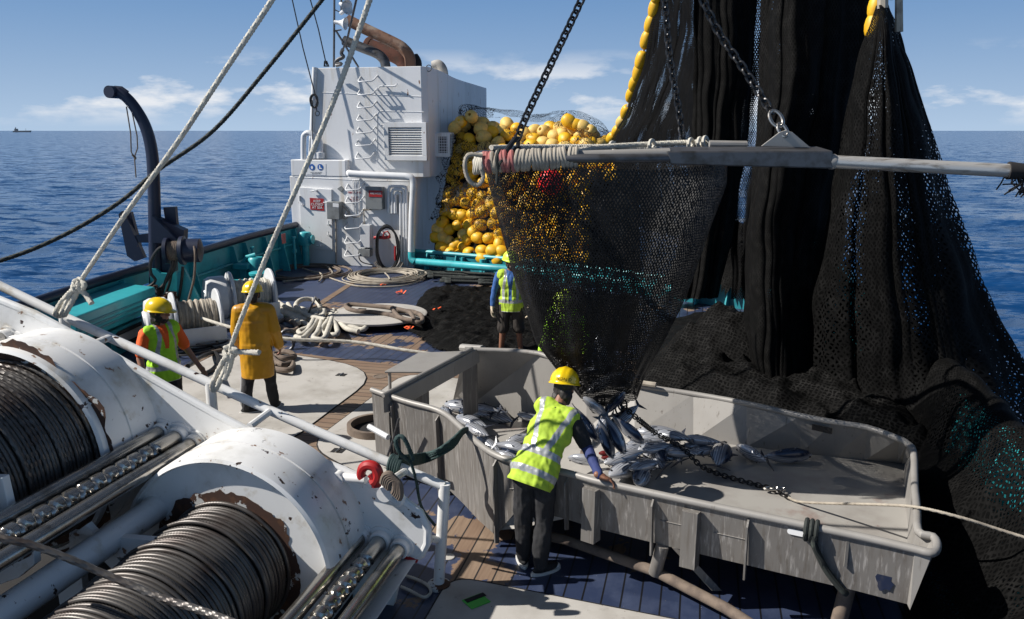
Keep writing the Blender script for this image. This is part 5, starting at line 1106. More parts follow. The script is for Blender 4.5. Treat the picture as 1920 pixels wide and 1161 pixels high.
floorfish = [
 (1193, 808, 1278, 812, .64, 80, 'dark striped tuna lying topmost against the far wall, just right of the net mouth'), (1202, 824, 1260, 822, .60, 80, 'dark tuna half buried under the topmost fish by the far wall'),
 (1278, 836, 1349, 836, .58, 95, 'striped tuna lying flat under another, mid bin by the chain'), (1280, 821, 1349, 829, .66, 100, 'striped tuna lying on top of another against the far wall'),
 (1163, 847, 1226, 836, .64, 85, 'dark striped tuna below the net mouth, second from the near rim'), (1132, 868, 1195, 856, .63, 90, 'glossy tuna with a bright highlight beside the working hand'),
 (1141, 893, 1215, 862, .56, 90, 'big striped tuna with its silver head at the near rim'), (1194, 910, 1212, 872, .55, 60, 'small silver headed tuna pointing at the near rim'),
 (1226, 838, 1243, 878, .57, 40, 'dark tuna lying across the bin with its tail to the camera'), (1259, 830, 1274, 864, .56, 60, 'short blue tuna under the chain'),
 (1358, 832, 1345, 872, .56, 95, 'striped tuna standing apart with its tail towards the camera'), (1380, 836, 1438, 866, .55, 150, 'pale spotted tuna belly up right of the pile'), (1524, 853, 1432, 856, .55, 30, 'dark tuna lying alone farthest right along the far wall'),
 (832, 757, 899, 767, .52, 60, 'dark tuna at the open left end of the bin'), (858, 770, 918, 778, .55, 70, 'dark tuna second from the open left end'), (855, 780, 911, 799, .58, 90, 'striped grey tuna in the left group, nearest the rim'),
 (873, 795, 915, 817, .56, 95, 'striped tuna under the rope lashed rim'), (829, 764, 843, 786, .52, 80, 'blue tuna tail down beside the opening'), (893, 820, 937, 845, .56, 110, 'silver bellied tuna against the near rim left of the vest man'),
 (987, 846, 931, 832, .54, 140, 'pale tuna belly up just left of the vest man'), (975, 777, 1012, 786, .53, 90, 'grey tuna head behind the vest man shoulder'), (1072, 859, 1125, 866, .54, 140, 'pale tuna belly up under the working arm'),
 (905, 768, 960, 790, .52, 50, 'black backed tuna in the shadow of the end wall'), (958, 826, 1000, 818, .53, 80, 'blue backed tuna with a red fin left of the vest'), (940, 852, 962, 858, .55, 120, 'small silver tuna jammed against the near rim'), (885, 762, 930, 770, .60, 60, 'dark tuna on top of the left group'),
 (1175, 838, 1222, 826, .60, 85, 'dark tuna tucked behind the second one below the net'), (1180, 880, 1236, 866, .62, 95, 'striped tuna lying over the near pile'), (1250, 846, 1300, 850, .62, 90, 'striped tuna in the middle of the heap just right of the chain'), (1235, 812, 1290, 822, .68, 85, 'tuna lying on top of the heap beside the far wall'), (1205, 842, 1250, 836, .66, 70, 'dark backed tuna on top of the central heap'), (1300, 846, 1345, 842, .56, 80, 'striped tuna at the right end of the heap under two others'), (1156, 858, 1200, 848, .66, 80, 'dark tuna overlapping the glossy one by the hand'),
 (1216, 850, 1262, 858, .54, 70, 'blue tuna lying between the two piles'), (1160, 870, 1205, 880, .52, 90, 'dark tuna at the bottom of the near pile')]
for x0, y0, x1, y1, z, rl, lab in floorfish:
    if x0 < 1010: z = z-.30+max(0, (x0-930))*.0018
    fish(G(x0, y0, z), G(x1, y1, z+.0), R(rl), lab)
fl2 = [(1116, 822, 1083, 772, 6.85, 60, 'white tuna dropping head down from the net mouth beside the helmet'), (1145, 848, 1128, 800, 6.75, 80, 'dark striped tuna hanging straight below the net mouth'), (1167, 842, 1142, 792, 6.7, 95, 'grey tuna dropping right of the straight one'), (1207, 832, 1150, 782, 6.95, 30, 'long black tuna sliding down over the pile from the net'),
 (1118, 828, 1134, 785, 6.95, 120, 'dark slim tuna tail behind the hanging ones'), (1103, 752, 1133, 776, 7.0, 90, 'silver tuna squeezed in the net mouth'), (1165, 740, 1140, 768, 7.0, 110, 'bright silver tuna poking up at the net mouth'), (1128, 690, 1122, 640, 7.2, 100, 'silver tuna seen upright through the black net'), (1155, 686, 1092, 698, 7.25, 100, 'silver tuna lying across inside the black net'),
 (1175, 720, 1120, 715, 7.3, 60, 'dark tuna inside the bottom of the net'), (1110, 730, 1150, 705, 7.1, 80, 'blue tuna inside the bottom of the net'), (1150, 800, 1185, 770, 7.1, 45, 'dark tuna behind the chain ring of the net')]
for x0, y0, x1, y1, Y, rl, lab in fl2: fish(D(x0, y0, Y), D(x1, y1, Y+.08), R(rl), lab)
mb = MB()
for (x, y, z) in ((1140, 858, .52), (1135, 850, .56), (1150, 862, .50)): mb.ell(G(x, y, z), .07, .03, .03, 10)
tag(mb.build('fish_blood', mat('blood', (.12, .012, .012), .25, bump=[(30, .01)])), 'dark red gills and blood under the hanging fish', 'blood')
# ---------------------------------------------------------------- brail net hoop
YB = 7.2
t = thing('brail_hoop', 'steel hoop of the brail net with box plate and long round handle', 'net hoop', tuple(D(1250, 290, YB)))
HOOP = t
zh = D(1130, 292, YB).z; cxh = (D(896, 300, YB).x+D(1362, 300, YB).x)/2; rh = (D(1362, 300, YB).x-D(896, 300, YB).x)/2
hc = V((cxh, YB+.18, zh)); hy = rh*.85
HPT = lambda a: V((hc.x+rh*cos(a), hc.y+hy*sin(a), hc.z+.0))
mb = MB(); mb.tube([HPT(a) for a in np.linspace(0, 2*pi, 64, False)], .036, n=12, closed=True); mb.build('ring', 'darksteel', t)
# straight front tube into the box plate
YF = 6.55
mb = MB(); mb.tube(cat([D(893, 305, YF+.25), D(940, 300, YF+.05), D(1080, 293, YF), D(1255, 288, YF)], 5), .043, n=14); mb.build('front_tube', 'galv', t)
mb = MB(); q = [D(1250, 284, YF-.06), D(1562, 283, YF-.06), D(1562, 317, YF-.06), D(1258, 309, YF-.06)]; mb.prism(q, (0, .34, .03)); mb.build('box_plate', 'darksteel', t, smooth=False, bev=.012)
mb = MB(); q = [D(1428, 274, YF+.12), D(1462, 248, YF+.12), D(1474, 244, YF+.12), D(1486, 248, YF+.12), D(1520, 277, YF+.12)]; mb.prism(q, (0, .02, 0)); mb.build('lifting_lug', 'galv', t, smooth=False, bev=.003)
mb = MB(); a, b = D(1555, 303, YF), D(1890, 320, YF-.25); mb.cyl(a, b, .052, 20); mb.build('handle', 'pole', t); mb = MB(); mb.lathe(a+V((.0, 0, 0)), b-a, [(0, .06), (.03, .062), (.05, .055)], 20); mb.build('handle_collar', 'galv', t)
mb = MB(); mb.cyl(b, b+(b-a).normalized()*.22, .07, 12, .05); rr = random.Random(3)
for k in range(26):
    s0 = b+(b-a).normalized()*rr.uniform(.0, .2)+V((0, rr.uniform(-.05, .05), -.04)); mb.tube([s0, s0+V((rr.uniform(-.05, .05), 0, -.06)), s0+V((rr.uniform(-.08, .08), rr.uniform(-.02, .02), -rr.uniform(.06, .17)))], .006, n=4)
mb.build('frayed_end', 'blk', t)
mb = MB(); 
P = resamp(cat([D(893, 305, YF+.25), D(940, 300, YF+.05), D(1080, 293, YF)], 12), .028); NPW = len(P)
for i, p in enumerate(P): pass
def wrap(i0, i1, m, nm):
    mb = MB()
    for i in range(i0, i1):
        p = P[i]; dz = rf.uniform(-.004, .004); tl = .012*rf.uniform(-1, 1)
        mb.tube([p+V((tl*sin(a)*1.6+.006*cos(a), .075*cos(a), .075*sin(a)+dz-.012)) for a in np.linspace(0, 2*pi, 22, False)], .0185, n=8, closed=True)
    mb.build(nm, m, t)
wrap(0, 5, 'ropew', 'rope_wrapping'); wrap(5, 8, 'roper', 'stained_wrapping'); wrap(8, 11, 'ropeg', 'rope_wrapping'); wrap(11, 15, 'roper', 'stained_wrapping'); wrap(15, NPW, 'ropeg', 'rope_wrapping')
mb = MB()
for k in range(2): rope(mb, [D(x, y, YF+.05*k) for x, y in ((905, 292), (880, 290), (872, 304), (874, 326), (884, 343), (898, 346), (906, 332), (902, 318))], .02, n=8, sm=5)
mb.build('wrap_loop', 'ropeg', t)
mb = MB(); rope(mb, [HPT(a)+V((0, 0, .055)) for a in np.linspace(pi*.86, pi*.30, 14)], .03, n=10, sm=3, pitch=.12); rope(mb, [D(1070, 285, YF+.1), D(1130, 276, YF+.5), D(1230, 270, YF+.7), D(1300, 267, YF+.7), D(1335, 268, YF+.6)], .026, n=10, sm=3, pitch=.1)
for (x, y) in ((1312, 268), (1322, 266), (1148, 276), (1222, 272), (1295, 270)): mb.tube([D(x, y, YF+.6)+V((.03*cos(a), .05*cos(a), .04*sin(a))) for a in np.linspace(0, 2*pi, 12, False)], .018, n=6, closed=True)
mb.build('head_rope', 'ropew', t)
mb = MB(); mb.tube([D(1330, 270, YF+.3), D(1400, 271, YF+.3)], .03, n=10); mb.build('top_tube', 'galv', t)
# brail netting
sil = [(303, 905, 1368), (340, 915, 1366), (400, 930, 1345), (460, 946, 1322), (520, 963, 1296), (580, 982, 1272), (640, 1003, 1240), (700, 1050, 1207), (745, 1088, 1192)]
rows = []; nth = 190
yy = [q[0] for q in sil]
for f in np.linspace(0, 1, 120):
    y = 303+f*(745-303); l = np.interp(y, yy, [q[1] for q in sil]); r = np.interp(y, yy, [q[2] for q in sil])
    a, b = D(l, y, YB), D(r, y, YB); c = (a+b)/2; rx = (b-a).length/2; row = []
    for k in range(nth+1):
        th = 2*pi*k/nth; w = .035*f**.5*sin(7*th+2*f)+.03*f*sin(13*th+1.7)+.02*noise.noise(V((cos(th)*2, sin(th)*2, f*5)))
        row.append((c.x+rx*cos(th)*(1+w), YB+.12*(1-f)+rx*.82*sin(th)*(1+w), a.z*.5+b.z*.5+.03*sin(th)*(1-f)+.01*sin(6*th)))
    rows.append(row)
P_ = np.array(rows); uu = np.linspace(0, 2*pi*1.05, nth+1)[None, :].repeat(120, 0); dv = np.linalg.norm(np.diff(P_, axis=0), axis=2).mean(1); vv = np.concatenate([[0], np.cumsum(dv)])[:, None].repeat(nth+1, 1)
o = link_mesh(grid_mesh('brail_netting', P_, np.stack([uu, vv], -1)), 'brail_netting', 'net_brail', t)
mb = MB(); br = V(P_[-1].mean(0)); mb.tube([br+V((.13*cos(a), .12*sin(a), -.03)) for a in np.linspace(0, 2*pi, 20, False)], .02, n=8, closed=True)
for k in range(7): a = 2*pi*k/7; c = br+V((.14*cos(a), .13*sin(a), -.08)); mb.tube([c+V((.04*cos(b)*cos(a), .04*cos(b)*sin(a), .055*sin(b))) for b in np.linspace(0, 2*pi, 12, False)], .009, n=6, closed=True)
tag(mb.build('purse_rings', 'chain'), 'dark steel rings and hoop closing the bottom of the black brail net', 'purse rings')
mb = MB(); chain(mb, [br+V((.12, -.05, -.06)), D(1195, 785, 7.0), G(1230, 812, .72), G(1280, 840, .68), G(1312, 872, .60), G(1345, 888, .50), G(1400, 904, .48), G(1450, 918, .48), G(1480, 934, .48)], .058, .0075)
tag(mb.build('drag_chain', 'chain'), 'black chain lying from the net mouth over the fish and along the bin floor', 'chain', 'black chains')
mb = MB(); rope(mb, [G(1478, 933, .49), G(1500, 941, .49), G(1560, 944, .62), G(1640, 946, .80), G(1718, 951, .945), G(1800, 970, .96), G(1870, 992, .9), G(1960, 1020, .85)], .013, n=9, sm=6, pitch=.09); tag(mb.build('trip_line', 'ropeg'), 'thin grey rope from the chain over the right end of the bin', 'rope')
mb = MB(); c = G(1452, 916, .50); 
for dx in (-.03, .03): mb.tube([c+V((dx+.065*cos(a), .03*sin(a)-.05*dx, .0)) for a in np.linspace(0, 2*pi, 14, False)], .011, n=6, closed=True)
tag(mb.build('chain_links', 'steel'), 'two bright steel links where the black chain meets the thin rope in the bin', 'chain links')
mb = MB(); chain(mb, [D(1112, -60, 6.9), D(1090, 0, 6.9), D(1038, 110, 6.9), D(985, 222, 6.85), D(970, 262, 6.8)], .085, .0105); mb.tube([D(968, 258, 6.75), D(945, 288, 6.65)], .022, n=8); mb.tube([D(972, 256, 6.8), D(971, 275, 6.8)], .018, n=8); mb.ell(D(970, 282, 6.75), .05, .05, .035, 10)
tag(mb.build('lifting_chain', 'chain'), 'black lifting chain on the left end of the net hoop, against the sky', 'chain', 'black chains')
mb = MB(); chain(mb, [D(1300, -60, 7.0), D(1318, 0, 7.0), D(1350, 65, 7.0), D(1395, 130, 6.95), D(1430, 185, 6.9), D(1447, 212, 6.85)], .085, .0105); tag(mb.build('lifting_chain', 'chain'), 'black lifting chain running down to the triangular lug', 'chain', 'black chains')
mb = MB(); 
a, b = D(1447, 208, 6.8), D(1474, 256, YF+.12)
for q0, q1, w in ((a, a.lerp(b, .62), .045), (a.lerp(b, .5), b, .03)):
    dd = (q1-q0); s_ = dd.cross(V((0, 1, 0))).normalized(); c = (q0+q1)/2; mb.tube([c+dd*.5*cos(x)+s_*(w*sin(x)) for x in np.linspace(0, 2*pi, 20, False)], .014, n=8, closed=True)
tag(mb.build('lug_shackle', 'steel'), 'bright steel shackle joining the chain to the triangular lug', 'shackle')
mb = MB(); chain(mb, [D(1238, -60, 8.0), D(1246, 0, 8.0), D(1255, 100, 8.0), D(1270, 190, 7.95), D(1278, 245, 7.9), D(1280, 262, 7.6)], .085, .010)
tag(mb.build('lifting_chain', 'chain'), 'thinner black chain hanging in front of the see-through net folds', 'chain', 'black chains')
mb = MB(); mb.tube([D(941, 300, YF-.1), D(933, 315, YF-.1), D(931, 345, YF-.1)], .012, n=6); mb.tube(cat([D(936, 280, YF-.1), D(931, 296, YF-.13), D(934, 318, YF-.12)], 3), .014, n=6); tag(mb.build('black_lashing', 'ropek'), 'thin black lashing dangling from the rope-wrapped left end of the hoop', 'lashing')
# ---------------------------------------------------------------- nets
def surf(rails, nr, nc, fold=None, conv=None):
    """control rows of (px,py,depth) -> smooth grid"""
    C = [[V(conv(*q)) for q in r] for r in rails]
    rowsC = [resamp(cat(r, 10), 1e9) if 0 else cat(r, 12) for r in C]
    n0 = len(rowsC[0]); cols = [cat([r[j] for r in rowsC], 12) for j in range(n0)]
    A = np.array([[tuple(c[i]) for c in cols] for i in range(len(cols[0]))])
    ri = np.linspace(0, A.shape[0]-1, nr); ci = np.linspace(0, A.shape[1]-1, nc)
    def lin(A, idx, ax):
        i0 = np.floor(idx).astype(int); i1 = np.minimum(i0+1, A.shape[ax]-1); f = idx-i0
        sh = [1]*3; sh[ax] = -1; return np.take(A, i0, ax)*(1-f.reshape(sh))+np.take(A, i1, ax)*f.reshape(sh)
    P = lin(lin(A, ri, 0), ci, 1); Sg = np.linspace(0, 1, nc)[None, :].repeat(nr, 0); Tg = np.linspace(0, 1, nr)[:, None].repeat(nc, 1)
    if fold is not None: P = P+fold(Sg, Tg)
    return P
def folds(freqs, amp, seed, tgrow=1., vec=(0, 1, 0), side=.35):
    r_ = np.random.default_rng(seed); ph = r_.uniform(0, 6.3, len(freqs)); dr = r_.uniform(-1.2, 1.2, len(freqs))
    def f(s, t):
        h = np.zeros_like(s); h2 = np.zeros_like(s)
        for k, w in enumerate(freqs):
            a = 2*pi*w*s+ph[k]+1.6*dr[k]*t+.8*np.sin(3*t+ph[k])+.35*np.sin(9*t+5*s+k); h += (.5*np.sin(a)+.5*(1-np.abs(np.sin(a/2))*2))/w**.9; h2 += np.cos(a)/w**.9
        g = amp*(.45+.55*t*tgrow)
        return np.stack([g*h2*side, g*h, 0*h], -1)
    return f
def netobj(name, P, m, lab, catg='fishing net', par=None, group=None, uvs=1.5):
    nr_, nc_ = P.shape[:2]; wd = np.linalg.norm(P[:, -1]-P[:, 0], axis=1); wd = np.median(wd)*uvs; ln = np.linalg.norm(P[-1, nc_//2]-P[0, nc_//2])
    Q = np.stack([np.linspace(0, wd, nc_)[None, :].repeat(nr_, 0), np.linspace(0, ln, nr_)[:, None].repeat(nc_, 1)], -1); o = link_mesh(grid_mesh(name, P, Q), name, m, par)
    if par is None: tag(o, lab, catg, group)
    me = o.data; n = len(me.vertices); a = np.empty(n*3); me.vertices.foreach_get('co', a); a = a.reshape(-1, 3); q = a*np.array([1.6, 1.6, 1.1]); a[:, 1] += [.10*noise.noise(x) for x in q.tolist()]; a[:, 0] += [.035*noise.noise((x[0]*2+9, x[1], x[2]*2)) for x in q.tolist()]; me.vertices.foreach_set('co', a.ravel()); me.update()
    return o
sn = thing('hanging_seine_net', 'black purse seine net hanging in folds from above, left see-through part', 'fishing net', tuple(D(1290, 520, 12)), 'hanging black nets')
def uvset(o, su_, sv_):
    l = o.data.uv_layers[0]; a = np.empty(len(l.data)*2); l.data.foreach_get('uv', a); a = a.reshape(-1, 2)*(su_, sv_); l.data.foreach_set('uv', a.ravel())
for i, (dy, m) in enumerate(((0, 'net_thin'), (.45, 'net_thin'), (.9, 'net_thin'))):
    P1 = surf([[(1234, -90, 15.5+dy), (1290, -90, 14+dy), (1340, -90, 12.5+dy)], [(1212+3*i, 90, 15.5+dy), (1280, 90, 14+dy), (1330, 90, 12.5+dy)], [(1176+6*i, 205, 15.5+dy), (1250, 205, 14+dy), (1325, 205, 12.5+dy)], [(1142+9*i, 285, 15.5+dy), (1230, 290, 14+dy), (1320, 290, 12.5+dy)], [(1190, 420, 15+dy), (1250, 440, 13.6+dy), (1312, 440, 12.4+dy)]], 150, 260, folds([3, 6, 11, 17], .16, 21+i, 1.), D)
    netobj('thin_fold', P1, m, None, par=sn)
P1 = surf([[(1310, -90, 12.2), (1365, -90, 12.2), (1425, -90, 12.2)], [(1310, 120, 12.2), (1362, 120, 12.1), (1412, 120, 12.2)], [(1306, 280, 12.1), (1350, 280, 12.0), (1400, 280, 12.1)], [(1285, 430, 12), (1330, 430, 11.9), (1375, 430, 12)], [(1265, 560, 11.8), (1310, 560, 11.6), (1350, 560, 11.8)]], 140, 160, folds([3, 7], .12, 4), D)
o = netobj('dark_fold', P1, 'net_thick', None, par=sn); P1[:, :, 1] += .35; netobj('dark_fold', P1, 'net_thick', None, par=sn)
P1 = surf([[(1408, -90, 12.6), (1450, -90, 12.4)], [(1402, 120, 12.6), (1440, 120, 12.4)], [(1394, 280, 12.5), (1428, 280, 12.3)], [(1372, 420, 12.4), (1405, 420, 12.2)], [(1370, 560, 12.2), (1400, 560, 12.)]][0:5], 120, 50, folds([2, 3], .05, 6), D)
netobj('thin_fold', P1, 'net_thin', None, par=sn)
sn2 = thing('hanging_seine_net', 'thick gathered black net hanging in heavy lit folds in front of the steel lug', 'fishing net', tuple(D(1480, 740, 10.5)), 'hanging black nets')
for i, dy in enumerate((0, .35)):
    P1 = surf([[(1436, -90, 10.6+dy), (1490, -90, 10.2+dy), (1560, -90, 10.4+dy), (1640, -90, 10.9+dy)], [(1430, 120, 10.6+dy), (1480, 120, 10.1+dy), (1550, 120, 10.3+dy), (1625, 120, 10.8+dy)], [(1418, 290, 10.5+dy), (1462, 290, 10.+dy), (1525, 290, 10.2+dy), (1600, 290, 10.7+dy)], [(1400, 450, 10.4+dy), (1445, 450, 9.9+dy), (1500, 450, 10.1+dy), (1580, 450, 10.6+dy)], [(1395, 590, 10.3+dy), (1440, 600, 9.8+dy), (1490, 610, 9.9+dy), (1560, 610, 10.5+dy)], [(1420, 730, 10.0+dy), (1450, 745, 9.6+dy), (1490, 755, 9.6+dy), (1540, 760, 10.3+dy)]], 220, 360, folds([2, 3.4, 6, 11], .24, 31+i, 0.1, side=.5), D)
    netobj('heavy_fold', P1, 'net_thick', None, par=sn2)
sn3 = thing('hanging_seine_net', 'tent shaped black net gathered to a point at the top and spreading over the rail', 'fishing net', tuple(D(1740, 850, 8.5)), 'hanging black nets')
for i, dy in enumerate((0, .5)):
    P1 = surf([[(1646, 12, 9.4+dy), (1650, 10, 9.2+dy), (1655, 10, 9.2+dy), (1660, 12, 9.4+dy)], [(1625, 60, 9.4+dy), (1645, 60, 9.0+dy), (1665, 60, 9.0+dy), (1686, 60, 9.4+dy)], [(1598, 160, 9.4+dy), (1640, 160, 8.9+dy), (1680, 160, 8.9+dy), (1716, 160, 9.3+dy)], [(1572, 300, 9.5+dy), (1632, 300, 8.8+dy), (1700, 300, 8.7+dy), (1763-6*i, 300, 9.3+dy)], [(1545, 450, 9.6+dy), (1625, 450, 8.8+dy), (1725, 450, 8.6+dy), (1813-6*i, 450, 9.3+dy)], [(1522, 600, 9.8+dy), (1630, 600, 8.9+dy), (1750, 600, 8.6+dy), (1874-6*i, 600, 9.2+dy)], [(1520, 740, 9.8+dy), (1640, 745, 8.8+dy), (1780, 745, 8.4+dy), (1960, 750, 9.0+dy)], [(1560, 800, 9.0+dy*.3), (1680, 840, 8.0+dy*.3), (1820, 860, 7.9+dy*.3), (2010, 900, 8.6+dy*.3)]], 260, 380, folds([3, 5, 8, 13], .20, 41+i, 1., side=.45), D)
    P1[:, :, :] = P1
    netobj('tent_fold', P1, 'net_mid', None, par=sn3)
mb = MB(); mb.tube([D(1655, 16, 9.2), D(1656, -80, 9.2)], .06, n=8); mb.tube([D(1672, 0, 9.2), D(1676, -80, 9.2)], .02, n=6); mb.tube([D(1683, 60, 9.2), D(1684, -80, 9.2)], .03, n=6); mb.tube([D(1690, 60, 9.2), D(1688, -80, 9.2)], .02, n=6)
tag(mb.build('hoist_ropes', 'ropeg'), 'grey ropes holding the tip of the tent shaped net at the top edge', 'rope')
# net over the starboard rail and beside the bin
def over(s, t_): pass
rl = []
for u, k in ((1.0, 0), (3, 0), (5, 0), (7, 0), (9, 0), (11.5, 0)):
    rl.append([S(u, 1.72+.04*k+.1*sin(u), .06), S(u, 2.0, .22+.1*sin(u*2.1)), S(u, 2.35, .62+.1*cos(u*1.7)), S(u, 2.62, 1.12), S(u, 2.86, 1.20), S(u, 3.1, .8), S(u, 3.3, .2)])
def fd(s, t):
    h = .08*np.sin(2*pi*5*t+4*s)+.05*np.sin(2*pi*12*t+1.5*np.sin(5*s))+.03*np.sin(2*pi*21*t+3*s); e = .3+np.sin(pi*np.clip(s*1.4, 0, 1)); return np.stack([0*h, 0*h, (h*.5+.03)*e], -1)
P1 = surf([[tuple(p) for p in r] for r in rl], 340, 150, fd, lambda *q: q)
netobj('draped_net', P1, 'net_mid', 'loose black net draped over the turquoise rail at the right of the bin', group='loose black nets')
# heaps: height fields with ridges
def heap(name, outline, hmax, step, seed, m, lab, z0=.01, ridge=.35, edge=.5, sc=1.6, top=None, rest=None):
    poly = np.array([(p.x, p.y) for p in [G(x, y, z0) for x, y in outline]]) if outline[0][0] > 20 else np.array(outline); mn, mx = poly.min(0), poly.max(0)
    nx, ny = int((mx[0]-mn[0])/step)+1, int((mx[1]-mn[1])/step)+1
    X, Y = np.meshgrid(np.linspace(mn[0], mx[0], nx), np.linspace(mn[1], mx[1], ny))
    d = np.full(X.shape, 1e9); ins = np.zeros(X.shape, bool); n = len(poly)
    for i in range(n):
        a, b = poly[i], poly[(i+1) % n]; e = b-a; t = np.clip(((X-a[0])*e[0]+(Y-a[1])*e[1])/(e@e), 0, 1); d = np.minimum(d, np.hypot(X-a[0]-t*e[0], Y-a[1]-t*e[1]))
        c = ((a[1] > Y) != (b[1] > Y)) & (X < (b[0]-a[0])*(Y-a[1])/(b[1]-a[1]+1e-12)+a[0]); ins ^= c
    sd_ = np.where(ins, d, -d); Z = np.zeros(X.shape); W_ = np.zeros(X.shape)
    for i in range(ny):
        for j in range(nx):
            if sd_[i, j] > -.25:
                q = V((X[i, j], Y[i, j], seed)); w = noise.noise(q*1.3)*.25
                wv = noise.noise_vector(q*1.1)*.55; r1 = 1-abs(noise.noise(q*sc+wv*1.2))*2; r2 = 1-abs(noise.noise(q*sc*2.7+wv))*2; r3 = noise.noise(q*9)+.5*noise.noise(q*19)
                Z[i, j] = r1*.55+r2*.32+r3*.05; W_[i, j] = w
    s_ = sd_+W_*edge*.8; base = np.clip(s_/edge, 0, 1); base = base**.6
    if top is not None: hm = top(X, Y)
    else: hm = hmax
    ZZ = z0+base*hm*(1-ridge+ridge*Z); keep = (s_ > -.02)
    idx = np.arange(nx*ny).reshape(ny, nx); k = keep[:-1, :-1] & keep[1:, :-1] & keep[:-1, 1:] & keep[1:, 1:]
    f = np.stack([idx[:-1, :-1], idx[:-1, 1:], idx[1:, 1:], idx[1:, :-1]], -1)[k]
    P = np.stack([X, Y, ZZ], -1); me = bpy.data.meshes.new(name); me.from_pydata(P.reshape(-1, 3), [], f.tolist())
    gy = np.gradient(ZZ, axis=0); gx = np.gradient(ZZ, axis=1)
    Q = np.stack([X+.35*ZZ, Y+.7*ZZ], -1).reshape(-1, 2); l = me.uv_layers.new(name='UVMap'); l.data.foreach_set('uv', Q[f.ravel()].ravel())
    bm = bmesh.new(); bm.from_mesh(me); bmesh.ops.delete(bm, geom=[v for v in bm.verts if not v.link_faces], context='VERTS'); bm.to_mesh(me); bm.free()
    return tag(link_mesh(me, name, m), lab, 'net heap', 'black net heaps')
heap('flat_net_heap', [(782, 566), (800, 545), (850, 540), (930, 545), (1030, 552), (1200, 560), (1200, 640), (1120, 672), (1000, 690), (905, 680), (850, 664), (815, 655), (790, 635), (770, 622), (745, 612), (772, 598)], .22, .045, 2.2, 'net_heap', 'flat black net spread on the blue planks right of the round hatch', ridge=.6, edge=.5, sc=3.0)
hc_ = G(1390, 705, 0)
heap('tall_net_heap', [(1190, 700), (1215, 640), (1250, 600), (1300, 586), (1420, 590), (1530, 612), (1600, 680), (1640, 740), (1600, 800), (1450, 790), (1300, 770), (1200, 740)], 1.0, .035, 7.7, 'net_heap', 'tall heap of black net piled behind the far wall of the bin', ridge=.24, edge=1.1, sc=1.3, top=lambda X, Y: 1.60*np.exp(-(((X-D(1345, 600, 10.3).x)/1.45)**2+((Y-10.3)/1.7)**2)**1.3)+.16)
heap('net_behind_bin', [(1.5, 9.9), (2.4, 8.9), (3.2, 8.0), (3.85, 7.5), (4.05, 6.4), (4.5, 7.0), (4.9, 8.8), (4.6, 10.5), (2.5, 11)], .85, .035, 3.3, 'net_heap', 'dark net heap between the tent shaped net and the right end of the bin', ridge=.35, edge=.5, sc=1.3)
# ---------------------------------------------------------------- net well with float pile
t = thing('net_well_coaming', 'turquoise coaming and pipe round the net well behind the stern man', 'coaming', tuple(G(1000, 525, 0)))
cl_ = [G(776, 502, 0), G(1000, 524, 0), G(1175, 548, 0), G(1280, 565, 0), G(1392, 580, 0), G(1500, 600, 0)]
mb = MB()
for a, b in zip(cl_, cl_[1:]): 
    n = V((b.y-a.y, -(b.x-a.x), 0)).normalized()*.03; mb.hexa([a, b, b-n, a-n, *[q+V((0, 0, .46)) for q in (a, b, b-n, a-n)]])
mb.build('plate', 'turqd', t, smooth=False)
mb = MB(); mb.tube([q+V((0, 0, .48)) for q in cl_], .05, n=8); mb.build('top_edge', 'turq', t)
for i, (a, b) in enumerate(zip(cl_, cl_[1:])):
    for k in range(4 if i < 2 else 2):
        q = a.lerp(b, (k+.5)/(4 if i < 2 else 2)); n = V((b.y-a.y, -(b.x-a.x), 0)).normalized(); mb = MB(); mb.prism([q+n*.0, q+n*.18, q+n*.05+V((0, 0, .44)), q+V((0, 0, .44))], (b-a).normalized()*.03); mb.build('stay', 'turq', t, smooth=False)
pp = [U(771.5, 473, UF-.30), U(772, 484, UF-.32), U(777, 490, UF-.36), U(788, 491, UF-.4), G(900, 497, .42)+V((0, -.25, 0)), G(1000, 506, .42)+V((0, -.2, 0)), G(1175, 527, .42)+V((0, -.2, 0)), G(1260, 540, .42)+V((0, -.2, 0))]
mb = MB(); mb.tube(cat(pp, 5), .095, n=16); mb.build('low_pipe', 'turq', t)
for x, y in ((868, 512), (905, 516), (958, 521), (1060, 533)):
    q = G(x, y, 0); mb = MB(); mb.cyl(q, q+V((0, 0, .42)), .05 if x != 905 else .08, 12); mb.build('pipe_leg', 'turq', t)
def fdp(s, t):
    return 0
rail = [[(812, 498, 20.9), (860, 498, 20.8), (900, 499, 20.5), (1000, 506, 20.0), (1100, 516, 19.5), (1200, 528, 19.0)], [(818, 440, 21.1), (860, 440, 21), (900, 440, 20.8), (1000, 430, 20.4), (1100, 430, 20), (1200, 440, 19.6)], [(830, 370, 21.4), (865, 366, 21.3), (905, 360, 21.2), (1000, 350, 20.9), (1100, 350, 20.6), (1195, 360, 20.2)], [(846, 290, 21.9), (875, 288, 21.8), (910, 285, 21.6), (1000, 290, 21.4), (1100, 290, 21.2), (1180, 310, 20.8)], [(862, 236, 22.5), (880, 236, 22.4), (910, 244, 22.2), (1000, 262, 22.1), (1090, 262, 21.9), (1150, 288, 21.6)], [(872, 220, 23.0), (895, 219, 23.), (930, 228, 23.0), (1005, 240, 23), (1075, 236, 22.8), (1140, 284, 22.4)], [(880, 240, 25), (900, 240, 25), (940, 245, 25), (1000, 250, 25), (1070, 250, 25), (1130, 295, 24.6)]]
P1 = surf(rail, 90, 130, None, U)
for i in range(P1.shape[0]):
    for j in range(P1.shape[1]):
        q = V(P1[i, j]); P1[i, j, 1] += .22*noise.fractal(q*.9, .6, 2.1, 3)-.1; P1[i, j, 2] += .10*noise.noise(q*1.3)
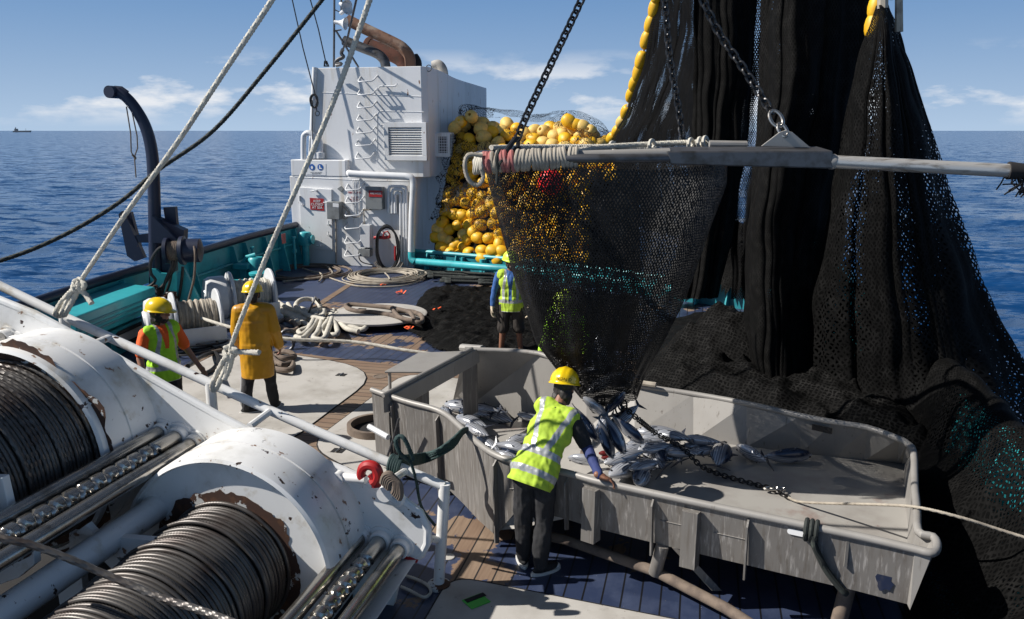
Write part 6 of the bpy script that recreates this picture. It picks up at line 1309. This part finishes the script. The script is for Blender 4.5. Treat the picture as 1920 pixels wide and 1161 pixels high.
pile = thing('net_pile', 'tall pile of black netting stowed in the well under the yellow floats', 'net pile', tuple(V(P1[0, 60])))
pm = grid_mesh('pile_body', P1); po = link_mesh(pm, 'pile_body', 'net_heap', pile)
Pn = P1.copy(); du = np.gradient(P1, axis=1); dv = np.gradient(P1, axis=0); nn = np.cross(du, dv); nn /= np.linalg.norm(nn, axis=2, keepdims=True)+1e-9
if nn[20, 60, 1] > 0: nn = -nn
bvh = BVHTree.FromPolygons([V(p) for p in P1.reshape(-1, 3)], [tuple(p.vertices) for p in pm.polygons])
# floats
def float_mesh():
    prof = [(-.5, .12), (-.52, .17), (-.5, .24), (-.42, .37), (-.25, .46), (0, .5), (.25, .46), (.42, .37), (.5, .24), (.52, .17), (.5, .12), (.3, .10), (-.3, .10), (-.5, .12)]
    mb = MB(); mb.lathe((0, 0, 0), (1, 0, 0), prof, 22); me = mb.mesh('float')
    me.polygons.foreach_set('use_smooth', [True]*len(me.polygons)); return me
FM = float_mesh(); FM.materials.append(M['yellow']); FM2 = FM.copy(); FM2.materials.clear(); FM2.materials.append(M['paleyellow'])
FG = 'yellow floats strung on the seine net'
def flt(p, ax, d, ln, lab, pale=False, seed=0):
    o = bpy.data.objects.new('net_float', FM2 if pale else FM); COL.objects.link(o); o.location = p
    o.rotation_euler = V(ax).to_track_quat('X', 'Z').to_euler(); o.rotation_euler.rotate_axis('X', rf.uniform(0, 6)); o.scale = (ln, d, d)
    tag(o, lab, 'float', FG)
def onpile(px, py, off=.12):
    d = ray(px, py).normalized(); h = bvh.ray_cast(V((0, 0, H)), d)
    if h[0] is None: h2 = U(px, py, 21.8); return h2
    return h[0]-d*off
strs = [
 [(853, 239), (864, 229)], [(884, 219), (893, 228), (902, 242), (922, 248), (951, 256), (975, 263), (996, 274)], [(864, 229), (872, 238), (880, 262), (886, 281)], [(934, 268), (913, 279), (940, 283), (958, 285)],
 [(1033, 240), (1051, 240), (1075, 245), (1088, 253), (1082, 267), (1099, 272)], [(1067, 228), (1081, 235), (1093, 239), (1107, 248), (1112, 258), (1109, 269)], [(1123, 273), (1133, 268)],
 [(857, 300), (865, 308), (862, 325)], [(865, 280), (877, 275), (910, 279)], [(840, 380), (857, 375), (875, 381)], [(857, 347), (846, 333), (850, 320)], [(907, 342), (920, 335), (925, 360)], [(887, 364), (905, 369), (922, 378)],
 [(837, 397), (852, 402), (867, 404), (887, 401), (905, 397), (921, 387)], [(830, 417), (822, 430), (842, 431), (859, 422), (880, 421), (902, 422), (925, 420)], [(817, 445), (830, 445), (840, 451), (877, 449), (870, 439), (887, 435), (896, 446), (917, 447), (935, 440), (937, 457)],
 [(830, 465), (845, 474), (860, 478), (880, 475), (904, 470), (925, 471)], [(823, 478), (837, 482), (857, 486), (905, 484), (935, 487)], [(860, 455), (850, 462), (870, 464)], [(1055, 250), (1060, 262), (1040, 256), (1022, 248)], [(1000, 262), (1018, 268), (1036, 272), (1060, 278)], [(905, 231), (925, 240), (940, 246)], [(1104, 284), (1086, 284), (1066, 290)], [(897, 297), (905, 310), (915, 325)]]
used = []
def place(px, py, nx, ny, lab, d=None):
    p = onpile(px, py); q = onpile(nx, ny); ax = (q-p); ax = ax.normalized() if ax.length > .05 else VX
    ax = (ax+V((rf.uniform(-.3, .3), rf.uniform(-.3, .3), rf.uniform(-.3, .3)))).normalized()
    dd = (rf.uniform(.31, .36) if px < 900 or py > 300 else rf.uniform(.35, .40)); pale = rf.random() < (.55 if py < 300 else .06); flt(p, ax, dd, dd*rf.uniform(.95, 1.12), flab(px, py, pale), pale=pale); used.append((px, py))
def flab(x, y, pale):
    r = 'on the very top' if y < 245 else 'high' if y < 275 else 'in the upper part' if y < 330 else 'halfway up' if y < 390 else 'rather low' if y < 430 else 'low' if y < 460 else 'in the bottom row'
    c = 'against the deckhouse' if x < 850 else 'near the deckhouse' if x < 885 else 'just left of the brail net' if x < 925 + max(0, y-400)*.1 else 'behind the rope wrapped hoop end' if x < 985 and y < 310 else 'behind the hoop tube' if y < 310 and x < 1070 else 'by the hanging float line' if y < 310 else 'through the left of the brail net' if x < 1010 else 'through the middle of the brail net'
    return ('pale float ' if pale else 'yellow float ')+r+' on the pile, '+c
lab1 = None
for st_ in strs:
    for i, (x, y) in enumerate(st_):
        nx, ny = st_[i+1] if i+1 < len(st_) else (2*x-st_[i-1][0], 2*y-st_[i-1][1]); place(x, y, nx, ny, lab1)
tries = 0
while len(used) < 270 and tries < 6000:
    tries += 1; x, y = rf.uniform(835, 1165), rf.uniform(232, 492)
    if y < 300 and rf.random() < .3: continue
    if x > 1100 and y > 330: continue
    if min((x-a)**2+(y-b)**2 for a, b in used) < (15 if x > 940 else 16)**2: continue
    if bvh.ray_cast(V((0, 0, H)), ray(x, y).normalized())[0] is None: continue
    place(x, y, x+rf.uniform(-10, 10), y+rf.uniform(-10, 10), 'yellow float half buried in the stowed net pile', None)
rfp = onpile(1032, 341, .75); mb = MB(); mb.ell(rfp, .32, .32, .34, 28); tag(mb.build('red_buoy', 'redf'), 'round red buoy among the yellow floats seen through the brail net', 'buoy')
# lines between floats
mb = MB()
for st_ in strs[1:2]+strs[13:17]:
    P = [onpile(x, y, .16) for x, y in st_]; mb.tube(cat(P, 4), .035, n=6)
mb.build('float_line', 'ropek', pile)
# loose netting over the floats
lay = P1+nn*.36
for i in range(lay.shape[0]):
    for j in range(lay.shape[1]): lay[i, j] += np.array(tuple(noise.noise_vector(V(lay[i, j])*1.7)))*.12
r_, c_ = lay.shape[:2]; me = grid_mesh('net_cover', lay); bm = bmesh.new(); bm.from_mesh(me); kill = []
for f in bm.faces:
    c = f.calc_center_median(); n_ = noise.noise(c*V((.9, .9, 1.4))+V((3, 1, 5))) if 0 else noise.noise(V((c.x*.8, c.y*.8, c.z*1.5+4)))
    if n_ < .02: kill.append(f)
bmesh.ops.delete(bm, geom=kill, context='FACES'); bm.to_mesh(me); bm.free(); link_mesh(me, 'net_cover', 'net_cover', pile)
# hanging float line on the edge of the see-through net
hang = [(1147, 258, 18), (1157, 246, 17.6), (1165, 229, 17.2), (1174, 210, 16.8), (1184, 178, 16.4), (1190, 157, 16.2), (1197, 136, 16), (1202, 113, 15.9), (1212, 75, 15.8), (1220, 45, 15.7), (1227, 17, 15.6), (1232, -12, 15.5), (1237, -40, 15.5)]
for i, (x, y, Y) in enumerate(hang):
    p = D(x, y, Y-.15); q = D(*hang[i+1][:2], hang[i+1][2]-.15) if i+1 < len(hang) else p+V((.05, 0, .3)); flt(p, q-p, .235, .33, ('dusty' if i == 2 else 'yellow')+' oval float '+('where the hanging line meets the pile' if y > 220 else 'partway up the line hanging beside the tall net' if y > 100 else 'near the picture top on the line beside the tall net'), i in (2,))
mb = MB(); mb.tube([D(x, y, Y-.15) for x, y, Y in hang], .025, n=6); tag(mb.build('float_line', 'ropew'), 'pale line threaded through the hanging yellow floats', 'rope')
for x, y, lab in ((1643, 14, 'yellow float at the very top beside the tip of the tent shaped net'), (1637, 48, 'yellow float tucked under the top one at the tent net tip')):
    flt(D(x, y, 9.6), V((.1, 0, 1)), .19, .26, lab)
# netting behind, right part of the well
heap('stern_net_heap', [(1180, 560), (1260, 540), (1290, 470), (1500, 480), (1560, 560), (1400, 560), (1300, 548)], 1.1, .06, 5.1, 'net_heap', 'dark net heap beyond the coaming between the hanging folds', z0=.3, ridge=.3, edge=.9)
# ---------------------------------------------------------------- people
def frame(fwd, up):
    z = V(up).normalized(); y = V(fwd); y = (y-z*y.dot(z)).normalized(); return y.cross(z), y, z
def hand(mb, w, d, pn, side, curl=.5, fr=.0085, sc=1.):
    """w wrist, d pointing direction, pn palm normal (curl direction), side: thumb side vector"""
    d = V(d).normalized(); pn = V(pn); pn = (pn-d*pn.dot(d)).normalized(); s = V(side); s = (s-d*s.dot(d)-pn*s.dot(pn)).normalized()
    mb.ell(w+d*.05*sc, .041*sc, .017*sc, .056*sc, 14, s, pn, d); mb.cap(w-d*.02, w+d*.03*sc, .027*sc, .027*sc, 10)
    for i, (o, l) in enumerate(((.031, .072), (.0105, .080), (-.0105, .075), (-.031, .060))):
        p = w+d*(.088*sc)+s*(o*sc); a = 0; dirv = d
        for k, q in enumerate((.44, .32, .24)):
            a += curl*(.55 if k == 0 else .75)*(1+.12*i); dirv = (d*cos(a)+pn*sin(a)).normalized(); e = p+dirv*(l*q*sc*1.05); mb.cap(p, e, fr*sc*(1-.06*k), fr*sc*(.94-.06*k), 8); p = e
    p = w+d*.025*sc+s*.030*sc; t1 = (d*.72+s*.62+pn*.25).normalized(); e = p+t1*.042*sc; mb.cap(p, e, .013*sc, .0105*sc, 8); e2 = e+(d*.85+s*.15+pn*.45).normalized()*.034*sc; mb.cap(e, e2, .0105*sc, .009*sc, 8)
def standing(base, yaw, h=1.75, lean=0., fwd=None, feet=.13, bendarm=(.15, .15), stride=0., armout=(.12, .12)):
    s = h/1.75; c, n = cos(yaw), sin(yaw); X, Y = V((c, n, 0)), V((-n, c, 0)); B = V(base)
    P = lambda x, y, z: B+X*(x*s)+Y*(y*s)+V((0, 0, z*s))
    ly = lambda z: lean*(z-.92); J = {}
    J['X'], J['Y'] = X, Y
    J['pel'] = P(0, 0, .95); J['neck'] = P(0, ly(1.47)*1, 1.46-.12*lean); J['head'] = P(0, ly(1.6)*1.15+.02, 1.615-.22*lean)
    for k, q in (('R', 1), ('L', -1)):
        J['sh'+k] = P(.185*q, ly(1.42), 1.405-.12*lean); J['el'+k] = P((.185+armout[q < 0])*q, ly(1.42)+bendarm[q < 0]*.10, 1.13-.12*lean); J['wr'+k] = P((.20+armout[q < 0]*1.1)*q, ly(1.42)+bendarm[q < 0], .88-.12*lean+.2*bendarm[q < 0])
        J['hip'+k] = P(.09*q, 0, .92); J['kn'+k] = P((.09+(feet-.09)*.5)*q, .03+stride*q*.5, .49); J['an'+k] = P(feet*q, stride*q, .085); J['toe'+k] = (Y+X*.2*q).normalized()
    return J
def make_person(label, J, headf, o, detail=.0085, group='deck crew in hard hats'):
    t = thing('person', label, 'person', (J['pel'].x, J['pel'].y, 0), group)
    ax = (J['neck']-J['pel']); L_ = ax.length; az = ax.normalized(); sx = (J['shR']-J['shL']).normalized(); ay = az.cross(sx).normalized(); sx = ay.cross(az)
    T = lambda x, y, z: J['pel']+sx*x+ay*y+az*z
    def torso(mb, g=0., lowz=-.02, low=.0, sh=True, ty=0.):
        mb.ell(T(0, -.01, lowz), .165+g+low, .125+g+low, .13+g, 18, sx, ay, az); mb.ell(T(0, .0, .17), .148+g, .108+g+ty, .20+g, 18, sx, ay, az); mb.ell(T(0, 0, .34), .168+g, .118+g, .17+g, 18, sx, ay, az)
        if sh: mb.cap(J['shR'].lerp(J['shL'], .12), J['shR'].lerp(J['shL'], .88), .062+g, .062+g, 12); mb.cap(T(0, -.01, L_-.06), J['neck'], .09+g*.5, .06, 10)
    # body ------------------------------------------------------
    mb = MB(); torso(mb)
    hx, hy, hz = frame(*headf); Hc = J['head']; HP = lambda x, y, z: Hc+hx*x+hy*y+hz*z
    mb.cap(J['neck']-az*.05, Hc-hz*.03-hy*.01, .058, .056, 12)
    mb.ell(HP(0, -.01, .02), .076, .094, .100, 20, hx, hy, hz); mb.ell(HP(0, .025, -.045), .060, .066, .070, 16, hx, hy, hz); mb.cap(HP(-.02, .068, -.085), HP(.02, .068, -.085), .022, .022, 8)
    mb.cap(HP(0, .088, .015), HP(0, .112, -.018), .011, .017, 8); mb.cap(HP(-.014, .105, -.022), HP(.014, .105, -.022), .010, .010, 8)      # nose
    mb.cap(HP(-.045, .078, .035), HP(.045, .078, .035), .013, .013, 8)       # brow
    mb.cap(HP(-.022, .088, -.050), HP(.022, .088, -.050), .009, .009, 8); mb.cap(HP(-.018, .086, -.060), HP(.018, .086, -.060), .009, .009, 8)    # lips
    for q in (-1, 1):
        mb.ell(HP(.078*q, -.012, -.004), .010, .020, .032, 10, hx, hy, hz); mb.ell(HP(.045*q, .055, -.018), .025, .025, .022, 10, hx, hy, hz)
    for k, q in (('R', 1), ('L', -1)):
        mb.cap(J['sh'+k], J['el'+k], .052, .041, 12); mb.cap(J['el'+k], J['wr'+k], .041, .027, 12)
        mb.cap(J['hip'+k], J['kn'+k], .085, .058, 12); mb.cap(J['kn'+k], J['an'+k], .056, .038, 12); mb.ell(J['kn'+k].lerp(J['an'+k], .28)-J['toe'+k]*.015, .052, .055, .11, 10)
        mb.cap(J['an'+k]-V((0, 0, .03)), J['an'+k]+J['toe'+k]*.13-V((0, 0, .045)), .038, .03, 10)
        hd = J.get('hd'+k) or ((J['wr'+k]-J['el'+k]).normalized(), -sx*q, J['Y'], .6)
        if o.get('glove') is None: hand(mb, J['wr'+k], *hd, sc=1.08 if detail < .007 else 1.15, fr=.0085 if detail < .007 else .0105)
        else:
            mb.cap(J['wr'+k], J['wr'+k]+V(hd[0])*.05, .028, .028, 10)
    body = link_mesh(shaped(mb.mesh('b'), detail, 3), 'body', o.get('skin', 'skin'), t)
    if o.get('glove'):
        for k, q in (('R', 1), ('L', -1)):
            mb = MB(); hd = J.get('hd'+k) or ((J['wr'+k]-J['el'+k]).normalized(), -sx*q, J['Y'], .6); hand(mb, J['wr'+k], *hd, sc=1.22, fr=.0115); mb.cap(J['wr'+k]-V(hd[0])*.05, J['wr'+k]+V(hd[0])*.02, .036, .034, 10)
            link_mesh(shaped(mb.mesh('g'), .007, 3), 'glove', o['glove'], t)
    for q in (-1, 1):
        mb = MB(); mb.ell(HP(.030*q, .079, .012), .013, .008, .009, 12, hx, hy, hz); mb.build('eye', 'eyew', t); mb = MB(); mb.ell(HP(.030*q, .085, .012), .005, .003, .0055, 8, hx, hy, hz); mb.build('pupil', 'blk', t)
    # hair --------------------------------------------------------
    mb = MB(); mb.ell(HP(0, -.022, .030), .088, .098, .102, 18, hx, hy, hz); mb.ell(HP(0, -.055, -.045), .072, .055, .065, 14, hx, hy, hz)
    if o.get('long'):
        mb.ell(HP(.0, -.05, -.08), .085, .06, .075, 14, hx, hy, hz); mb.ell(HP(.05, -.02, -.09), .035, .05, .06, 10, hx, hy, hz); mb.ell(HP(-.05, -.02, -.09), .035, .05, .06, 10, hx, hy, hz)
    for q in (-1, 1): mb.ell(HP(.074*q, .008, -.01), .014, .03, .045, 10, hx, hy, hz)
    me = shaped(mb.mesh('h'), .008, 2, .020, 14); 
    link_mesh(me, 'hair', 'hair', t)
    if o.get('beard'):
        mb = MB(); mb.ell(HP(0, .045, -.078), .058, .052, .042, 14, hx, hy, hz); 
        for q in (-1, 1): mb.ell(HP(.058*q, .03, -.05), .016, .035, .045, 10, hx, hy, hz)
        link_mesh(shaped(mb.mesh('h'), .007, 2, .008, 20), 'beard', 'hair', t)
    # helmet --------------------------------------------------------
    vs = []; fs = []; n, m = 48, 16; hcen = HP(0, -.008, .062); tilt = o.get('tilt', .06); ty_, tz_ = (hy*cos(tilt)-hz*sin(tilt)), (hz*cos(tilt)+hy*sin(tilt))
    for i in range(m+1):
        th = pi/2*i/m
        for k in range(n):
            a = 2*pi*k/n; x, y, z = sin(th)*cos(a), sin(th)*sin(a), cos(th)
            r = 1+.05*math.exp(-(x/.16)**2)*(z > .05)*min(1, z*3)+.025*(math.exp(-((abs(x)-.42)/.07)**2))*min(1, max(z, 0)*2)
            vs.append(hcen+hx*(x*.126*r)+ty_*(y*.154*r)+tz_*(z*.124*r))
    lipr = [(1.02, -.012), (1.10, -.020), (1.10, -.026), (.98, -.024)]
    for (q, dz) in lipr:
        for k in range(n):
            a = 2*pi*k/n; pk = max(0, sin(a))**3*.30 if q > 1.05 else 0
            vs.append(hcen+hx*(cos(a)*.126*q)+ty_*(sin(a)*.154*(q+pk))+tz_*(dz-.012*pk*3))
    for i in range(m+len(lipr)):
        for k in range(n): fs.append((i*n+k, (i+1)*n+k, (i+1)*n+(k+1) % n, i*n+(k+1) % n))
    mb = MB(); mb.add(vs, fs); hm = mb.build('hard_hat', o['hat'], t, 50)
    if o.get('hat_text'):
        me = textmesh(o['hat_text'], .038, (0, 0, 0), (1, 0, 0), (0, 1, 0), 0, .0005)
        for v in me.vertices:
            a = pi*1.5+v.co.x/.125+o.get('text_a', 0); v.co = hcen+hx*(cos(a)*.1325)+ty_*(sin(a)*.161)+tz_*(.018+v.co.y)
        link_mesh(me, 'hat_lettering', 'tee', hm, False)
    # clothes --------------------------------------------------------
    def cloth(nm, prims, m, amp=.010, sc=9., vox=None, mats=None, fn=None, seed=1):
        mb = MB(); prims(mb); me = shaped(mb.mesh(nm), vox or detail*1.15, 4, amp, sc, seed)
        ob_m = mats or m; off = None
        if fn:
            P0 = J['pel']; idx = []
            for p in me.polygons:
                c = p.center-P0; idx.append(fn(c.dot(sx), c.dot(ay), c.dot(az), p.center.z))
            o_ = link_mesh(me, nm, ob_m, t); me.polygons.foreach_set('material_index', idx); return o_
        return link_mesh(me, nm, ob_m, t)
    slv = o.get('sleeve', 'long')
    def shirt(mb):
        torso(mb, .014)
        for k in 'RL':
            mb.cap(J['sh'+k], J['el'+k], .066, .056, 12)
            if slv == 'long': mb.cap(J['el'+k], J['el'+k].lerp(J['wr'+k], .93), .056, .042, 12)
    def shirt_short(mb):
        torso(mb, .014)
        for k in 'RL': mb.cap(J['sh'+k], J['sh'+k].lerp(J['el'+k], .80), .070, .066, 12)
    if o.get('coat'):
        def coat(mb):
            torso(mb, .045, ty=.02); 
            for z in np.arange(.30, -.46, -.045): mb.ell(T(0, 0, z), .213-.03*max(0, z)+.02*max(0, -z), .170+.015*max(0, -z), .12, 22, sx, ay, az)
            for k in 'RL': mb.cap(J['sh'+k], J['el'+k], .092, .084, 12); mb.cap(J['el'+k], J['el'+k].lerp(J['wr'+k], .98), .084, .07, 12)
            mb.cap(T(-.07, -.07, L_-.02), T(.07, -.07, L_-.02), .055, .055, 10); mb.ell(T(0, -.12, L_-.09), .11, .05, .10, 12, sx, ay, az)
        cm = cloth('raincoat', coat, 'coat', .013, 5., seed=3)
        bm = bmesh.new(); bm.from_mesh(cm.data); bmesh.ops.bisect_plane(bm, geom=bm.verts[:]+bm.edges[:]+bm.faces[:], plane_co=V((0, 0, o['hem'])), plane_no=(0, 0, -1), clear_outer=True); bm.to_mesh(cm.data); bm.free(); cm.data.polygons.foreach_set('use_smooth', [True]*len(cm.data.polygons))
    elif slv == 'split':
        cloth('shirt', shirt_short, 'tee')
        for k in 'RL':
            mb = MB(); mb.cap(J['sh'+k].lerp(J['el'+k], .72), J['el'+k], .058, .050, 12); mb.cap(J['el'+k], J['el'+k].lerp(J['wr'+k], .97), .050, .036, 12); link_mesh(shaped(mb.mesh('s'), detail, 4, .006, 12), 'arm_sleeve', 'sleeve', t)
    else: cloth('shirt', shirt if slv == 'long' else shirt_short, o['shirt'])
    if o.get('vest'):
        def vest(mb): torso(mb, .034, lowz=-.03, low=.012); [mb.ell(T(0, 0, z), .198, .160, .11, 18, sx, ay, az) for z in (-.14, -.09, -.04, .01, .06)]
        cen = o.get('open', None)
        def fn(x, y, z, wz):
            if y > 0 and cen and abs(x-cen[0]) < cen[1]*(.5+max(0, z-.25)*cen[2]) and z > cen[3]: return 2
            if -.175 < z < -.125 or .01 < z < .06: return 1
            if z > .01 and .075+.02*sin(z*9) < abs(x) < .120+.02*sin(z*9): return 1
            return 0
        def fnA(x, y, z, wz):
            xx = x-.02
            if .085 < z < .145 or -.085 < z < -.03: return 1
            if z > .085 and (abs(abs(xx)-(.05+.22*(z-.1))) < .024): return 1
            return 0
        vm = cloth('hi_vis_vest', vest, 'vest', .019, 7., mats=[o['vest'], 'tape', o.get('shirt', 'tee')], fn=fnA if o.get('backstraps') else fn, seed=5, vox=.0075)
        bm = bmesh.new(); bm.from_mesh(vm.data); bmesh.ops.bisect_plane(bm, geom=bm.verts[:]+bm.edges[:]+bm.faces[:], plane_co=T(0, 0, -.155)-wloc(t), plane_no=-az+ay*.15, clear_outer=True); bm.to_mesh(vm.data); bm.free(); vm.data.polygons.foreach_set('use_smooth', [True]*len(vm.data.polygons))
    def legs(mb):
        mb.ell(T(0, 0, -.02), .178, .140, .15, 16, sx, ay, az)
        for k in 'RL':
            if o.get('shorts'): mb.cap(J['hip'+k], J['hip'+k].lerp(J['kn'+k], .92), .108, .098, 12)
            else: mb.cap(J['hip'+k], J['kn'+k], .106, .084, 12); mb.cap(J['kn'+k], J['an'+k]+V((0, 0, .02)), .084, .068, 12)
    cloth('shorts' if o.get('shorts') else 'trousers', legs, o['legs'], .014, 8.)
    if o.get('stripe'):
        mb = MB(); 
        for k in 'L':
            a, b, c = J['hip'+k], J['kn'+k], J['an'+k]; mb.tube([b.lerp(a, .3)-sx*.088-ay*.03, b-sx*.086-ay*.03, c-sx*.072-ay*.03+V((0, 0, .05))], .008, n=5)
        mb.build('leg_stripe', 'signw', t)
    for k in 'RL':
        a = J['an'+k]; f = J['toe'+k]; s_ = V((f.y, -f.x, 0)); sh = MB()
        g0 = V((a.x, a.y, 0)); sh.ell(g0+f*.055+V((0, 0, .045)), .048, .135, .040, 16, s_, f, V((0, 0, 1))); sh.cap(g0-f*.01+V((0, 0, .06)), g0+V((0, 0, .115)), .050, .048, 10); so_ = link_mesh(shaped(sh.mesh('s'), .008, 3), 'shoe', 'shoe', t)
        out = [g0+f*(.055+.150*sin(x))+s_*(.052*cos(x)*(1+.12*sin(x))) for x in np.linspace(0, 2*pi, 24, False)]
        mb = MB(); mb.prism([p+V((0, 0, .002)) for p in out], (0, 0, .026)); mb.build('sole', 'sole', so_, 30)
        mb = MB(); mb.ell(g0+f*.165+V((0, 0, .036)), .036, .034, .022, 10, s_, f, V((0, 0, 1))); mb.build('toe_cap', 'sole', so_)
    return t
# A: leaning over the bin, back to the camera
J = {'X': V((1, 0, 0)), 'Y': V((.2, 1, 0)).normalized()}
J['pel'] = V((.195, 6.24, .95)); J['neck'] = V((.40, 6.52, 1.37)); J['head'] = V((.455, 6.67, 1.505))
J['shR'] = V((.525, 6.42, 1.30)); J['shL'] = V((.255, 6.59, 1.37)); J['elR'] = V((.64, 6.36, 1.07)); hp = G(1126, 899, .945); J['wrR'] = hp+V((-.01, .0, .035))
J['elL'] = V((.34, 6.88, 1.25)); J['wrL'] = V((.56, 6.98, 1.12))
fL, fR = G(981, 1058), G(1013, 1076)
J['hipL'] = V((.105, 6.27, .90)); J['hipR'] = V((.275, 6.21, .90)); J['knL'] = V((.10, 6.30, .49)); J['knR'] = V((.27, 6.25, .49)); J['anL'] = V((fL.x, fL.y, .085)); J['anR'] = V((fR.x, fR.y, .085)); J['toeL'] = V((-.15, 1, 0)).normalized(); J['toeR'] = V((.85, .5, 0)).normalized()
J['hdR'] = (V((.75, -.1, -.28)), V((.1, -.2, -1)), V((.2, .9, 0)), .55); J['hdL'] = (V((.8, .3, -.4)), V((0, 0, -1)), V((.3, .9, 0)), .5)
make_person('person in yellow-green vest and yellow hard hat leaning over the bin', J, (V((.35, 1, -.25)), V((.12, .30, 1))), dict(hat='helmet', vest='vest', shirt='tee', sleeve='split', legs='denim', long=True, backstraps=True, skin='skind', hat_text='NON D', text_a=.25, tilt=-.02), detail=.0065)
# B: mustard coat
b = G(489, 771); J = standing((b.x, b.y, 0), R(6), 1.74, feet=.17, bendarm=(.10, .10), armout=(.07, .05), stride=.07)
J['toeL'] = V((.35, -.9, 0)).normalized()*1; J['toeL'] = V((.9, .35, 0)).normalized(); J['toeR'] = V((.1, 1, 0)).normalized()
make_person('person in mustard oilskin coat and yellow hard hat seen from behind', J, (V((-.05, 1, -.1)), V((0, .06, 1))), dict(hat='helmet', coat=True, hem=.50, legs='denim', skin='skind', stripe=True, shirt='tee'))
# C: vest man in profile
yw = math.atan2(-.80, -.60); J = standing((-4.12, 9.1, 0), yw, 1.76, bendarm=(.12, .25), armout=(.10, .10))
make_person('bearded person in yellow hard hat, green vest and orange shirt behind handrail', J, (V((1, -.12, -.06)), V((0, 0, 1))), dict(hat='helmet', vest='vest2', shirt='orange', sleeve='short', legs='denim', beard=True, long=True, open=(.02, .035, 3.4, .27)))
# D: stern man
b = G(958, 672); J = standing((b.x, b.y, 0), R(176), 1.76, feet=.17, bendarm=(.05, .10), armout=(.09, .09))
make_person('person in shorts, blue top, gloves and vest standing behind the bin', J, (V((.35, -1, -.15)), V((0, 0, 1))), dict(hat='limehat', vest='vest', shirt='bluetop', sleeve='long', legs='shorts', shorts=True, glove='glove', skin='skind', beard=True, open=(0, .05, 3.2, .05)))
# E: behind the brail net
J = standing((.74, 10.45, 0), R(165), 1.72, lean=.35, bendarm=(.35, .30), armout=(.05, .12))
make_person('person in a lime hard hat and bright green vest bending behind the black brail net', J, (V((-.3, -1, -.5)), V((0, -.35, 1))), dict(hat='limehat', vest='vest2', shirt='vest2', sleeve='long', legs='shorts', skin='skind'))
bpy.data.scenes.remove(TS)
